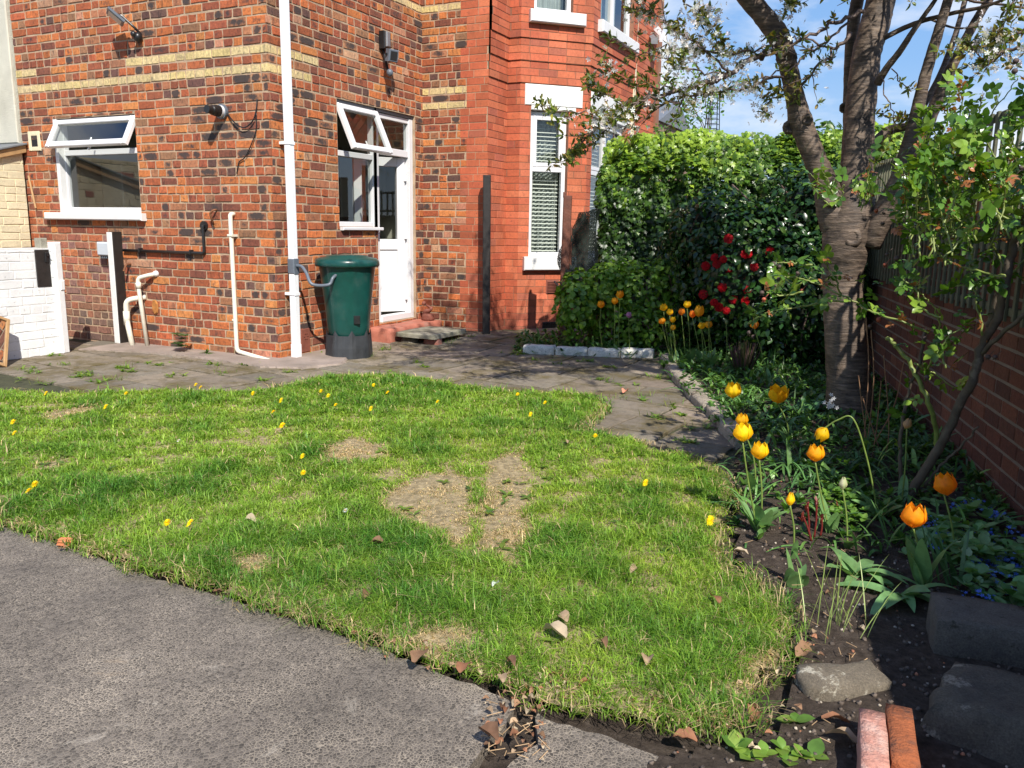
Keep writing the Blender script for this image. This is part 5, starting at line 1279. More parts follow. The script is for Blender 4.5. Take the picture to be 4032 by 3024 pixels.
# fallen dead leaves
def dead_leaf(mb, c, s, rr, col):
    a = rr.uniform(0, 6.28); seg = 5; d = np.array([math.cos(a), math.sin(a), 0]); q = np.array([-d[1], d[0], 0]); V = []; cu = rr.uniform(.5, 1.6); tw = rr.uniform(-.8, .8)
    for i in range(seg+1):
        t = i/seg; hw = s*.36*math.sin(math.pi*(.06+.9*t))**.8*rr.uniform(.8, 1.15); zc = s*.16*math.sin(math.pi*t)*rr.uniform(.3, 1.4); e = tw*t
        for j in (-1, -.5, 0, .5, 1):
            V.append(np.array(c)+d*s*(t-.5)+q*hw*j*math.cos(e)+np.array([0, 0, zc+cu*hw*j*j*.7+hw*j*math.sin(e)+.004]))
    mb.add(V, [(i*5+j, i*5+j+1, (i+1)*5+j+1, (i+1)*5+j) for i in range(seg) for j in range(4)], col)
BR = [(.26, .15, .085), (.38, .27, .17), (.18, .10, .06), (.46, .37, .25), (.28, .13, .07)]
dl_px = [(540, 1130, .05), (815, 1177, .045), (793, 1293, .035), (1200, 1372, .07), (1215, 1340, .045), (905, 1422, .06), (998, 1447, .045), (1103, 1435, .04), (1545, 1298, .05), (1370, 1236, .045), (1228, 957, .045), (1303, 1395, .04), (1398, 1432, .04), (1085, 1470, .035), (1055, 1592, .055), (1738, 1415, .06), (1250, 1300, .03), (1262, 1482, .035), (1805, 1560, .06), (1630, 1550, .05), (1820, 1600, .07), (1600, 1196, .05), (1480, 1600, .05)]
sp = {3: 'largest curled brown dead leaf on the near lawn', 4: 'dead leaf just above the largest curled one', 0: 'dead leaf lying alone in the left lawn', 15: 'pale brown dead leaf on the soil beside the edging stone', 21: 'orange brown dead leaf on the soil by the lawn edge', 10: 'dead leaf at the end of the lawn near the patio'}
rr = random.Random(44)
for i, (x, y, s) in enumerate(dl_px):
    g0 = G(x*1.8228, y*1.8228, .05 if i < 15 else .02); mb = MB(); dead_leaf(mb, (0, 0, 0), s*1.15, rr, BR[rr.randrange(5)]); o = mb.build('fallen_leaf', M['dryleaf'], smooth=True); o.location = (g0[0], g0[1], .052 if i < 15 else .02)
    tag(o, sp.get(i, 'small curled brown dead leaf lying on the ground'), 'leaf', 'fallen dead leaves')
g0 = G(1350*1.8228, 851*1.8228); mb = MB(); dead_leaf(mb, (0, 0, 0), .075, random.Random(3), (.62, .26, .17)); o = mb.build('fallen_leaf', M['dryleaf'], smooth=True); o.location = (g0[0], g0[1], .01); tag(o, 'salmon pink fallen leaf standing on the shaded patio', 'leaf')
g0 = G(142*1.8228, 1183*1.8228); mb = MB(); rough_block(mb, (0, 0, 0), (1, .3), .06, .035, .025, random.Random(5), amp=.004); o = mb.build('brick_fragment', simple('brick_bit', (.50, .17, .07), .9, .2, 30, .5)); o.location = (g0[0], g0[1], .015); tag(o, 'orange brick fragment at the lawn edge beside the drive', 'brick fragment')
g0 = G(1070*1.8228, 1290*1.8228); mb = MB(); dead_leaf(mb, (0, 0, 0), .035, random.Random(8), (.7, .74, .76)); o = mb.build('plastic_scrap', M['petal']); o.location = (g0[0], g0[1], .04); tag(o, 'crumpled white plastic scrap in the near lawn', 'scrap')
# litter along the lawn edges
mb = MB(); rr = random.Random(66)
for i in range(520):
    k = rr.random(); rr_k = rr.uniform(.6, 1.35)
    if k < .45: x, y = rr.uniform(1500, 2950), 0; x0 = x; y = 2540+(x-1500)*.22+rr.gauss(10, 28)
    elif k < .72: x, y = rr.uniform(2750, 3420), rr.uniform(2150, 3000)
    elif k < .9: x, y = rr.uniform(1900, 2150), rr.uniform(2740, 3020)
    else: x, y = rr.uniform(200, 1500), 0; y = 2135+(x-200)*.31+rr.gauss(4, 14)
    p = G(x, y); z = .02
    if rr.random() < .4: 
        a = rr.uniform(0, 3.14); Lx = rr.uniform(.006, .022); dx, dy = math.cos(a)*Lx, math.sin(a)*Lx
        mb.tube([(p[0]-dx, p[1]-dy, z+.004), (p[0]+dx, p[1]+dy, z+rr.uniform(.002, .014))], .0012, 4, tuple(v*rr_k for v in (.40, .27, .15)))
    else: dead_leaf(mb, (p[0], p[1], z-.004), rr.uniform(.008, .026), rr, (lambda b, k: tuple(v*k for v in b))(BR[rr.randrange(5)], rr_k))
tag(mb.build('leaf_litter', M['dryleaf'], smooth=False), kind='stuff')

# ------------------------------------------------------------------ cherry tree
m, nt, n, l, bs = nodes('cherry_bark'); g = n.new('ShaderNodeNewGeometry')
mp_ = n.new('ShaderNodeMapping'); mp_.inputs['Scale'].default_value = (5, 5, 34); l.new(g.outputs['Position'], mp_.inputs['Vector'])
b1 = noise(nt, 1.6, 5, .65, mp_.outputs['Vector'], .6); mp2 = n.new('ShaderNodeMapping'); mp2.inputs['Scale'].default_value = (1, 1, 2.2); l.new(g.outputs['Position'], mp2.inputs['Vector'])
b2 = noise(nt, 7, 7, .7, mp2.outputs['Vector'])
c = ramp(nt, b1, [(.28, (.035, .025, .019)), (.46, (.085, .060, .043)), (.62, (.15, .108, .076)), (.78, (.32, .25, .18))])
c = mixc(nt, 1, c, ramp(nt, b2, [(.32, .35), (.62, 1.45)]), 'MULTIPLY')
c = mixc(nt, ramp(nt, noise(nt, 10, 6, .7), [(.64, 0), (.74, .7)]), c, (.10, .10, .055))
l.new(c, bs.inputs['Base Color']); bs.inputs['Roughness'].default_value = .62
bump(nt, mixc(nt, .5, b1, b2), .9, .02, bs); M['bark'] = m
M['twig'] = simple('cherry_twig', (.14, .095, .075), .6, .35, 30, .3, .002, 120)
tree = empty('cherry_tree', tuple(G(3350, 1660)), 'large old cherry tree with bare limbs, white blossom and bronze young leaves', 'tree')
rt = random.Random(17)
def limb(pts, k=5):
    """pts: (px, py, depth Y, width px)"""
    P = []; R = []
    for (x, y, Y, wpx) in pts:
        p = onY(x, y, Y); P.append(p); dep = float(np.dot(-RM[2], p-O3)); R.append(.45*wpx*dep/FPX)
    P4 = [np.append(p, r) for p, r in zip(P, R)]; S = spline(P4, k); return [s[:3] for s in S], [max(.003, float(s[3])) for s in S]
tb = MB()
def addlimb(pts, n=18, jit=.05, k=6):
    P, R = limb(pts, k)
    tb.tube(P, R, n, jit=jit, rng=rt); return P
Y0 = 5.72
addlimb([(3350, 1760, Y0, 300), (3352, 1690, Y0, 232), (3348, 1600, Y0, 200), (3338, 1450, Y0, 178), (3322, 1250, Y0, 165), (3318, 1100, Y0+.02, 168), (3330, 960, Y0, 200), (3355, 850, Y0, 195), (3368, 740, Y0+.02, 150), (3380, 540, Y0+.05, 130), (3393, 380, Y0+.08, 124), (3412, 217, Y0+.12, 120), (3442, 108, Y0+.15, 122), (3468, 0, Y0+.2, 120), (3500, -160, Y0+.3, 110), (3530, -420, Y0+.4, 90), (3540, -800, Y0+.6, 60), (3520, -1150, Y0+.8, 22)], 24)
addlimb([(3320, 930, Y0, 150), (3290, 850, Y0-.02, 150), (3255, 745, Y0-.05, 112), (3215, 640, Y0-.08, 96), (3175, 540, Y0-.12, 96), (3150, 470, Y0-.14, 100), (3132, 390, Y0-.16, 82), (3110, 290, Y0-.2, 78), (3094, 217, Y0-.22, 82), (3062, 136, Y0-.25, 92), (2995, 50, Y0-.3, 84), (2930, -30, Y0-.35, 82), (2850, -180, Y0-.45, 74), (2760, -400, Y0-.55, 58), (2690, -650, Y0-.5, 40), (2600, -950, Y0-.4, 16)], 22)
addlimb([(3352, 620, Y0+.22, 60), (3345, 470, Y0+.25, 56), (3345, 330, Y0+.28, 50), (3350, 200, Y0+.3, 50), (3365, 60, Y0+.34, 54), (3378, -60, Y0+.4, 54), (3330, -300, Y0+.6, 44), (3250, -650, Y0+.9, 26), (3200, -900, Y0+1, 10)], 14)
addlimb([(3420, 960, Y0, 110), (3480, 840, Y0-.05, 100), (3545, 700, Y0-.1, 84), (3585, 545, Y0-.12, 60), (3612, 434, Y0-.14, 54), (3637, 325, Y0-.16, 50), (3667, 217, Y0-.18, 46), (3700, 108, Y0-.2, 44), (3733, 0, Y0-.22, 42), (3790, -200, Y0-.3, 36), (3830, -500, Y0-.3, 24), (3850, -750, Y0-.3, 8)], 16)
addlimb([(3600, 640, Y0, 60), (3660, 470, Y0+.04, 56), (3690, 400, Y0+.04, 54), (3722, 325, Y0+.03, 50), (3770, 217, Y0, 42), (3832, 100, Y0, 38), (3893, 0, Y0, 36), (3990, -160, Y0, 30), (4080, -400, Y0, 18), (4100, -600, Y0, 6)], 16)
addlimb([(3628, 430, Y0+.1, 30), (3690, 320, Y0+.15, 27), (3740, 200, Y0+.2, 26), (3770, 110, Y0+.25, 24), (3800, 0, Y0+.3, 22), (3850, -200, Y0+.4, 14), (3880, -350, Y0+.4, 5)], 10)
addlimb([(3455, 330, Y0, 36), (3490, 270, Y0-.05, 30), (3545, 200, Y0-.1, 28), (3590, 130, Y0-.14, 24), (3640, 60, Y0-.16, 20), (3688, -10, Y0-.2, 18), (3740, -120, Y0-.3, 12), (3790, -300, Y0-.4, 5)], 10)
addlimb([(3430, 580, Y0+.1, 46), (3490, 520, Y0+.15, 42), (3560, 500, Y0+.1, 36), (3600, 510, Y0, 30)], 10)
addlimb([(3480, 150, Y0, 24), (3560, 110, Y0, 22), (3640, 80, Y0-.1, 20), (3760, 50, Y0-.2, 18), (3880, 25, Y0-.3, 15), (4000, -20, Y0-.4, 12), (4150, -60, Y0-.5, 6)], 8)
addlimb([(3660, 75, Y0, 10), (3760, 110, Y0-.2, 10), (3870, 105, Y0-.3, 9)], 6)
# knots and burrs
kn = [(3112, 500, Y0-.16, 26), (3178, 470, Y0-.2, 20), (3275, 780, Y0-.16, 32), (3098, 232, Y0-.3, 34), (3325, 425, Y0+.2, 18), (3358, 935, Y0-.13, 34)]
for (x, y, Y, wpx) in kn:
    p = onY(x, y, Y); r = wpx*float(np.dot(-RM[2], p-O3))/FPX; mb_ = tb; nn_ = 12; d = nv(O3-p); s1 = nv(np.cross(d, [0, 0, 1])); s2 = np.cross(s1, d); V = []
    for (rr_, dd) in ((1.15, -.6), (1.1, .05), (.85, .35), (.55, .30), (.35, .05)):
        for k in range(nn_):
            a = 2*math.pi*k/nn_; q = r*rr_*(1+rt.uniform(-.1, .1)); V.append(p+s1*q*math.cos(a)+s2*q*math.sin(a)+d*r*dd)
    tb.add(V, [(i*nn_+k, i*nn_+(k+1) % nn_, (i+1)*nn_+(k+1) % nn_, (i+1)*nn_+k) for i in range(4) for k in range(nn_)]+[tuple(4*nn_+k for k in range(nn_))])
# roots flare
for (dx, dy) in ((-60, 40), (70, 30), (10, 60), (-20, -20)):
    a = onY(3345+dx*.3, 1560, Y0); b_ = onY(3350+dx*1.7, 1700+dy*.5, Y0-.05*(dy > 30)); tb.tube([a, (a+b_)/2+[0, -.02, -.05], b_+[0, 0, -.05]], [.05, .06, .03], 8, jit=.1, rng=rt)
tb.build('trunk', M['bark'], tree, True)
# branches
bm_ = MB(); NODE = []
def branch(pts, r0, r1, k=6, n=6, dens=1.0, kink=.009):
    P = [onY(x, y, Y) for (x, y, Y) in pts]; S = spline(P, k); m_ = len(S)
    S = [s+np.array([rt.gauss(0, kink), rt.gauss(0, kink), rt.gauss(0, kink)])*(0 if i == 0 else 1) for i, s in enumerate(S)]
    R = [r0+(r1-r0)*i/(m_-1) for i in range(m_)]; bm_.tube(S, R, n, jit=.12, rng=rt)
    for i, s in enumerate(S):
        if i > m_*.15: NODE.append((s, i/(m_-1), dens, nv(S[min(i+1, m_-1)]-S[i-1])))
    return S
def side(S, count, ln, r, dens=1.0, spread=.5):
    for _ in range(count):
        i = rt.randrange(int(len(S)*.2), len(S)-1); d = nv(S[min(i+1, len(S)-1)]-S[i-1]); o = np.array([rt.gauss(0, 1), rt.gauss(0, 1), rt.gauss(0, .6)])
        d2 = nv(d*.8+nv(o)*spread); L = ln*rt.uniform(.5, 1.2); pts = [S[i]]
        for j in range(1, 6): 
            d2 = nv(d2+np.array([rt.gauss(0, .12), rt.gauss(0, .12), rt.gauss(0, .1)])); pts.append(pts[-1]+d2*L/5)
        bm_.tube(pts, [r*(1-.14*j) for j in range(6)], 5, jit=.1, rng=rt)
        for j in range(1, 6): NODE.append((pts[j], j/5, dens, nv(pts[j]-pts[j-1])))
V_ = []
Yb = 5.45
def B_(pts, r0, r1, d=1., sc=4, sl=.28, sp=.6):
    S = branch(pts, r0, r1, dens=d); side(S, sc, sl, max(.003, r1*1.2), d, sp); return S
B_([(3045, 205, 5.5), (2950, 240, 5.3), (2870, 290, 5.2), (2780, 325, 5.1), (2650, 362, 5.0), (2560, 380, 4.95), (2470, 405, 4.9), (2380, 470, 4.85), (2320, 530, 4.8)], .019, .005, 1.0, 9, .25)
B_([(3060, 180, 5.45), (2920, 205, 5.3), (2780, 202, 5.2), (2640, 190, 5.2), (2560, 205, 5.2)], .008, .003, 1.0, 6)
B_([(3110, 280, 5.5), (3000, 330, 5.35), (2900, 352, 5.2), (2780, 372, 5.1), (2650, 400, 5.0), (2520, 430, 4.95), (2420, 480, 4.9), (2350, 545, 4.9), (2300, 585, 4.9)], .010, .003, 1.1, 9, .22)
B_([(2880, 285, 5.2), (2780, 205, 5.1), (2700, 140, 5.05), (2600, 80, 5.0), (2520, 20, 5.0), (2440, -40, 5)], .008, .003, 1.2, 8, .25)
B_([(2870, 290, 5.2), (2700, 275, 5.0), (2600, 225, 4.9), (2480, 185, 4.9), (2390, 150, 4.9)], .006, .002, .8, 6, .2)
B_([(2760, 345, 5.1), (2640, 350, 5.0), (2524, 337, 4.9), (2440, 308, 4.9), (2395, 285, 4.85)], .005, .002, 1.2, 5, .2)
B_([(2640, 372, 5.0), (2520, 402, 4.8), (2420, 425, 4.7), (2309, 441, 4.6), (2187, 430, 4.6), (2110, 400, 4.6)], .006, .002, 1.3, 6, .15)
B_([(2450, 410, 4.8), (2380, 360, 4.8), (2300, 340, 4.8), (2370, 330, 4.8)][:3]+[(2375, 310, 4.85)][:0], .004, .002, 1.3, 4, .16)
B_([(2350, 500, 4.8), (2290, 560, 4.8), (2260, 600, 4.8), (2240, 640, 4.8)], .004, .002, 1.3, 4, .14)
B_([(3100, 330, 5.4), (3060, 370, 5.4), (3015, 410, 5.4), (3012, 450, 5.4)], .004, .002, 1.2, 2, .1)
B_([(3400, 45, 5.6), (3300, 82, 5.5), (3190, 140, 5.4), (3110, 180, 5.35), (3020, 215, 5.3), (2940, 245, 5.3)], .013, .004, .5, 4, .3)
B_([(3345, 85, 5.6), (3210, 190, 5.4), (3120, 260, 5.3), (3020, 300, 5.2), (2920, 330, 5.2)], .008, .003, .5, 4, .25)
B_([(3350, 130, 5.6), (3290, 195, 5.5), (3215, 270, 5.4), (3160, 330, 5.4), (3130, 360, 5.4)], .012, .003, .9, 5, .2)
B_([(3290, 195, 5.5), (3200, 165, 5.4), (3110, 150, 5.35), (3020, 145, 5.3)], .007, .003, .6, 3, .2)
B_([(2640, -40, 5.1), (2720, 20, 5.1), (2770, 70, 5.1), (2815, 125, 5.1), (2850, 180, 5.1)], .005, .002, 1.2, 4, .16)
B_([(3150, -60, 5.3), (3110, 10, 5.3), (3088, 50, 5.3)], .004, .002, 1.4, 2, .1)
B_([(3470, 300, 5.6), (3500, 400, 5.5), (3530, 480, 5.5), (3500, 545, 5.5)], .004, .002, .4, 2, .2)
B_([(3510, 270, 5.6), (3570, 340, 5.5), (3600, 360, 5.5)], .004, .002, .6, 1, .1)
B_([(4150, 60, 5.2), (4032, 125, 5.2), (3950, 155, 5.2), (3850, 160, 5.2), (3800, 175, 5.2)], .010, .003, 1.3, 6, .2)
B_([(4150, 260, 5.0), (4000, 190, 5.1), (3900, 230, 5.1), (3880, 240, 5.1)], .012, .004, 1.0, 4, .2)
B_([(4100, -80, 5.2), (3990, 0, 5.1), (3960, 80, 5.1), (3930, 150, 5.1)], .004, .002, 1.3, 4, .14)
B_([(4060, -60, 5.2), (4000, 60, 5.2), (3975, 180, 5.2), (3990, 260, 5.2)], .003, .002, .8, 2, .12)
B_([(3420, 430, 5.7), (3520, 460, 5.6), (3560, 455, 5.6)], .004, .002, .9, 2, .1)
# above the frame, throwing the dappled shade on the patio
ra = random.Random(5)
for (x0, y0, Y, n_) in ((2860, -190, 5.3, 60), (2760, -420, 5.2, 40), (2690, -650, 5.2, 24), (3490, -160, 5.9, 24), (3530, -500, 6.0, 12), (3350, -250, 6.2, 10), (3800, -250, 5.4, 9), (3850, -500, 5.4, 7), (4000, -200, 5.7, 5), (2650, -800, 5.2, 8)):
    p0 = onY(x0, y0, Y)
    for _ in range(n_):
        d = nv([ra.gauss(-.55 if x0 < 3300 else 0.1, .75), ra.gauss(-.05, .8), ra.gauss(.12, .32)]); L = ra.uniform(.7, 1.9); pts = [p0+np.array([ra.gauss(0, .08), ra.gauss(0, .08), ra.gauss(0, .15)])]
        for j in range(8): d = nv(d+np.array([ra.gauss(0, .13), ra.gauss(0, .13), ra.gauss(.0, .10)])); pts.append(pts[-1]+d*L/8)
        def seen(p):
            q = RM@(p-O3)
            if q[2] > -.2: return True
            ix, iy = q[0]/-q[2]*FPX+2016, 1512-q[1]/-q[2]*FPX
            return -60 < ix < 4100 and iy > -30 and (ix < 2950 or iy > 60)
        if any(seen(p) for p in pts[1:]) or RM[1]@(pts[0]-O3)/-(RM[2]@(pts[0]-O3)) < .478: continue
        bm_.tube(pts, [.010*(1-.10*j) for j in range(9)], 5, jit=.1, rng=ra); 
        for j in range(2, 9): NODE.append((pts[j], j/8, 1.0, nv(pts[j]-pts[j-1])))
        for _q in range(3):
            i = ra.randrange(2, 8); d2 = nv(d+np.array([ra.gauss(0, .8), ra.gauss(0, .8), ra.gauss(0, .5)])); q = [pts[i]+d2*.08*k for k in range(5)]
            if any(seen(z) for z in q): continue
            bm_.tube(q, [.006, .005, .004, .003, .002], 4); [NODE.append((z, .8, 1.0, d2)) for z in q[1:]]
LB = [onY(*q) for q in ((2995, 50, Y0-.3), (2930, -30, Y0-.35), (2850, -180, Y0-.45), (2760, -400, Y0-.55), (2690, -650, Y0-.5), (3500, -160, Y0+.3), (3530, -420, Y0+.4))]
for i in range(120):
    a = LB[ra.randrange(2, 7)]+np.array([0, 0, ra.uniform(-.1, .2)]); e = np.array([ra.uniform(-2.3, .4), ra.uniform(3.7, 5.5), ra.uniform(2.9, 4.5)]); mmid = (a+e)/2+np.array([ra.gauss(0, .15), ra.gauss(0, .15), ra.uniform(.05, .4)])
    S_ = spline([a, mmid, e], 6)
    if any(seen(p) for p in S_[1:]): continue
    bm_.tube(S_, [.013-.010*j/(len(S_)-1) for j in range(len(S_))], 5, jit=.1, rng=ra)
    for j in range(4, len(S_)): NODE.append((S_[j], j/len(S_), 1.0, nv(e-a)))
    for _q in range(4):
        i_ = ra.randrange(4, len(S_)); d2 = nv([ra.gauss(0, 1), ra.gauss(0, 1), ra.gauss(0, .6)]); q = [S_[i_]+d2*.07*k for k in range(5)]
        if any(seen(z) for z in q): continue
        bm_.tube(q, [.006, .005, .004, .003, .002], 4); [NODE.append((z, .8, 1.0, d2)) for z in q[1:]]
bm_.build('branch', M['twig'], tree, True)
# leaves and blossom along the branches
bl_px = [(2747, 340, 75), (2755, 225, 90), (2690, 160, 60), (2640, 150, 50), (2860, 240, 70), (2900, 200, 60), (2320, 450, 60), (2430, 490, 75), (2460, 520, 50), (2380, 590, 60), (2520, 70, 50), (2840, 350, 50), (2780, 50, 40), (2815, 110, 30), (3085, 50, 45), (3270, 278, 55), (3890, 190, 60), (3870, 140, 45), (3950, 100, 25), (2700, 385, 60), (2620, 235, 50), (2940, 330, 40), (3010, 430, 40), (2400, 240, 40), (2560, 370, 35), (3480, 330, 30), (3470, 435, 22), (3850, 400, 40), (4000, 190, 50)]
LPp = []; LT = []; LN = []; LS = []; BPp = []; BN = []; BS = []
rl = np.random.default_rng(9)
for (p, t, dn, d) in NODE:
    q = RM@(p-O3); ix = 2016+q[0]/-q[2]*FPX; iy = 1512-q[1]/-q[2]*FPX; vis = -60 < ix < 4100 and -60 < iy < 1200
    for _ in range(1 if rl.random() < .78*dn*(.5+.5*t) else 0):
        k = int(rl.integers(4, 9)); ax_ = nv(rl.normal(size=3)+d*.8+np.array([0, 0, .4]))
        for i in range(k):
            dd = nv(ax_*.5+rl.normal(size=3)*.75); LPp.append(p+dd*.006); LT.append(dd); LN.append(nv(np.cross(dd, rl.normal(size=3)))); LS.append(rl.uniform(.022, .055))
    near = any((ix-a)**2+(iy-b)**2 < (c_*.95)**2 for a, b, c_ in bl_px)
    if (vis and near and rl.random() < .42) or (not vis and rl.random() < .16) or (vis and rl.random() < .012):
        for i in range(int(rl.integers(5, 13)) if near else 5):
            o_ = rl.normal(size=3)*np.array([.045, .045, .035])-[0, 0, .02]; nn = nv(o_+rl.normal(size=3)*.03+np.array([0, 0, -.01])); BPp.append(p+o_); BN.append(nn); BS.append(rl.uniform(.012, .019))
LPp, LT, LN, LS = map(np.array, (LPp, LT, LN, LS))
lc = blend([(.17, .22, .035), (.25, .17, .05), (.09, .13, .025), (.30, .28, .06)], [3, 2, 3, 2], len(LPp), rl, .25)
scatter('foliage', NARROW, LPp, LN, LS, lc, M['leaf'], tree, tdir=LT)
scatter('blossom', FLW, np.array(BPp), np.array(BN), np.array(BS), blend([(.86, .86, .85), (.80, .80, .82)], [3, 1], len(BPp), rl, .03), M['petal'], tree)

# ------------------------------------------------------------------ ivy hedge, shrubs
def box_leaves(x0, x1, y0, y1, z0, z1, n_, rng, bulge=.16, tops=.36, fronts=.5):
    a = rng.random(n_); P = np.zeros((n_, 3)); Nn = np.zeros((n_, 3)); u = rng.random(n_); v = rng.random(n_)
    top = a < tops; fr_ = (a >= tops) & (a < tops+fronts); lf = a >= tops+fronts
    P[:, 0] = x0+(x1-x0)*u; P[:, 1] = y0; P[:, 2] = z0+(z1-z0)*v; Nn[:] = (0, -1, .35)
    P[top, 1] = y0+(y1-y0)*v[top]; P[top, 2] = z1; Nn[top] = (0, -.25, 1)
    P[lf, 0] = x0; P[lf, 1] = y0+(y1-y0)*u[lf]; Nn[lf] = (-1, -.2, .3)
    b = bulge*(smooth_noise(P[:, 0]*1+P[:, 1]*.7, P[:, 2]*1+P[:, 1]*.5, 3.2, 71)+.55*smooth_noise(P[:, 0]+P[:, 1], P[:, 2]-P[:, 1], 9, 72))
    edge = np.minimum(1, (P[:, 2]-z1+.25)/.25); edge = np.clip(edge, 0, 1)
    e2 = np.clip((P[:, 2]-(z1-.55))/.55, 0, 1); P[~top] -= Nn[~top]*(e2[~top, None]**2)*.36*np.array([1, 1, 0])
    dt = np.clip(.6-np.minimum(P[:, 1]-y0, P[:, 0]-x0), 0, .6)/.6; P[top, 2] -= .36*dt[top]**2.2+.05-.07*np.clip(smooth_noise(P[top, 0], P[top, 1], 4, 5), -1, 1)
    dep = rng.exponential(.035, n_); nn = Nn/np.linalg.norm(Nn, axis=1, keepdims=True); P += nn*(b-dep)[:, None]
    N2 = nn+rng.normal(size=(n_, 3))*.42+[.15, -.12, .22]; return P, N2, b, dep
rh = np.random.default_rng(41)
hx0, hx1, hy0, hy1, hz1 = -3.12, -.15, 8.45, 9.35, 2.26
hedge = empty('ivy_hedge', (-1.7, 8.9, 0), 'tall ivy covered hedge, bright green on top and dark below', 'hedge')
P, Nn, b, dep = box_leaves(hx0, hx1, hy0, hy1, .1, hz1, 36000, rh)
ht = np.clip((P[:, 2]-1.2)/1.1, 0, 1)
bright = np.clip(ht*.70+b*1.7+rh.normal(0, .22, len(P))+.04, 0, 1)[:, None]; dark = np.array([.022, .055, .012]); mid = np.array([.085, .18, .02]); hi = np.array([.34, .48, .045])  # leaf colour carries top light and shaded hollows, along with paler new growth
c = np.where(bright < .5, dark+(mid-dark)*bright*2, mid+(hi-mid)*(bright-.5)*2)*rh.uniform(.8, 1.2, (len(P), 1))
td = np.stack([rh.normal(0, .5, len(P)), rh.normal(0, .2, len(P)), -np.ones(len(P))], 1)
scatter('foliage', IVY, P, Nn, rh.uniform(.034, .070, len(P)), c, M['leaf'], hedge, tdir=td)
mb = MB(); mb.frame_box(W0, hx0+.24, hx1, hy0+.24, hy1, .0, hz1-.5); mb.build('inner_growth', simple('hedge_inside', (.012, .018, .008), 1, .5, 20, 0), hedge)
sh = []
# upright shoots of a shrub behind the hedge at the right of the limb
def ellipsoid(c, r, n_, rng, shell=.45, flat=0):
    d = rng.normal(size=(n_, 3)); d /= np.linalg.norm(d, axis=1, keepdims=True); k = 1-rng.random(n_)**1.6*shell
    lump = 1+.14*smooth_noise(d[:, 0]*2+d[:, 2], d[:, 1]*2-d[:, 2], 3.0, 55)
    P = np.array(c)+d*np.array(r)*(k*lump)[:, None]; N_ = d+rng.normal(size=(n_, 3))*.5+[.1, -.1, .3]; return P, N_, k
def shrub(name, label, blobs, cols, wts, tm, size, mat, seed, stems=6, core=None, cat='shrub'):
    rng = np.random.default_rng(seed); PP = []; NN = []
    for (c, r, n_) in blobs: P, N_, k = ellipsoid(c, r, n_, rng); PP.append(P); NN.append(N_)
    P = np.concatenate(PP); N_ = np.concatenate(NN); k = P[:, 2] > .03; P, N_ = P[k], N_[k]
    c0 = blobs[0][0]; o = empty(name, (c0[0], c0[1], 0), label, cat)
    scatter('foliage', tm, P, N_, rng.uniform(*size, len(P)), blend(cols, wts, len(P), rng, .22), mat, o, tdir=np.stack([rng.normal(size=len(P)), rng.normal(size=len(P)), -.6+rng.normal(size=len(P))*.6], 1), rng=rng)
    mb = MB(); r_ = random.Random(seed)
    for (c, r, n_) in blobs:
        for i in range(stems): mb.tube(spline([(c[0]+r_.gauss(0, .05), c[1]+r_.gauss(0, .05), -.02), (c[0]+r_.gauss(0, .4)*r[0], c[1]+r_.gauss(0, .3)*r[1], c[2]*.7), (c[0]+r_.gauss(0, .6)*r[0], c[1]+r_.gauss(0, .5)*r[1], c[2]+r[2]*.6)], 4), .008, 5)
    mb.build('stems', M['twig'], o)
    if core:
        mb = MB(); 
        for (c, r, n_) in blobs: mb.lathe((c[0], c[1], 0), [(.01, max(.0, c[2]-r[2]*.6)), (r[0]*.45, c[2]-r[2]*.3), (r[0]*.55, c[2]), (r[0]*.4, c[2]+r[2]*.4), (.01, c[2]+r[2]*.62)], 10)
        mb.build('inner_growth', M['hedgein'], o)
    return o
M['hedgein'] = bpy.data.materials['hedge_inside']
cm_ = at(2930, 1120, 8.0)
cam_sh = shrub('camellia', 'dark glossy camellia bush with red double flowers behind the tulips', [((cm_[0], cm_[1], .75), (.72, .45, .80), 6500), ((cm_[0]+.55, cm_[1]-.0, .62), (.55, .42, .75), 4200), ((cm_[0]-.35, cm_[1]+.1, 1.15), (.5, .4, .55), 2400), ((cm_[0]+.5, cm_[1]+.2, 1.35), (.5, .4, .55), 2600)],
    [(.018, .050, .014), (.030, .085, .018), (.08, .15, .03)], [5, 4, 1], LEAF, (.045, .085), M['glossleaf'], 61, core=True)
red = [(2764, 1048), (2812, 1040), (2830, 1014), (2845, 1020), (2865, 940), (2880, 1070), (2920, 1000), (2940, 1000), (3030, 990), (2835, 1130), (2806, 1190), (2832, 1210), (2930, 1100), (2875, 1180), (2935, 1140), (2860, 1220), (2980, 1050), (2760, 1160), (2940, 1185)]
mbt = None; rf = random.Random(14)
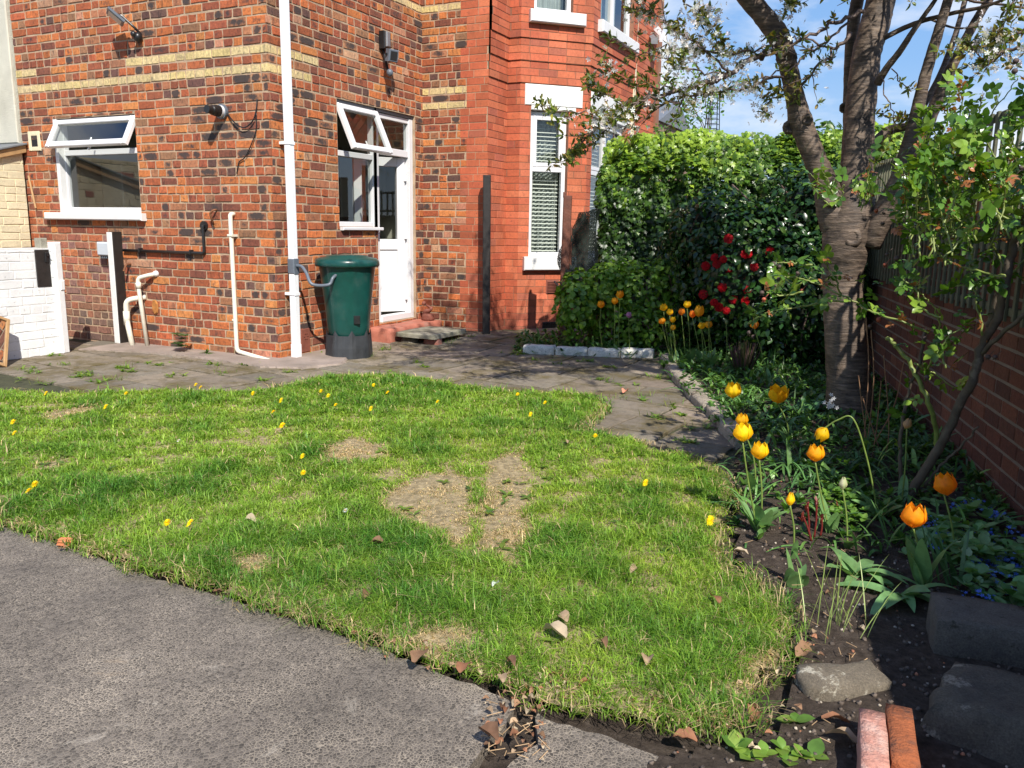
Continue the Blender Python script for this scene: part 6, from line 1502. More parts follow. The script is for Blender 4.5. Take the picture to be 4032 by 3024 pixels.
for i, (x, y) in enumerate(red):
    p = at(x, y, 7.62 if i not in (10, 11) else 7.35); p = p+np.array([rf.gauss(0, .02), rf.gauss(0, .04), 0]); mb = MB(); R0 = rf.uniform(.034, .046); d = nv(O3-p+np.array([rf.gauss(0, 2), 0, rf.gauss(0, 1)+1])); s1 = nv(np.cross(d, [0, 0, 1])); s2 = np.cross(s1, d)
    for L in range(4):
        k_ = (8, 7, 6, 4)[L]; q = R0*(1, .8, .58, .34)[L]; h = R0*(.05, .3, .5, .62)[L]
        for k in range(k_):
            a = 2*math.pi*(k+.5*L)/k_+rf.uniform(-.1, .1); u_ = s1*math.cos(a)+s2*math.sin(a); v_ = -s1*math.sin(a)+s2*math.cos(a); w_ = q*.52
            mb.add([p+d*h*.2, p+u_*q*.55-v_*w_*.9+d*h*.8, p+u_*q*.95-v_*w_*.5+d*(h+.004), p+u_*q*1.02+d*(h-.004), p+u_*q*.95+v_*w_*.5+d*(h+.004), p+u_*q*.55+v_*w_*.9+d*h*.8], [(0, 1, 2, 3, 4, 5)], (.62*rf.uniform(.7, 1.1), .012, .022))
    mb.build('flower', M['petal'], cam_sh)
g1_, g2_ = at(2270, 1200, 8.3), at(2540, 1120, 8.35)
shrub('climbing_shrub', 'bright green round leaved bush at the foot of the red brown post', [((g1_[0], g1_[1], .50), (.22, .22, .36), 850), ((g1_[0]+.25, g1_[1]+.15, .66), (.25, .22, .26), 600)], [(.16, .30, .03), (.10, .22, .025), (.24, .38, .05)], [3, 3, 1], ROUND, (.045, .075), M['leaf'], 62)
shrub('leafy_shrub', 'low bright green shrub in front of the ivy hedge behind the yellow tulips', [((g2_[0], g2_[1], .62), (.62, .26, .34), 2100), ((g2_[0]-.05, g2_[1]-.1, .3), (.6, .2, .25), 1100), ((g2_[0]+.35, g2_[1], .85), (.3, .25, .25), 600)], [(.15, .28, .03), (.09, .20, .022), (.22, .36, .045)], [3, 3, 1], LEAF, (.045, .075), M['leaf'], 63)
sb_ = at(3230, 640, 9.1)
shrub('tall_shrub', 'broad leaved shrub rising behind the fork of the cherry tree', [((sb_[0], sb_[1], 1.75), (.30, .35, .62), 900), ((sb_[0]+.15, sb_[1]-.3, 1.1), (.5, .5, .8), 1500)], [(.06, .13, .02), (.10, .20, .03), (.16, .28, .04)], [3, 3, 1], LEAF, (.06, .11), M['leaf'], 64)
rc_ = at(2800, 250, 9.6)
rr = random.Random(2)
cr = empty('climbing_rose', (rc_[0]-.1, 9.5, 0), 'thin climbing rose rising above the hedge round a black obelisk', 'climber')
mb = MB(); cl = []
bq = at(2790, 560, 9.5)
for (pts) in ([(2790, 560), (2760, 470), (2700, 420), (2660, 400)], [(2790, 560), (2800, 450), (2840, 380), (2880, 340), (2930, 330)], [(2790, 560), (2740, 500), (2690, 480), (2620, 500), (2570, 520)], [(2790, 560), (2780, 420), (2760, 330), (2700, 260), (2660, 230)], [(2790, 560), (2800, 400), (2810, 280), (2830, 200)], [(2790, 560), (2740, 440), (2690, 360), (2650, 320), (2620, 330)]):
    S = spline([at(x, y, 9.5) for x, y in pts], 6); mb.tube(S, .005, 5); cl += S[5:]
mb.build('stems', M['twig'], cr)
P = np.array([p+np.array([rr.gauss(0, .05), rr.gauss(0, .05), rr.gauss(0, .05)]) for p in cl for _ in range(6)]); nl = len(P)
scatter('foliage', LEAF, P, rh.normal(size=(nl, 3))+[0, -.3, .6], rh.uniform(.03, .055, nl), blend([(.10, .22, .05), (.16, .30, .06)], [1, 1], nl), M['leaf'], cr)
ob = empty('obelisk', (at(2810, 450, 9.7)[0], at(2810, 450, 9.7)[1], 0), 'black wire garden obelisk with a small cap above the hedge', 'obelisk')
oc = at(2812, 372, 9.7); mb = MB(); oz = oc[2]; W_ = .055
for sx in (-1, 1):
    for sy in (-1, 1): mb.tube([(oc[0]+sx*W_*2.2, oc[1]+sy*W_*2.2, 0), (oc[0]+sx*W_*1.25, oc[1]+sy*W_*1.25, oz-.45), (oc[0]+sx*W_*.9, oc[1]+sy*W_*.9, oz)], .0055, 5)
    mb.tube([(oc[0]+sx*W_*.0, oc[1]-W_*1.3, oz-.6), (oc[0], oc[1]-W_*.9, oz)], .004, 5)
z = oz-.04
while z > oz-1.0:
    q = W_*(.9+.5*(oz-z)); mb.tube([(oc[0]-q, oc[1]-q, z), (oc[0]+q, oc[1]-q, z), (oc[0]+q, oc[1]+q, z), (oc[0]-q, oc[1]+q, z), (oc[0]-q, oc[1]-q, z)], .004, 4); z -= .055
mb.build('frame', M['blackplastic'], ob)
mb = MB(); mb.lathe((oc[0], oc[1], oz), [(.085, 0), (.08, .015), (.04, .03), (.02, .04), (.018, .05), (.003, .06)], 12); mb.build('cap', M['blackplastic'], ob, True)

# ------------------------------------------------------------------ rose bush
rs_ = random.Random(23); RL = []
rose = empty('rose_bush', tuple(G(3560, 1985)), 'tall thorny rose bush with glossy leaves and dried hips by the wall', 'rose bush')
M['cane'] = simple('green_rose_cane', (.20, .25, .06), .45, .35, 25, .2, .002, 90, dirt=((.26, .17, .09), 8, .58, .75))
M['oldcane'] = simple('old_rose_stem', (.11, .085, .06), .8, .4, 25, .7, .004, 70, dirt=((.24, .20, .14), 12, .58, .75))
om = MB(); cmb = MB()
def cane(pts, w0, w1, mbx, leaf=0, n=7, thorn=True, k=6):
    P = [at(x, y, d) for x, y, d in pts]; S = spline(P, k); m_ = len(S)
    S = [s+np.array([rs_.gauss(0, .003), rs_.gauss(0, .003), rs_.gauss(0, .002)]) for s in S]; R = [w0+(w1-w0)*i/(m_-1) for i in range(m_)]; mbx.tube(S, R, n, jit=.08, rng=rs_)
    for i in range(2, m_-1):
        if thorn and rs_.random() < .5:
            d = nv([rs_.gauss(0, 1), rs_.gauss(0, 1), rs_.gauss(0, .5)]); mbx.tube([S[i], S[i]+d*(R[i]+.007)], [.0025, .0004], 4)
        if leaf and rs_.random() < leaf: RL.append((S[i], nv(S[min(i+1, m_-1)]-S[i-1])))
    return S
cane([(3560, 2010, 4.06), (3600, 1920, 4.05), (3680, 1790, 4.0), (3760, 1640, 3.95), (3830, 1490, 3.9), (3860, 1380, 3.9), (3930, 1250, 3.85), (3955, 1130, 3.8), (3980, 1020, 3.8), (4010, 920, 3.8), (4060, 820, 3.7)], .022, .014, om, 0, 9, False)
cane([(3690, 1790, 4.0), (3688, 1700, 3.98), (3660, 1600, 3.9), (3620, 1500, 3.9), (3575, 1420, 3.9), (3520, 1350, 3.9), (3490, 1330, 3.9)], .012, .008, cmb, 0, 8)
cane([(3555, 1990, 4.1), (3545, 1850, 4.1), (3550, 1700, 4.1), (3575, 1550, 4.1), (3620, 1430, 4.1), (3640, 1300, 4.1)], .010, .007, om, .1)
cane([(3640, 1920, 4.05), (3720, 1820, 4.0), (3800, 1740, 3.95), (3850, 1680, 3.9)], .007, .004, om, 0)
cane([(3860, 1400, 3.9), (3940, 1320, 3.8), (4032, 1240, 3.7), (4100, 1180, 3.7)], .010, .008, om, 0)
cane([(3888, 1315, 3.9), (3905, 1240, 3.88), (3930, 1160, 3.86), (3948, 1095, 3.84)], .013, .012, om, 0, 8, False)
arms = [[(3660, 1310), (3560, 1270), (3440, 1230), (3370, 1190), (3300, 1155), (3220, 1120), (3150, 1095), (3090, 1088)], [(3350, 1185), (3250, 1190), (3140, 1212), (3030, 1228), (2970, 1265)], [(3310, 1160), (3290, 1100), (3260, 1050), (3240, 1020)], [(3160, 1150), (3080, 1165), (3020, 1150)], [(3270, 1140), (3200, 1095), (3140, 1120), (3090, 1100)], [(3200, 1045), (3130, 1035), (3060, 1035)],
        [(3955, 1080), (3880, 1100), (3800, 1120), (3740, 1130)], [(3960, 1060), (3930, 1000), (3900, 950), (3880, 900)], [(3960, 1090), (3860, 1070), (3760, 1040), (3700, 1000), (3660, 940), (3640, 880)], [(4000, 930), (3970, 880), (3960, 820), (3975, 760)], [(4040, 900), (4000, 860), (3975, 790), (3930, 700)], [(3980, 1000), (3990, 900), (3940, 870)],
        [(3830, 1000), (3810, 930), (3780, 880), (3745, 830)], [(3880, 1080), (3800, 1030), (3740, 1010), (3660, 1015), (3560, 1030)], [(3780, 920), (3690, 915), (3600, 905), (3520, 890)], [(3640, 1500), (3680, 1400), (3700, 1320), (3690, 1240), (3650, 1180), (3600, 1130)], [(3870, 1320), (3850, 1200), (3830, 1110), (3820, 1040)], [(3960, 1090), (4000, 1060), (4040, 1010), (4080, 960)], [(3600, 1430), (3690, 1480), (3760, 1530)], [(3700, 1250), (3640, 1220), (3600, 1140), (3560, 1100)], [(3720, 1450), (3710, 1380), (3740, 1320), (3800, 1290)]]
for a in arms:
    d0 = rs_.uniform(3.7, 4.1); S = cane([(x, y, d0+rs_.uniform(-.06, .06)) for x, y in a], .0048, .0028, cmb, .30, 6)
    for _ in range(2): RL.append((S[-1], np.array([0, 0, 1.])))
for i in range(70):       # finer shoots above
    x0, y0 = rs_.uniform(3560, 4080), rs_.uniform(700, 1050); dx = rs_.gauss(-40, 130); L = rs_.uniform(150, 420); d0 = rs_.uniform(3.3, 4.4)
    if y0-L < 330 and x0+dx < 3700: continue
    if x0+dx < 3540+.35*max(0, 700-(y0-L)): continue
    S = cane([(x0, y0, d0), (x0+dx*.4, y0-L*.4, d0+.05), (x0+dx*.8, y0-L*.8, d0-.05), (x0+dx, y0-L, d0-.1)], .0038, .002, cmb, .5, 5)
    for _ in range(2): RL.append((S[-1], np.array([0, 0, 1.])))
for i in range(20):       # low leafy shoots, left spur
    x0, y0 = rs_.uniform(3250, 3700), rs_.uniform(760, 900); dx = rs_.uniform(-110, 60); L = rs_.uniform(40, 170); d0 = rs_.uniform(3.5, 4.2)
    S = cane([(x0, y0, d0), (x0+dx*.5, y0-L*.5, d0), (x0+dx, y0-L, d0-.05)], .0035, .002, cmb, .35, 5)
    RL.append((S[-1], np.array([0, 0, 1.])))
for (x, y) in ((3600, 1330), (3660, 1300), (3700, 1290), (3760, 1330), (3720, 1380), (3640, 1350), (3580, 1360), (3740, 1440), (3800, 1400), (3520, 1270), (3560, 1250), (3500, 1120), (3540, 1130), (3480, 1110), (3820, 1290), (3780, 1250), (3250, 1090), (3350, 1085), (3370, 1110), (3440, 1190), (3400, 1180), (3880, 1180), (3720, 1140), (3790, 1170), (2985, 1235), (3020, 1200), (3090, 1190), (3140, 1200), (3210, 1170), (3250, 1180), (3170, 1060), (3220, 1050), (3280, 1080), (2960, 1230), (3620, 1200), (3870, 1350), (3640, 1560)):
    RL.append((at(x, y, rs_.uniform(3.8, 4.0)), nv([rs_.gauss(0, 1), rs_.gauss(0, 1), .3])))
om.build('stem', M['oldcane'], rose, True); cmb.build('cane', M['cane'], rose, True)
P = []; T = []; NN = []; S = []; CC = []; rq = np.random.default_rng(7)
for (p, d) in RL:
    out_ = nv(rq.normal(size=3)*.9+d*.4+np.array([-.1, -.25, .1])); young = rq.random() < .20; sc = rq.uniform(.6, 1.1)*(.6 if young else 1)
    nn = nv(np.array([.2, -.25, .8])+rq.normal(size=3)*.45); nn = nv(nn-out_*np.dot(nn, out_)); sd_ = np.cross(out_, nn)
    base = [.34, .13, .05] if young else ([.085, .18, .025] if rq.random() < .6 else [.17, .27, .035])
    for (a, b_, ang_) in ((.045, 0, 0), (.03, 1, .9), (.03, -1, .9), (.008, 1, 1.2), (.008, -1, 1.2)):
        dd = nv(out_*math.cos(ang_)+sd_*b_*math.sin(ang_)+nn*rq.normal(0, .15)); P.append(p+out_*(a+.012)*sc); T.append(dd); NN.append(nv(nn+rq.normal(size=3)*.22)); S.append(rq.uniform(.028, .048)*sc)
        CC.append(np.array(base)*rq.uniform(.75, 1.3))
P, T, NN, S, CC = map(np.array, (P, T, NN, S, CC))
scatter('foliage', oval_leaf(.72, .10, .15), P, NN, S, CC, M['glossleaf'], rose, tdir=T)
hips = [(3045, 1038), (3070, 1050), (3048, 1058), (3100, 1080), (3140, 1075), (3135, 1095), (3065, 1098), (3055, 1125), (3000, 1152), (3008, 1178), (3158, 1143), (2950, 1310), (2965, 1325), (3492, 1002), (3530, 1017), (3486, 1042), (3450, 830), (3480, 838), (3475, 880), (3790, 585), (3815, 605), (3840, 590), (3990, 700), (3960, 740), (3935, 810), (3965, 830), (3930, 880), (3890, 1405), (3918, 1405), (3425, 1285), (3460, 1258), (3640, 1330), (4000, 240), (3995, 280), (4020, 660), (3650, 1485)]
hm = [simple('dried_rose_hip', (.085, .055, .045), .7, .5, 60, .5, .002, 200), simple('red_rose_hip', (.40, .09, .045), .45, .3, 60, .2, .002, 200)]
for i, (x, y) in enumerate(hips):
    p = at(x, y, 3.95 if x < 3500 else 3.8); mb = MB(); r = rs_.uniform(.008, .0125); mb.ball(p, r, 9, 6, sz=.9)
    for k in range(5):
        a = k*1.256; mb.tube([p+[0, 0, -r*.7], p+[math.cos(a)*r*1.1, math.sin(a)*r*1.1, -r*1.4]], [.0015, .0004], 3)
    mb.tube([p, p+[.02, rs_.gauss(0, .01), .028]], .0012, 4); mb.build('rose_hip', hm[1 if i in (9, 10, 15, 16, 24, 30) else 0], rose, True)

# ------------------------------------------------------------------ tulips
ORG, YLW = (1.0, .47, .015), (1.0, .68, .012)
def tulip(fx, fy, bx, by, R, H, col, label, tilt=(0, 0), openn=.62, leaves=3, group=None, leaf_az=None, droop=None, seed=None, lsz=1., dist=None, cat='tulip', colr=None):
    R *= 1.28; H *= 1.22
    r_ = random.Random(int(fx*7+fy)); g0 = G(bx, by, 0.04) if dist is None else None
    if dist is not None: q = at(bx, by, dist); g0 = np.array([q[0], q[1], zbed1(q[0], q[1])])
    else: g0[2] = zbed1(g0[0], g0[1])
    D_ = math.hypot(g0[0], g0[1]); f = at(fx, fy, D_*1.0)
    o = empty('tulip', tuple(g0), label, cat, group)
    if droop is not None: S = spline([g0, g0+(np.array(droop)-g0)*[.5, .5, .6], np.array(droop), (np.array(droop)+f)/2+[0, 0, .03], f+[0, 0, .02]], 6)
    else: S = spline([g0, g0+(f-g0)*.5+np.array([r_.gauss(0, .008), r_.gauss(0, .008), 0]), f-[0, 0, H*.45]], 6)
    mb = MB(); mb.tube(S, .0036, 7, (.19, .27, .06)); mb.build('stem', M['tulipleaf'], o, True)
    ax = nv(np.array([tilt[0], tilt[1], 1.])) if droop is None else nv(f-S[-3]); s1 = nv(np.cross(ax, [0, 1., 0.2])); s2 = np.cross(ax, s1); b0 = f-ax*H*.5; mb = MB()
    for lay in (0, 1):
        for k in range(3):
            a = 2*math.pi*(k+.5*lay)/3+r_.uniform(-.1, .1)+1.0; V = []; nr, nc = 9, 6
            for i in range(nr+1):
                t = 1-(1-i/nr)**1.5; rad = R*(math.sin(min(1, t*1.9)*math.pi/2)**.8)*(1-.10*lay)*(1-(1-openn)*max(0, t-.45)**1.2*1.9)+.0008
                hw = .66*(math.sin(math.pi*.5*min(1, .25+1.5*t)) if t < .5 else math.sqrt(max(.03, 1-((t-.5)/.51)**2.4)))
                tip = 1+.0*t
                for j in range(nc+1):
                    s = (j/nc-.5)*2; aa = a+hw*s*1.05; rr_ = rad*(1-.05*(1-s*s))*(1+.03*r_.uniform(-1, 1)*(i > 3)); zz = H*(t-.10*s*s*(t > .5)*t)+.0
                    V.append(b0+s1*rr_*math.cos(aa)+s2*rr_*math.sin(aa)+ax*zz)
            jj = r_.uniform(.88, 1.08); c2 = (min(1, col[0]*jj), col[1]*jj*r_.uniform(.85, 1.1), col[2])
            mb.add(V, [(i*(nc+1)+j, i*(nc+1)+j+1, (i+1)*(nc+1)+j+1, (i+1)*(nc+1)+j) for i in range(nr) for j in range(nc)], c2)
    mb.build('flower', M['petal'], o, True)
    for k in range(leaves):
        az = (leaf_az[k] if leaf_az else r_.uniform(0, 6.28)); mb = MB(); j = r_.uniform(.85, 1.15)
        strap(mb, g0+[0, 0, -.005], az, r_.uniform(.15, .23)*lsz, r_.uniform(.044, .062)*lsz, r_.uniform(.95, 1.42), r_.uniform(.10, .45), (.16*j, .30*j, .10*j), 8, r_.uniform(-.5, .5), .5); mb.build('leaf', M['tulipleaf'], o, True)
    return o
T_ = tulip
Bk = 'tulips at the back of the bed'
T_(2366, 1199, 2378, 1345, .030, .062, ORG, 'orange yellow tulip, leftmost of the three at the back left', dist=8.05, group=Bk)
T_(2421, 1185, 2420, 1345, .027, .060, ORG, 'middle orange yellow tulip of the three at the back left', dist=8.0, group=Bk)
T_(2441, 1160, 2437, 1350, .031, .068, ORG, 'tallest orange yellow tulip of the three at the back left', dist=8.0, group=Bk)
T_(2476, 1240, 2484, 1345, .022, .050, (.62, .30, .50), 'small mauve tulip right of the three orange ones', dist=7.9, openn=.6)
T_(2613, 1211, 2650, 1375, .029, .056, YLW, 'yellow tulip at the upper left of the middle group', (-.25, -.2), dist=7.5, group=Bk)
T_(2638, 1229, 2655, 1380, .025, .050, YLW, 'yellow tulip just right of the upper left one in the middle group', dist=7.45, group=Bk)
T_(2607, 1264, 2658, 1390, .027, .048, ORG, 'orange tulip leaning out at the left of the middle group', (-.5, -.1), dist=7.4, group=Bk)
T_(2649, 1259, 2668, 1390, .021, .046, YLW, 'small yellow tulip above the lowest one in the middle group', dist=7.4, group=Bk, openn=.6)
T_(2650, 1290, 2672, 1395, .020, .042, (.70, .40, .02), 'shaded yellow tulip, lowest in the middle group', dist=7.35, group=Bk)  # shade on this flower is put into its darker petal colour
T_(2684, 1228, 2705, 1385, .024, .054, (.95, .36, .02), 'orange tulip left of the tallest in the middle group', dist=7.45, group=Bk)
T_(2706, 1199, 2720, 1385, .028, .056, YLW, 'tallest yellow tulip standing clear in the middle group', dist=7.45, group=Bk)
T_(2753, 1226, 2775, 1400, .036, .086, (.85, .46, .02), 'largest golden tulip of the middle group', (.1, -.1), dist=7.3, group=Bk)
T_(2727, 1237, 2765, 1400, .024, .058, (.97, .30, .02), 'orange tulip half hidden behind the largest golden one', dist=7.35, group=Bk)
T_(2763, 1283, 2790, 1410, .026, .050, YLW, 'yellow tulip directly under the largest golden one', dist=7.25, group=Bk)
T_(2790, 1279, 2800, 1415, .028, .052, (.90, .46, .02), 'golden tulip at the right end of the middle group', dist=7.25, group=Bk)
T_(2971, 1279, 3030, 1440, .028, .054, ORG, 'lone orange tulip below the rose hips near the camellia', (-.2, -.1), dist=6.6)
for x, y, bx, by, lb in ((2792, 1250, 2800, 1400, 'closed green tulip bud left of the pair beside the camellia'), (2860, 1268, 2856, 1410, 'closed pale green tulip bud beside the camellia')): T_(x, y, bx, by, .010, .036, (.35, .42, .16), lb, dist=7.2, openn=.1, leaves=1, cat='tulip bud')
T_(2887, 1537, 2935, 1745, .0385, .078, YLW, 'large open yellow tulip, left of the pair in front of the kerb stones', dist=4.75, leaves=2)
T_(3065, 1556, 3110, 1790, .0415, .082, (.92, .50, .010), 'wide open golden tulip, right of the pair beside the tree trunk', (.05, -.2), dist=4.65, openn=1.0)
T_(2922, 1653, 2975, 1990, .024, .050, (.90, .50, .01), 'smaller yellow tulip right behind the larger one at the lawn edge', dist=3.9, leaves=1)
T_(2926, 1703, 2985, 2060, .0335, .066, YLW, 'large yellow tulip over the broad leaves at the lawn edge', (-.08, 0), leaf_az=[3.6, 2.6, 1.0, .2], leaves=4, lsz=1.1)
T_(2992, 1775, 3000, 2065, .030, .062, YLW, 'yellow tulip right of the large one at the lawn edge', leaf_az=[4.4, 0.3, 5.2], leaves=3)
T_(3238, 1708, 3470, 1960, .025, .056, (.90, .55, .012), 'yellow tulip drooping on a bent stem', dist=3.75, droop=onY(3360, 1650, 3.72))
T_(3212, 1785, 3270, 2060, .030, .060, (.92, .50, .012), 'yellow tulip standing between the drooping one and the yellow bud', dist=3.5, leaves=4, lsz=.95)
T_(3113, 1965, 3125, 2175, .0135, .046, YLW, 'narrow closed yellow tulip beside the dark red shoots', openn=.25, leaves=2, lsz=.6)
T_(3320, 1903, 3340, 2130, .0135, .046, (.62, .66, .40), 'closed greenish white tulip in the middle of the bed', openn=.15, leaves=3, lsz=.9, cat='tulip bud')
T_(3573, 1668, 3560, 1900, .016, .042, (.62, .42, .20), 'dull buff closed tulip in the shade near the rose stem', dist=4.0, openn=.3, leaves=1, tilt=(.3, 0))
T_(3599, 2032, 3635, 2290, .036, .072, (1.0, .40, .012), 'glowing orange tulip, lower of the two by the blue flowers', leaf_az=[2.4, 3.4, 4.3, 0.0], leaves=4, lsz=1.25)
T_(3722, 1907, 3770, 2200, .034, .072, (1.0, .36, .012), 'glowing orange tulip, higher of the two by the blue flowers', (-.3, .1), leaf_az=[.8, 5.4], leaves=2)

# leafy clumps of the bed: (px, py, n, length, width, rise, droop, colour, label, cat, name)
CL = [(2115, 1365, 34, .26, .020, (.5, 1.2), (.3, .9), (.07, .16, .035), 'dark strappy clump at the far left end of the bed', 'strap_leaved_plant'),
      (2240, 1362, 46, .24, .012, (.7, 1.4), (.3, .9), (.10, .18, .05), 'fine grassy clump behind the white kerb', 'grassy_plant'),
      (2400, 1375, 36, .30, .026, (.5, 1.3), (.3, .9), (.09, .20, .05), 'strappy green clump under the three back tulips', 'strap_leaved_plant'),
      (2520, 1360, 26, .22, .020, (.4, 1.2), (.3, .9), (.08, .18, .045), 'leafy clump in the far corner of the bed', 'strap_leaved_plant'),
      (2690, 1400, 30, .26, .034, (.5, 1.2), (.3, .8), (.11, .22, .07), 'broad leaved clump under the middle tulips', 'broad_leaved_plant'),
      (2790, 1470, 30, .24, .036, (.4, 1.1), (.3, .8), (.12, .24, .07), 'low broad leaves spilling over the kerb bend', 'broad_leaved_plant'),
      (2930, 1590, 60, .24, .013, (.4, 1.3), (.4, 1.1), (.12, .25, .06), 'bright grassy clump left of the pair of large tulips', 'grassy_plant'),
      (2870, 1500, 40, .16, .030, (.3, 1.1), (.3, .8), (.08, .18, .05), 'leafy clump behind the grassy clump', 'broad_leaved_plant'),
      (3060, 1700, 44, .26, .015, (.5, 1.3), (.4, 1.0), (.07, .17, .05), 'dark arching grassy clump below the right tulip of the pair', 'grassy_plant'),
      (3010, 1440, 34, .22, .016, (.9, 1.45), (.1, .5), (.07, .17, .045), 'upright green blades beside the heather', 'grassy_plant'),
      (3150, 1640, 28, .22, .045, (.5, 1.2), (.3, .7), (.06, .15, .05), 'broad dark leaves at the foot of the tree', 'broad_leaved_plant'),
      (3230, 1900, 44, .24, .012, (.6, 1.4), (.4, 1.1), (.08, .19, .05), 'grassy clump in front of the tree trunk', 'grassy_plant'),
      (3120, 1850, 40, .24, .012, (.5, 1.3), (.4, 1.0), (.09, .20, .05), 'fine green tuft between the yellow tulips', 'grassy_plant'),
      (3400, 1850, 46, .30, .012, (.5, 1.35), (.5, 1.2), (.06, .15, .045), 'dark grassy clump right of the tree trunk', 'grassy_plant'),
      (3640, 1780, 60, .34, .014, (.6, 1.35), (.5, 1.1), (.055, .14, .045), 'long dark blades below the buff tulip', 'grassy_plant'),
      (3480, 2010, 30, .26, .012, (.6, 1.4), (.4, 1.0), (.08, .18, .05), 'scattered green blades in the middle of the bed', 'grassy_plant'),
      (2900, 1960, 24, .24, .010, (.6, 1.3), (.3, .9), (.12, .26, .06), 'fan of narrow leaves at the edge of the lawn', 'grassy_plant'),
      (3145, 2265, 7, .13, .052, (1.1, 1.45), (.05, .3), (.16, .29, .10), 'three upright broad pale leaves without a flower', 'broad_leaved_plant'),
      (3310, 2430, 20, .30, .0038, (1.0, 1.5), (.05, .3), (.34, .44, .12), 'spray of thin pale upright blades in the open soil', 'grassy_plant'),
      (3390, 2230, 12, .20, .050, (.4, 1.0), (.3, .7), (.15, .28, .10), 'broad leaves left of the lower orange tulip', 'broad_leaved_plant'),
      (3560, 2320, 9, .22, .060, (.5, 1.1), (.4, .8), (.14, .27, .10), 'large spreading broad leaves under the lower orange tulip', 'broad_leaved_plant'),
      (3440, 2120, 20, .24, .012, (.8, 1.4), (.2, .7), (.09, .20, .05), 'thin blades behind the broad leaves', 'grassy_plant'),
      (3870, 1760, 16, .22, .05, (.7, 1.3), (.2, .6), (.06, .16, .04), 'leafy green plant in the shade against the wall', 'broad_leaved_plant'),
      (3700, 2260, 16, .30, .014, (.9, 1.4), (.1, .5), (.08, .18, .06), 'upright narrow leaves right of the lower orange tulip', 'grassy_plant')]
rc = random.Random(99)
for (x, y, n_, L, wd, ri, dr_, col, lb, nm) in CL:
    g0 = G(x, y, .05); g0[2] = zbed1(g0[0], g0[1]); mb = MB(); sp_ = .05 if n_ > 15 else .02
    for i in range(n_):
        j = rc.uniform(.75, 1.3); strap(mb, g0+[rc.gauss(0, sp_), rc.gauss(0, sp_), -.005], rc.uniform(0, 6.28), L*rc.uniform(.6, 1.15), wd*rc.uniform(.7, 1.15), rc.uniform(*ri), rc.uniform(*dr_), tuple(v*j for v in col), 7, rc.uniform(-.4, .4), .4)
    o = mb.build(nm, M['tulipleaf'], None, True)
    me = o.data; me.transform(Matrix.Translation(Vector(tuple(-g0)))); o.location = tuple(g0); tag(o, lb, 'plant')
# small-leaved ground cover and low growth through the bed
rgc = np.random.default_rng(3); NG = 1300
X, Y = in_poly_points(bedP, NG*3, rgc); D = np.hypot(X, Y); k = (Y > 3.1) & (rgc.random(len(X)) < np.clip((Y-2.9)/2.2, .08, 1)) & ~((Y > 8.3)); X, Y = X[k][:NG], Y[k][:NG]
# keep the sunny strip of open soil clear
p1_, p2g = G(3100, 2050)[:2], G(3400, 2500)[:2]
cs = np.stack([X, Y, zbed(X, Y)+rgc.uniform(.0, .07, len(X))], 1)
R_ = rosettes(cs, (5, 12), (.022, .060), [(.06, .15, .03), (.10, .21, .035), (.15, .28, .05), (.04, .10, .025)], [4, 3, 2, 3], .8, rgc)
tag(scatter('ground_cover', LEAF, R_['pos'], R_['nrm'], R_['size'], R_['col'], M['leaf'], tdir=R_['tdir']), kind='stuff')
mb = MB(); rr = random.Random(8); Xb, Yb_ = in_poly_points(bedP, 4600, rgc)
for x, y in zip(Xb, Yb_):
    if y < 3.15 or y > 8.2 or rr.random() > min(1, (y-2.9)/1.3): continue
    j = rr.uniform(.6, 1.3); cc = rr.choice([(.10, .22, .05), (.15, .29, .06), (.07, .17, .045)]); wd = rr.choice([.010, .012, .026])
    strap(mb, (x, y, zbed1(x, y)), rr.uniform(0, 6.28), rr.uniform(.10, .26), wd, rr.uniform(.6, 1.4), rr.uniform(.3, 1.0), tuple(v*j for v in cc), 5, rr.uniform(-.4, .4), .4)
tag(mb.build('bed_grass', M['tulipleaf'], None, True), kind='stuff')
# patch of clover-like cover behind the buds
def leafpatch(name, px, n_, hgt, size, cols, wts, tm, label, seed, spread, mat=None, cat='plant', nl=(6, 11)):
    rng = np.random.default_rng(seed); cs = []
    for (x, y) in px:
        g0 = G(x, y, .05)
        for i in range(n_): cs.append((g0[0]+rng.normal(0, spread), g0[1]+rng.normal(0, spread), zbed1(g0[0], g0[1])+rng.uniform(0, hgt)))
    R_ = rosettes(cs, nl, size, cols, wts, .6, rng); g0 = G(*px[0], .05); o = empty(name, (g0[0], g0[1], 0), label, cat)
    scatter('foliage', tm, R_['pos'], R_['nrm'], R_['size'], R_['col'], mat or M['leaf'], o, tdir=R_['tdir'], rng=rng); return o, cs
leafpatch('cranesbill', [(3280, 1960), (3340, 1990), (3250, 2010), (3310, 2040), (3380, 1960)], 12, .07, (.018, .034), [(.12, .25, .04), (.17, .31, .05)], [1, 1], ROUND, 'fresh green small leaved cushion around the closed white tulip', 5, .05)
fm, cs = leafpatch('forget_me_not', [(3660, 2150), (3740, 2180), (3820, 2200), (3900, 2230), (3980, 2250), (3860, 2300), (3960, 2330), (3700, 2100), (3800, 2120), (3900, 2150), (4010, 2170), (3850, 2050), (3760, 2040), (4020, 2380)], 9, .10, (.032, .062), [(.22, .38, .16), (.13, .28, .09), (.36, .50, .28)], [3, 3, 1], ROUND, 'blue flowered forget-me-not patch in the shade by the wall', 6, .05, nl=(3, 6))
rng = np.random.default_rng(12); P = []
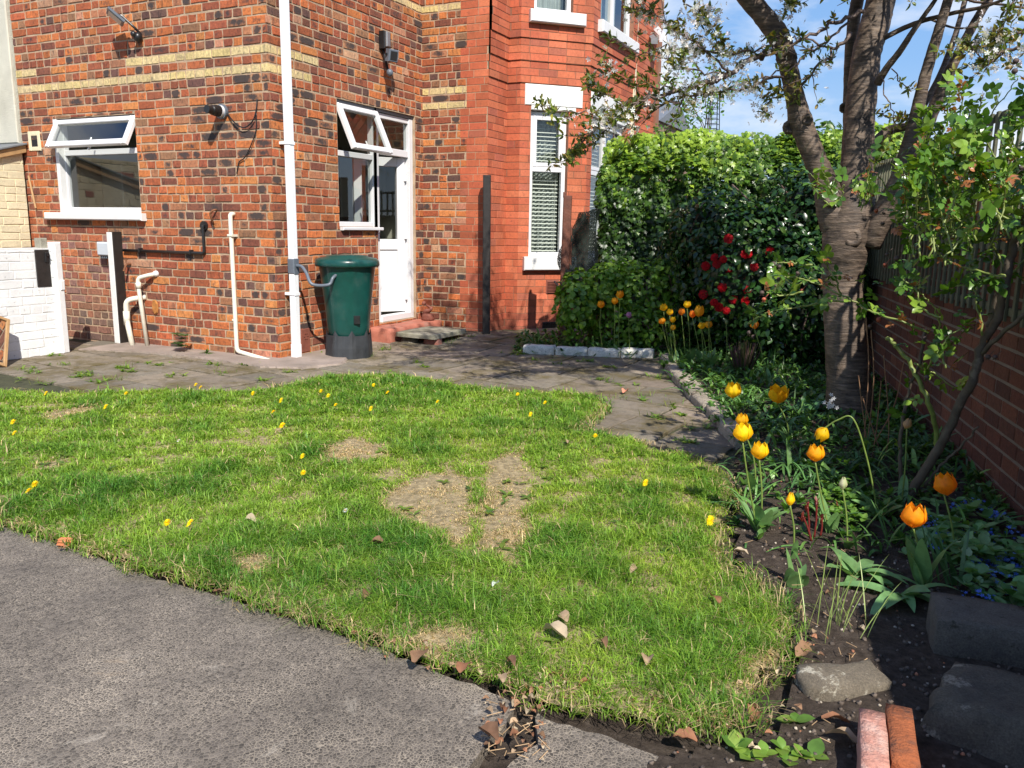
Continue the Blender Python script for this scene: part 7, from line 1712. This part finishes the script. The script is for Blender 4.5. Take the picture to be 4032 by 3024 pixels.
for (x, y) in [(3632, 2030), (3640, 2060), (3700, 2058), (3728, 2045), (3790, 1975), (3850, 1975), (3870, 1990), (3905, 2010), (3930, 2020), (3700, 2110), (3740, 2110), (3790, 2090), (3800, 2105), (3900, 2080), (3980, 2085), (3870, 2130), (3820, 2160), (3830, 2180), (3860, 2210), (3920, 2200), (3960, 2230), (3990, 2190), (4010, 2230), (3900, 2250), (4000, 2260), (3780, 1990), (3690, 2150), (3870, 2340), (3810, 2370), (3980, 2310)]:
    d_ = np.hypot(*G(x, y+70)[:2]); p = at(x, y+10, d_)
    for i in range(rng.integers(12, 24)): P.append(p+rng.normal(size=3)*[.020, .020, .010])
P = np.array(P); nP = len(P)
scatter('blossom', FLW, P, rng.normal(size=(nP, 3))*.35+[-.1, -.4, 1], rng.uniform(.005, .0085, nP), blend([(.14, .28, 1.0), (.22, .40, 1.0), (.10, .20, .85)], [2, 2, 1], nP, rng), M['petal'], fm)
mb = MB()
for p in P[::9]: mb.tube([(p[0], p[1]+.01, zbed1(p[0], p[1])), tuple(p)], .0012, 4, (.10, .18, .05))
mb.build('stem', M['leaf'], fm)
# peony shoots, heather, wallflower etc.
ps = empty('peony', tuple(G(3210, 2130, .03)), 'dark red young peony shoots beside the closed yellow tulip', 'plant')
for (x0, y0, x1, y1) in ((3185, 2110, 3178, 1990), (3205, 2120, 3215, 1975), (3230, 2110, 3235, 2040), (3195, 2130, 3160, 2030), (3300, 2040, 3302, 2000)):
    mb = MB(); a = G(x0, y0, .03); b_ = at(x1, y1, np.hypot(a[0], a[1])); mb.tube(spline([a, (a+b_)/2+[.004, 0, 0], b_], 4), [.005, .005, .0045, .0045, .004, .004, .0045, .005, .004], 6, (.22, .035, .03))
    for i in range(7): strap(mb, b_-[0, 0, rc.uniform(0, .03)], rc.uniform(0, 6.28), rc.uniform(.025, .045), .010, rc.uniform(.9, 1.45), rc.uniform(-.1, .5), (.26*rc.uniform(.7, 1.2), .05, .04), 4)
    mb.build('shoot', M['leaf'], ps, True)
hq = G(2925, 1480, .05); he_ = empty('heather', tuple(hq), 'small wiry heather with faded purple tips', 'plant'); mb = MB()
for i in range(160):
    a = rc.uniform(0, 6.28); rr_ = rc.uniform(0, .10); L = rc.uniform(.14, .30); b_ = hq+np.array([math.cos(a)*rr_*.4, math.sin(a)*rr_*.4, 0]); t_ = hq+np.array([math.cos(a)*rr_*1.4, math.sin(a)*rr_*1.4, L])
    mb.tube([b_, (b_+t_)/2, t_], [.003, .004, .0022], 4, (.10*rc.uniform(.7, 1.3), .11*rc.uniform(.7, 1.2), .045) if rc.random() < .75 else (.20, .10, .12))
mb.build('sprigs', M['leaf'], he_)
eu = leafpatch('spurge', [(755, 1385)], 1, .01, (.05, .05), [(.1, .2, .04)], [1], NARROW, 'dark green leafy plant growing at the foot of the kitchen wall', 9, .0)[0]
for c in list(eu.children): bpy.data.objects.remove(c)
e0 = G(760, 1388); e0 = np.array([-6.30, YA-.12, .02]); eu.location = (-6.30, YA-.12, 0); P = []; T = []; NN = []; S = []
for k in range(9):
    a = rc.uniform(0, 6.28); top = e0+np.array([math.cos(a)*rc.uniform(0, .12), -abs(math.sin(a))*.10, rc.uniform(.05, .17)])
    for i in range(9):
        b_ = i*.7+k; dd = nv([math.cos(b_), math.sin(b_), rc.uniform(-.3, .5)]); P.append(top); T.append(dd); NN.append(nv([-dd[0]*.4, -dd[1]*.4, 1])); S.append(rc.uniform(.05, .085))
scatter('foliage', NARROW, np.array(P), np.array(NN), np.array(S), blend([(.035, .09, .025), (.06, .14, .03)], [1, 1], len(P)), M['leaf'], eu, tdir=np.array(T))
pm = empty('primrose', (-6.0, YA-.14, 0), 'tiny yellow flowers growing from the foot of the kitchen wall', 'plant'); mb = MB(); rr = random.Random(4)
for i in range(9): disc_flower(mb, (-6.03+rr.gauss(0, .035), YA-.14+rr.gauss(0, .02), .07+rr.uniform(0, .06)), .010, 6, (.80, .62, .08), (0, -.8), rr, 1)
mb.build('flowers', M['petal'], pm); mb = MB()
for i in range(24): strap(mb, (-6.03, YA-.14, .02), rr.uniform(0, 6.3), rr.uniform(.05, .10), .012, rr.uniform(.4, 1.4), .5, (.10, .20, .04), 4)
mb.build('leaves', M['leaf'], pm)
ws = empty('white_wallflower', tuple(at(3268, 1588, 4.9)), 'small white flower cluster against the base of the trunk', 'plant'); ws.location.z = 0
P = np.array([at(3268, 1588, 4.95)+rng.normal(size=3)*.018 for _ in range(12)]); scatter('blossom', FLW, P, np.array([[.0, -1, .5]]*12)+rng.normal(size=(12, 3))*.3, np.full(12, .013), np.full((12, 3), .82), M['petal'], ws)
mb = MB(); pq = at(3268, 1588, 4.95); mb.tube([(pq[0], pq[1], zbed1(pq[0], pq[1])), tuple(pq)], .003, 5, (.12, .18, .06)); mb.build('stem', M['leaf'], ws)
# low seedlings at the bottom right, dead stalks
R0 = []
for x, y in ((3130, 2850), (2900, 2960), (3010, 2980), (3080, 2960), (3160, 2990), (3200, 2990), (2960, 3000), (3110, 3010)):
    g0 = G(x, y); R0.append((g0[0], g0[1], .008))
R_ = rosettes(R0, (3, 6), (.030, .055), [(.20, .34, .05), (.13, .26, .04), (.24, .36, .06)], [1, 1, 1], .5, rng)
tag(scatter('seedlings', ROUND, R_['pos'], R_['nrm'], R_['size'], R_['col'], M['leaf'], tdir=R_['tdir']), kind='stuff')
mb = MB()
for (a, b_, c_) in (((3430, 1850), (3400, 1640), (3380, 1480)), ((3500, 1880), (3440, 1700), (3395, 1560)), ((3440, 1750), (3520, 1600), (3560, 1420)), ((3420, 1900), (3450, 1700), (3470, 1500)), ((3470, 1850), (3500, 1700), (3480, 1400)), ((3410, 1800), (3440, 1500), (3430, 1300)), ((3400, 1780), (3420, 1450), (3410, 1250))):
    mb.tube(spline([at(*a, 4.7), at(*b_, 4.65), at(*c_, 4.6)], 5), .003, 5, (.30, .17, .10))
o = mb.build('dead_stalk', M['dryleaf'], None); tag(o, 'bunch of thin dead brown stalks between the tree and the wall', 'dead stalks')
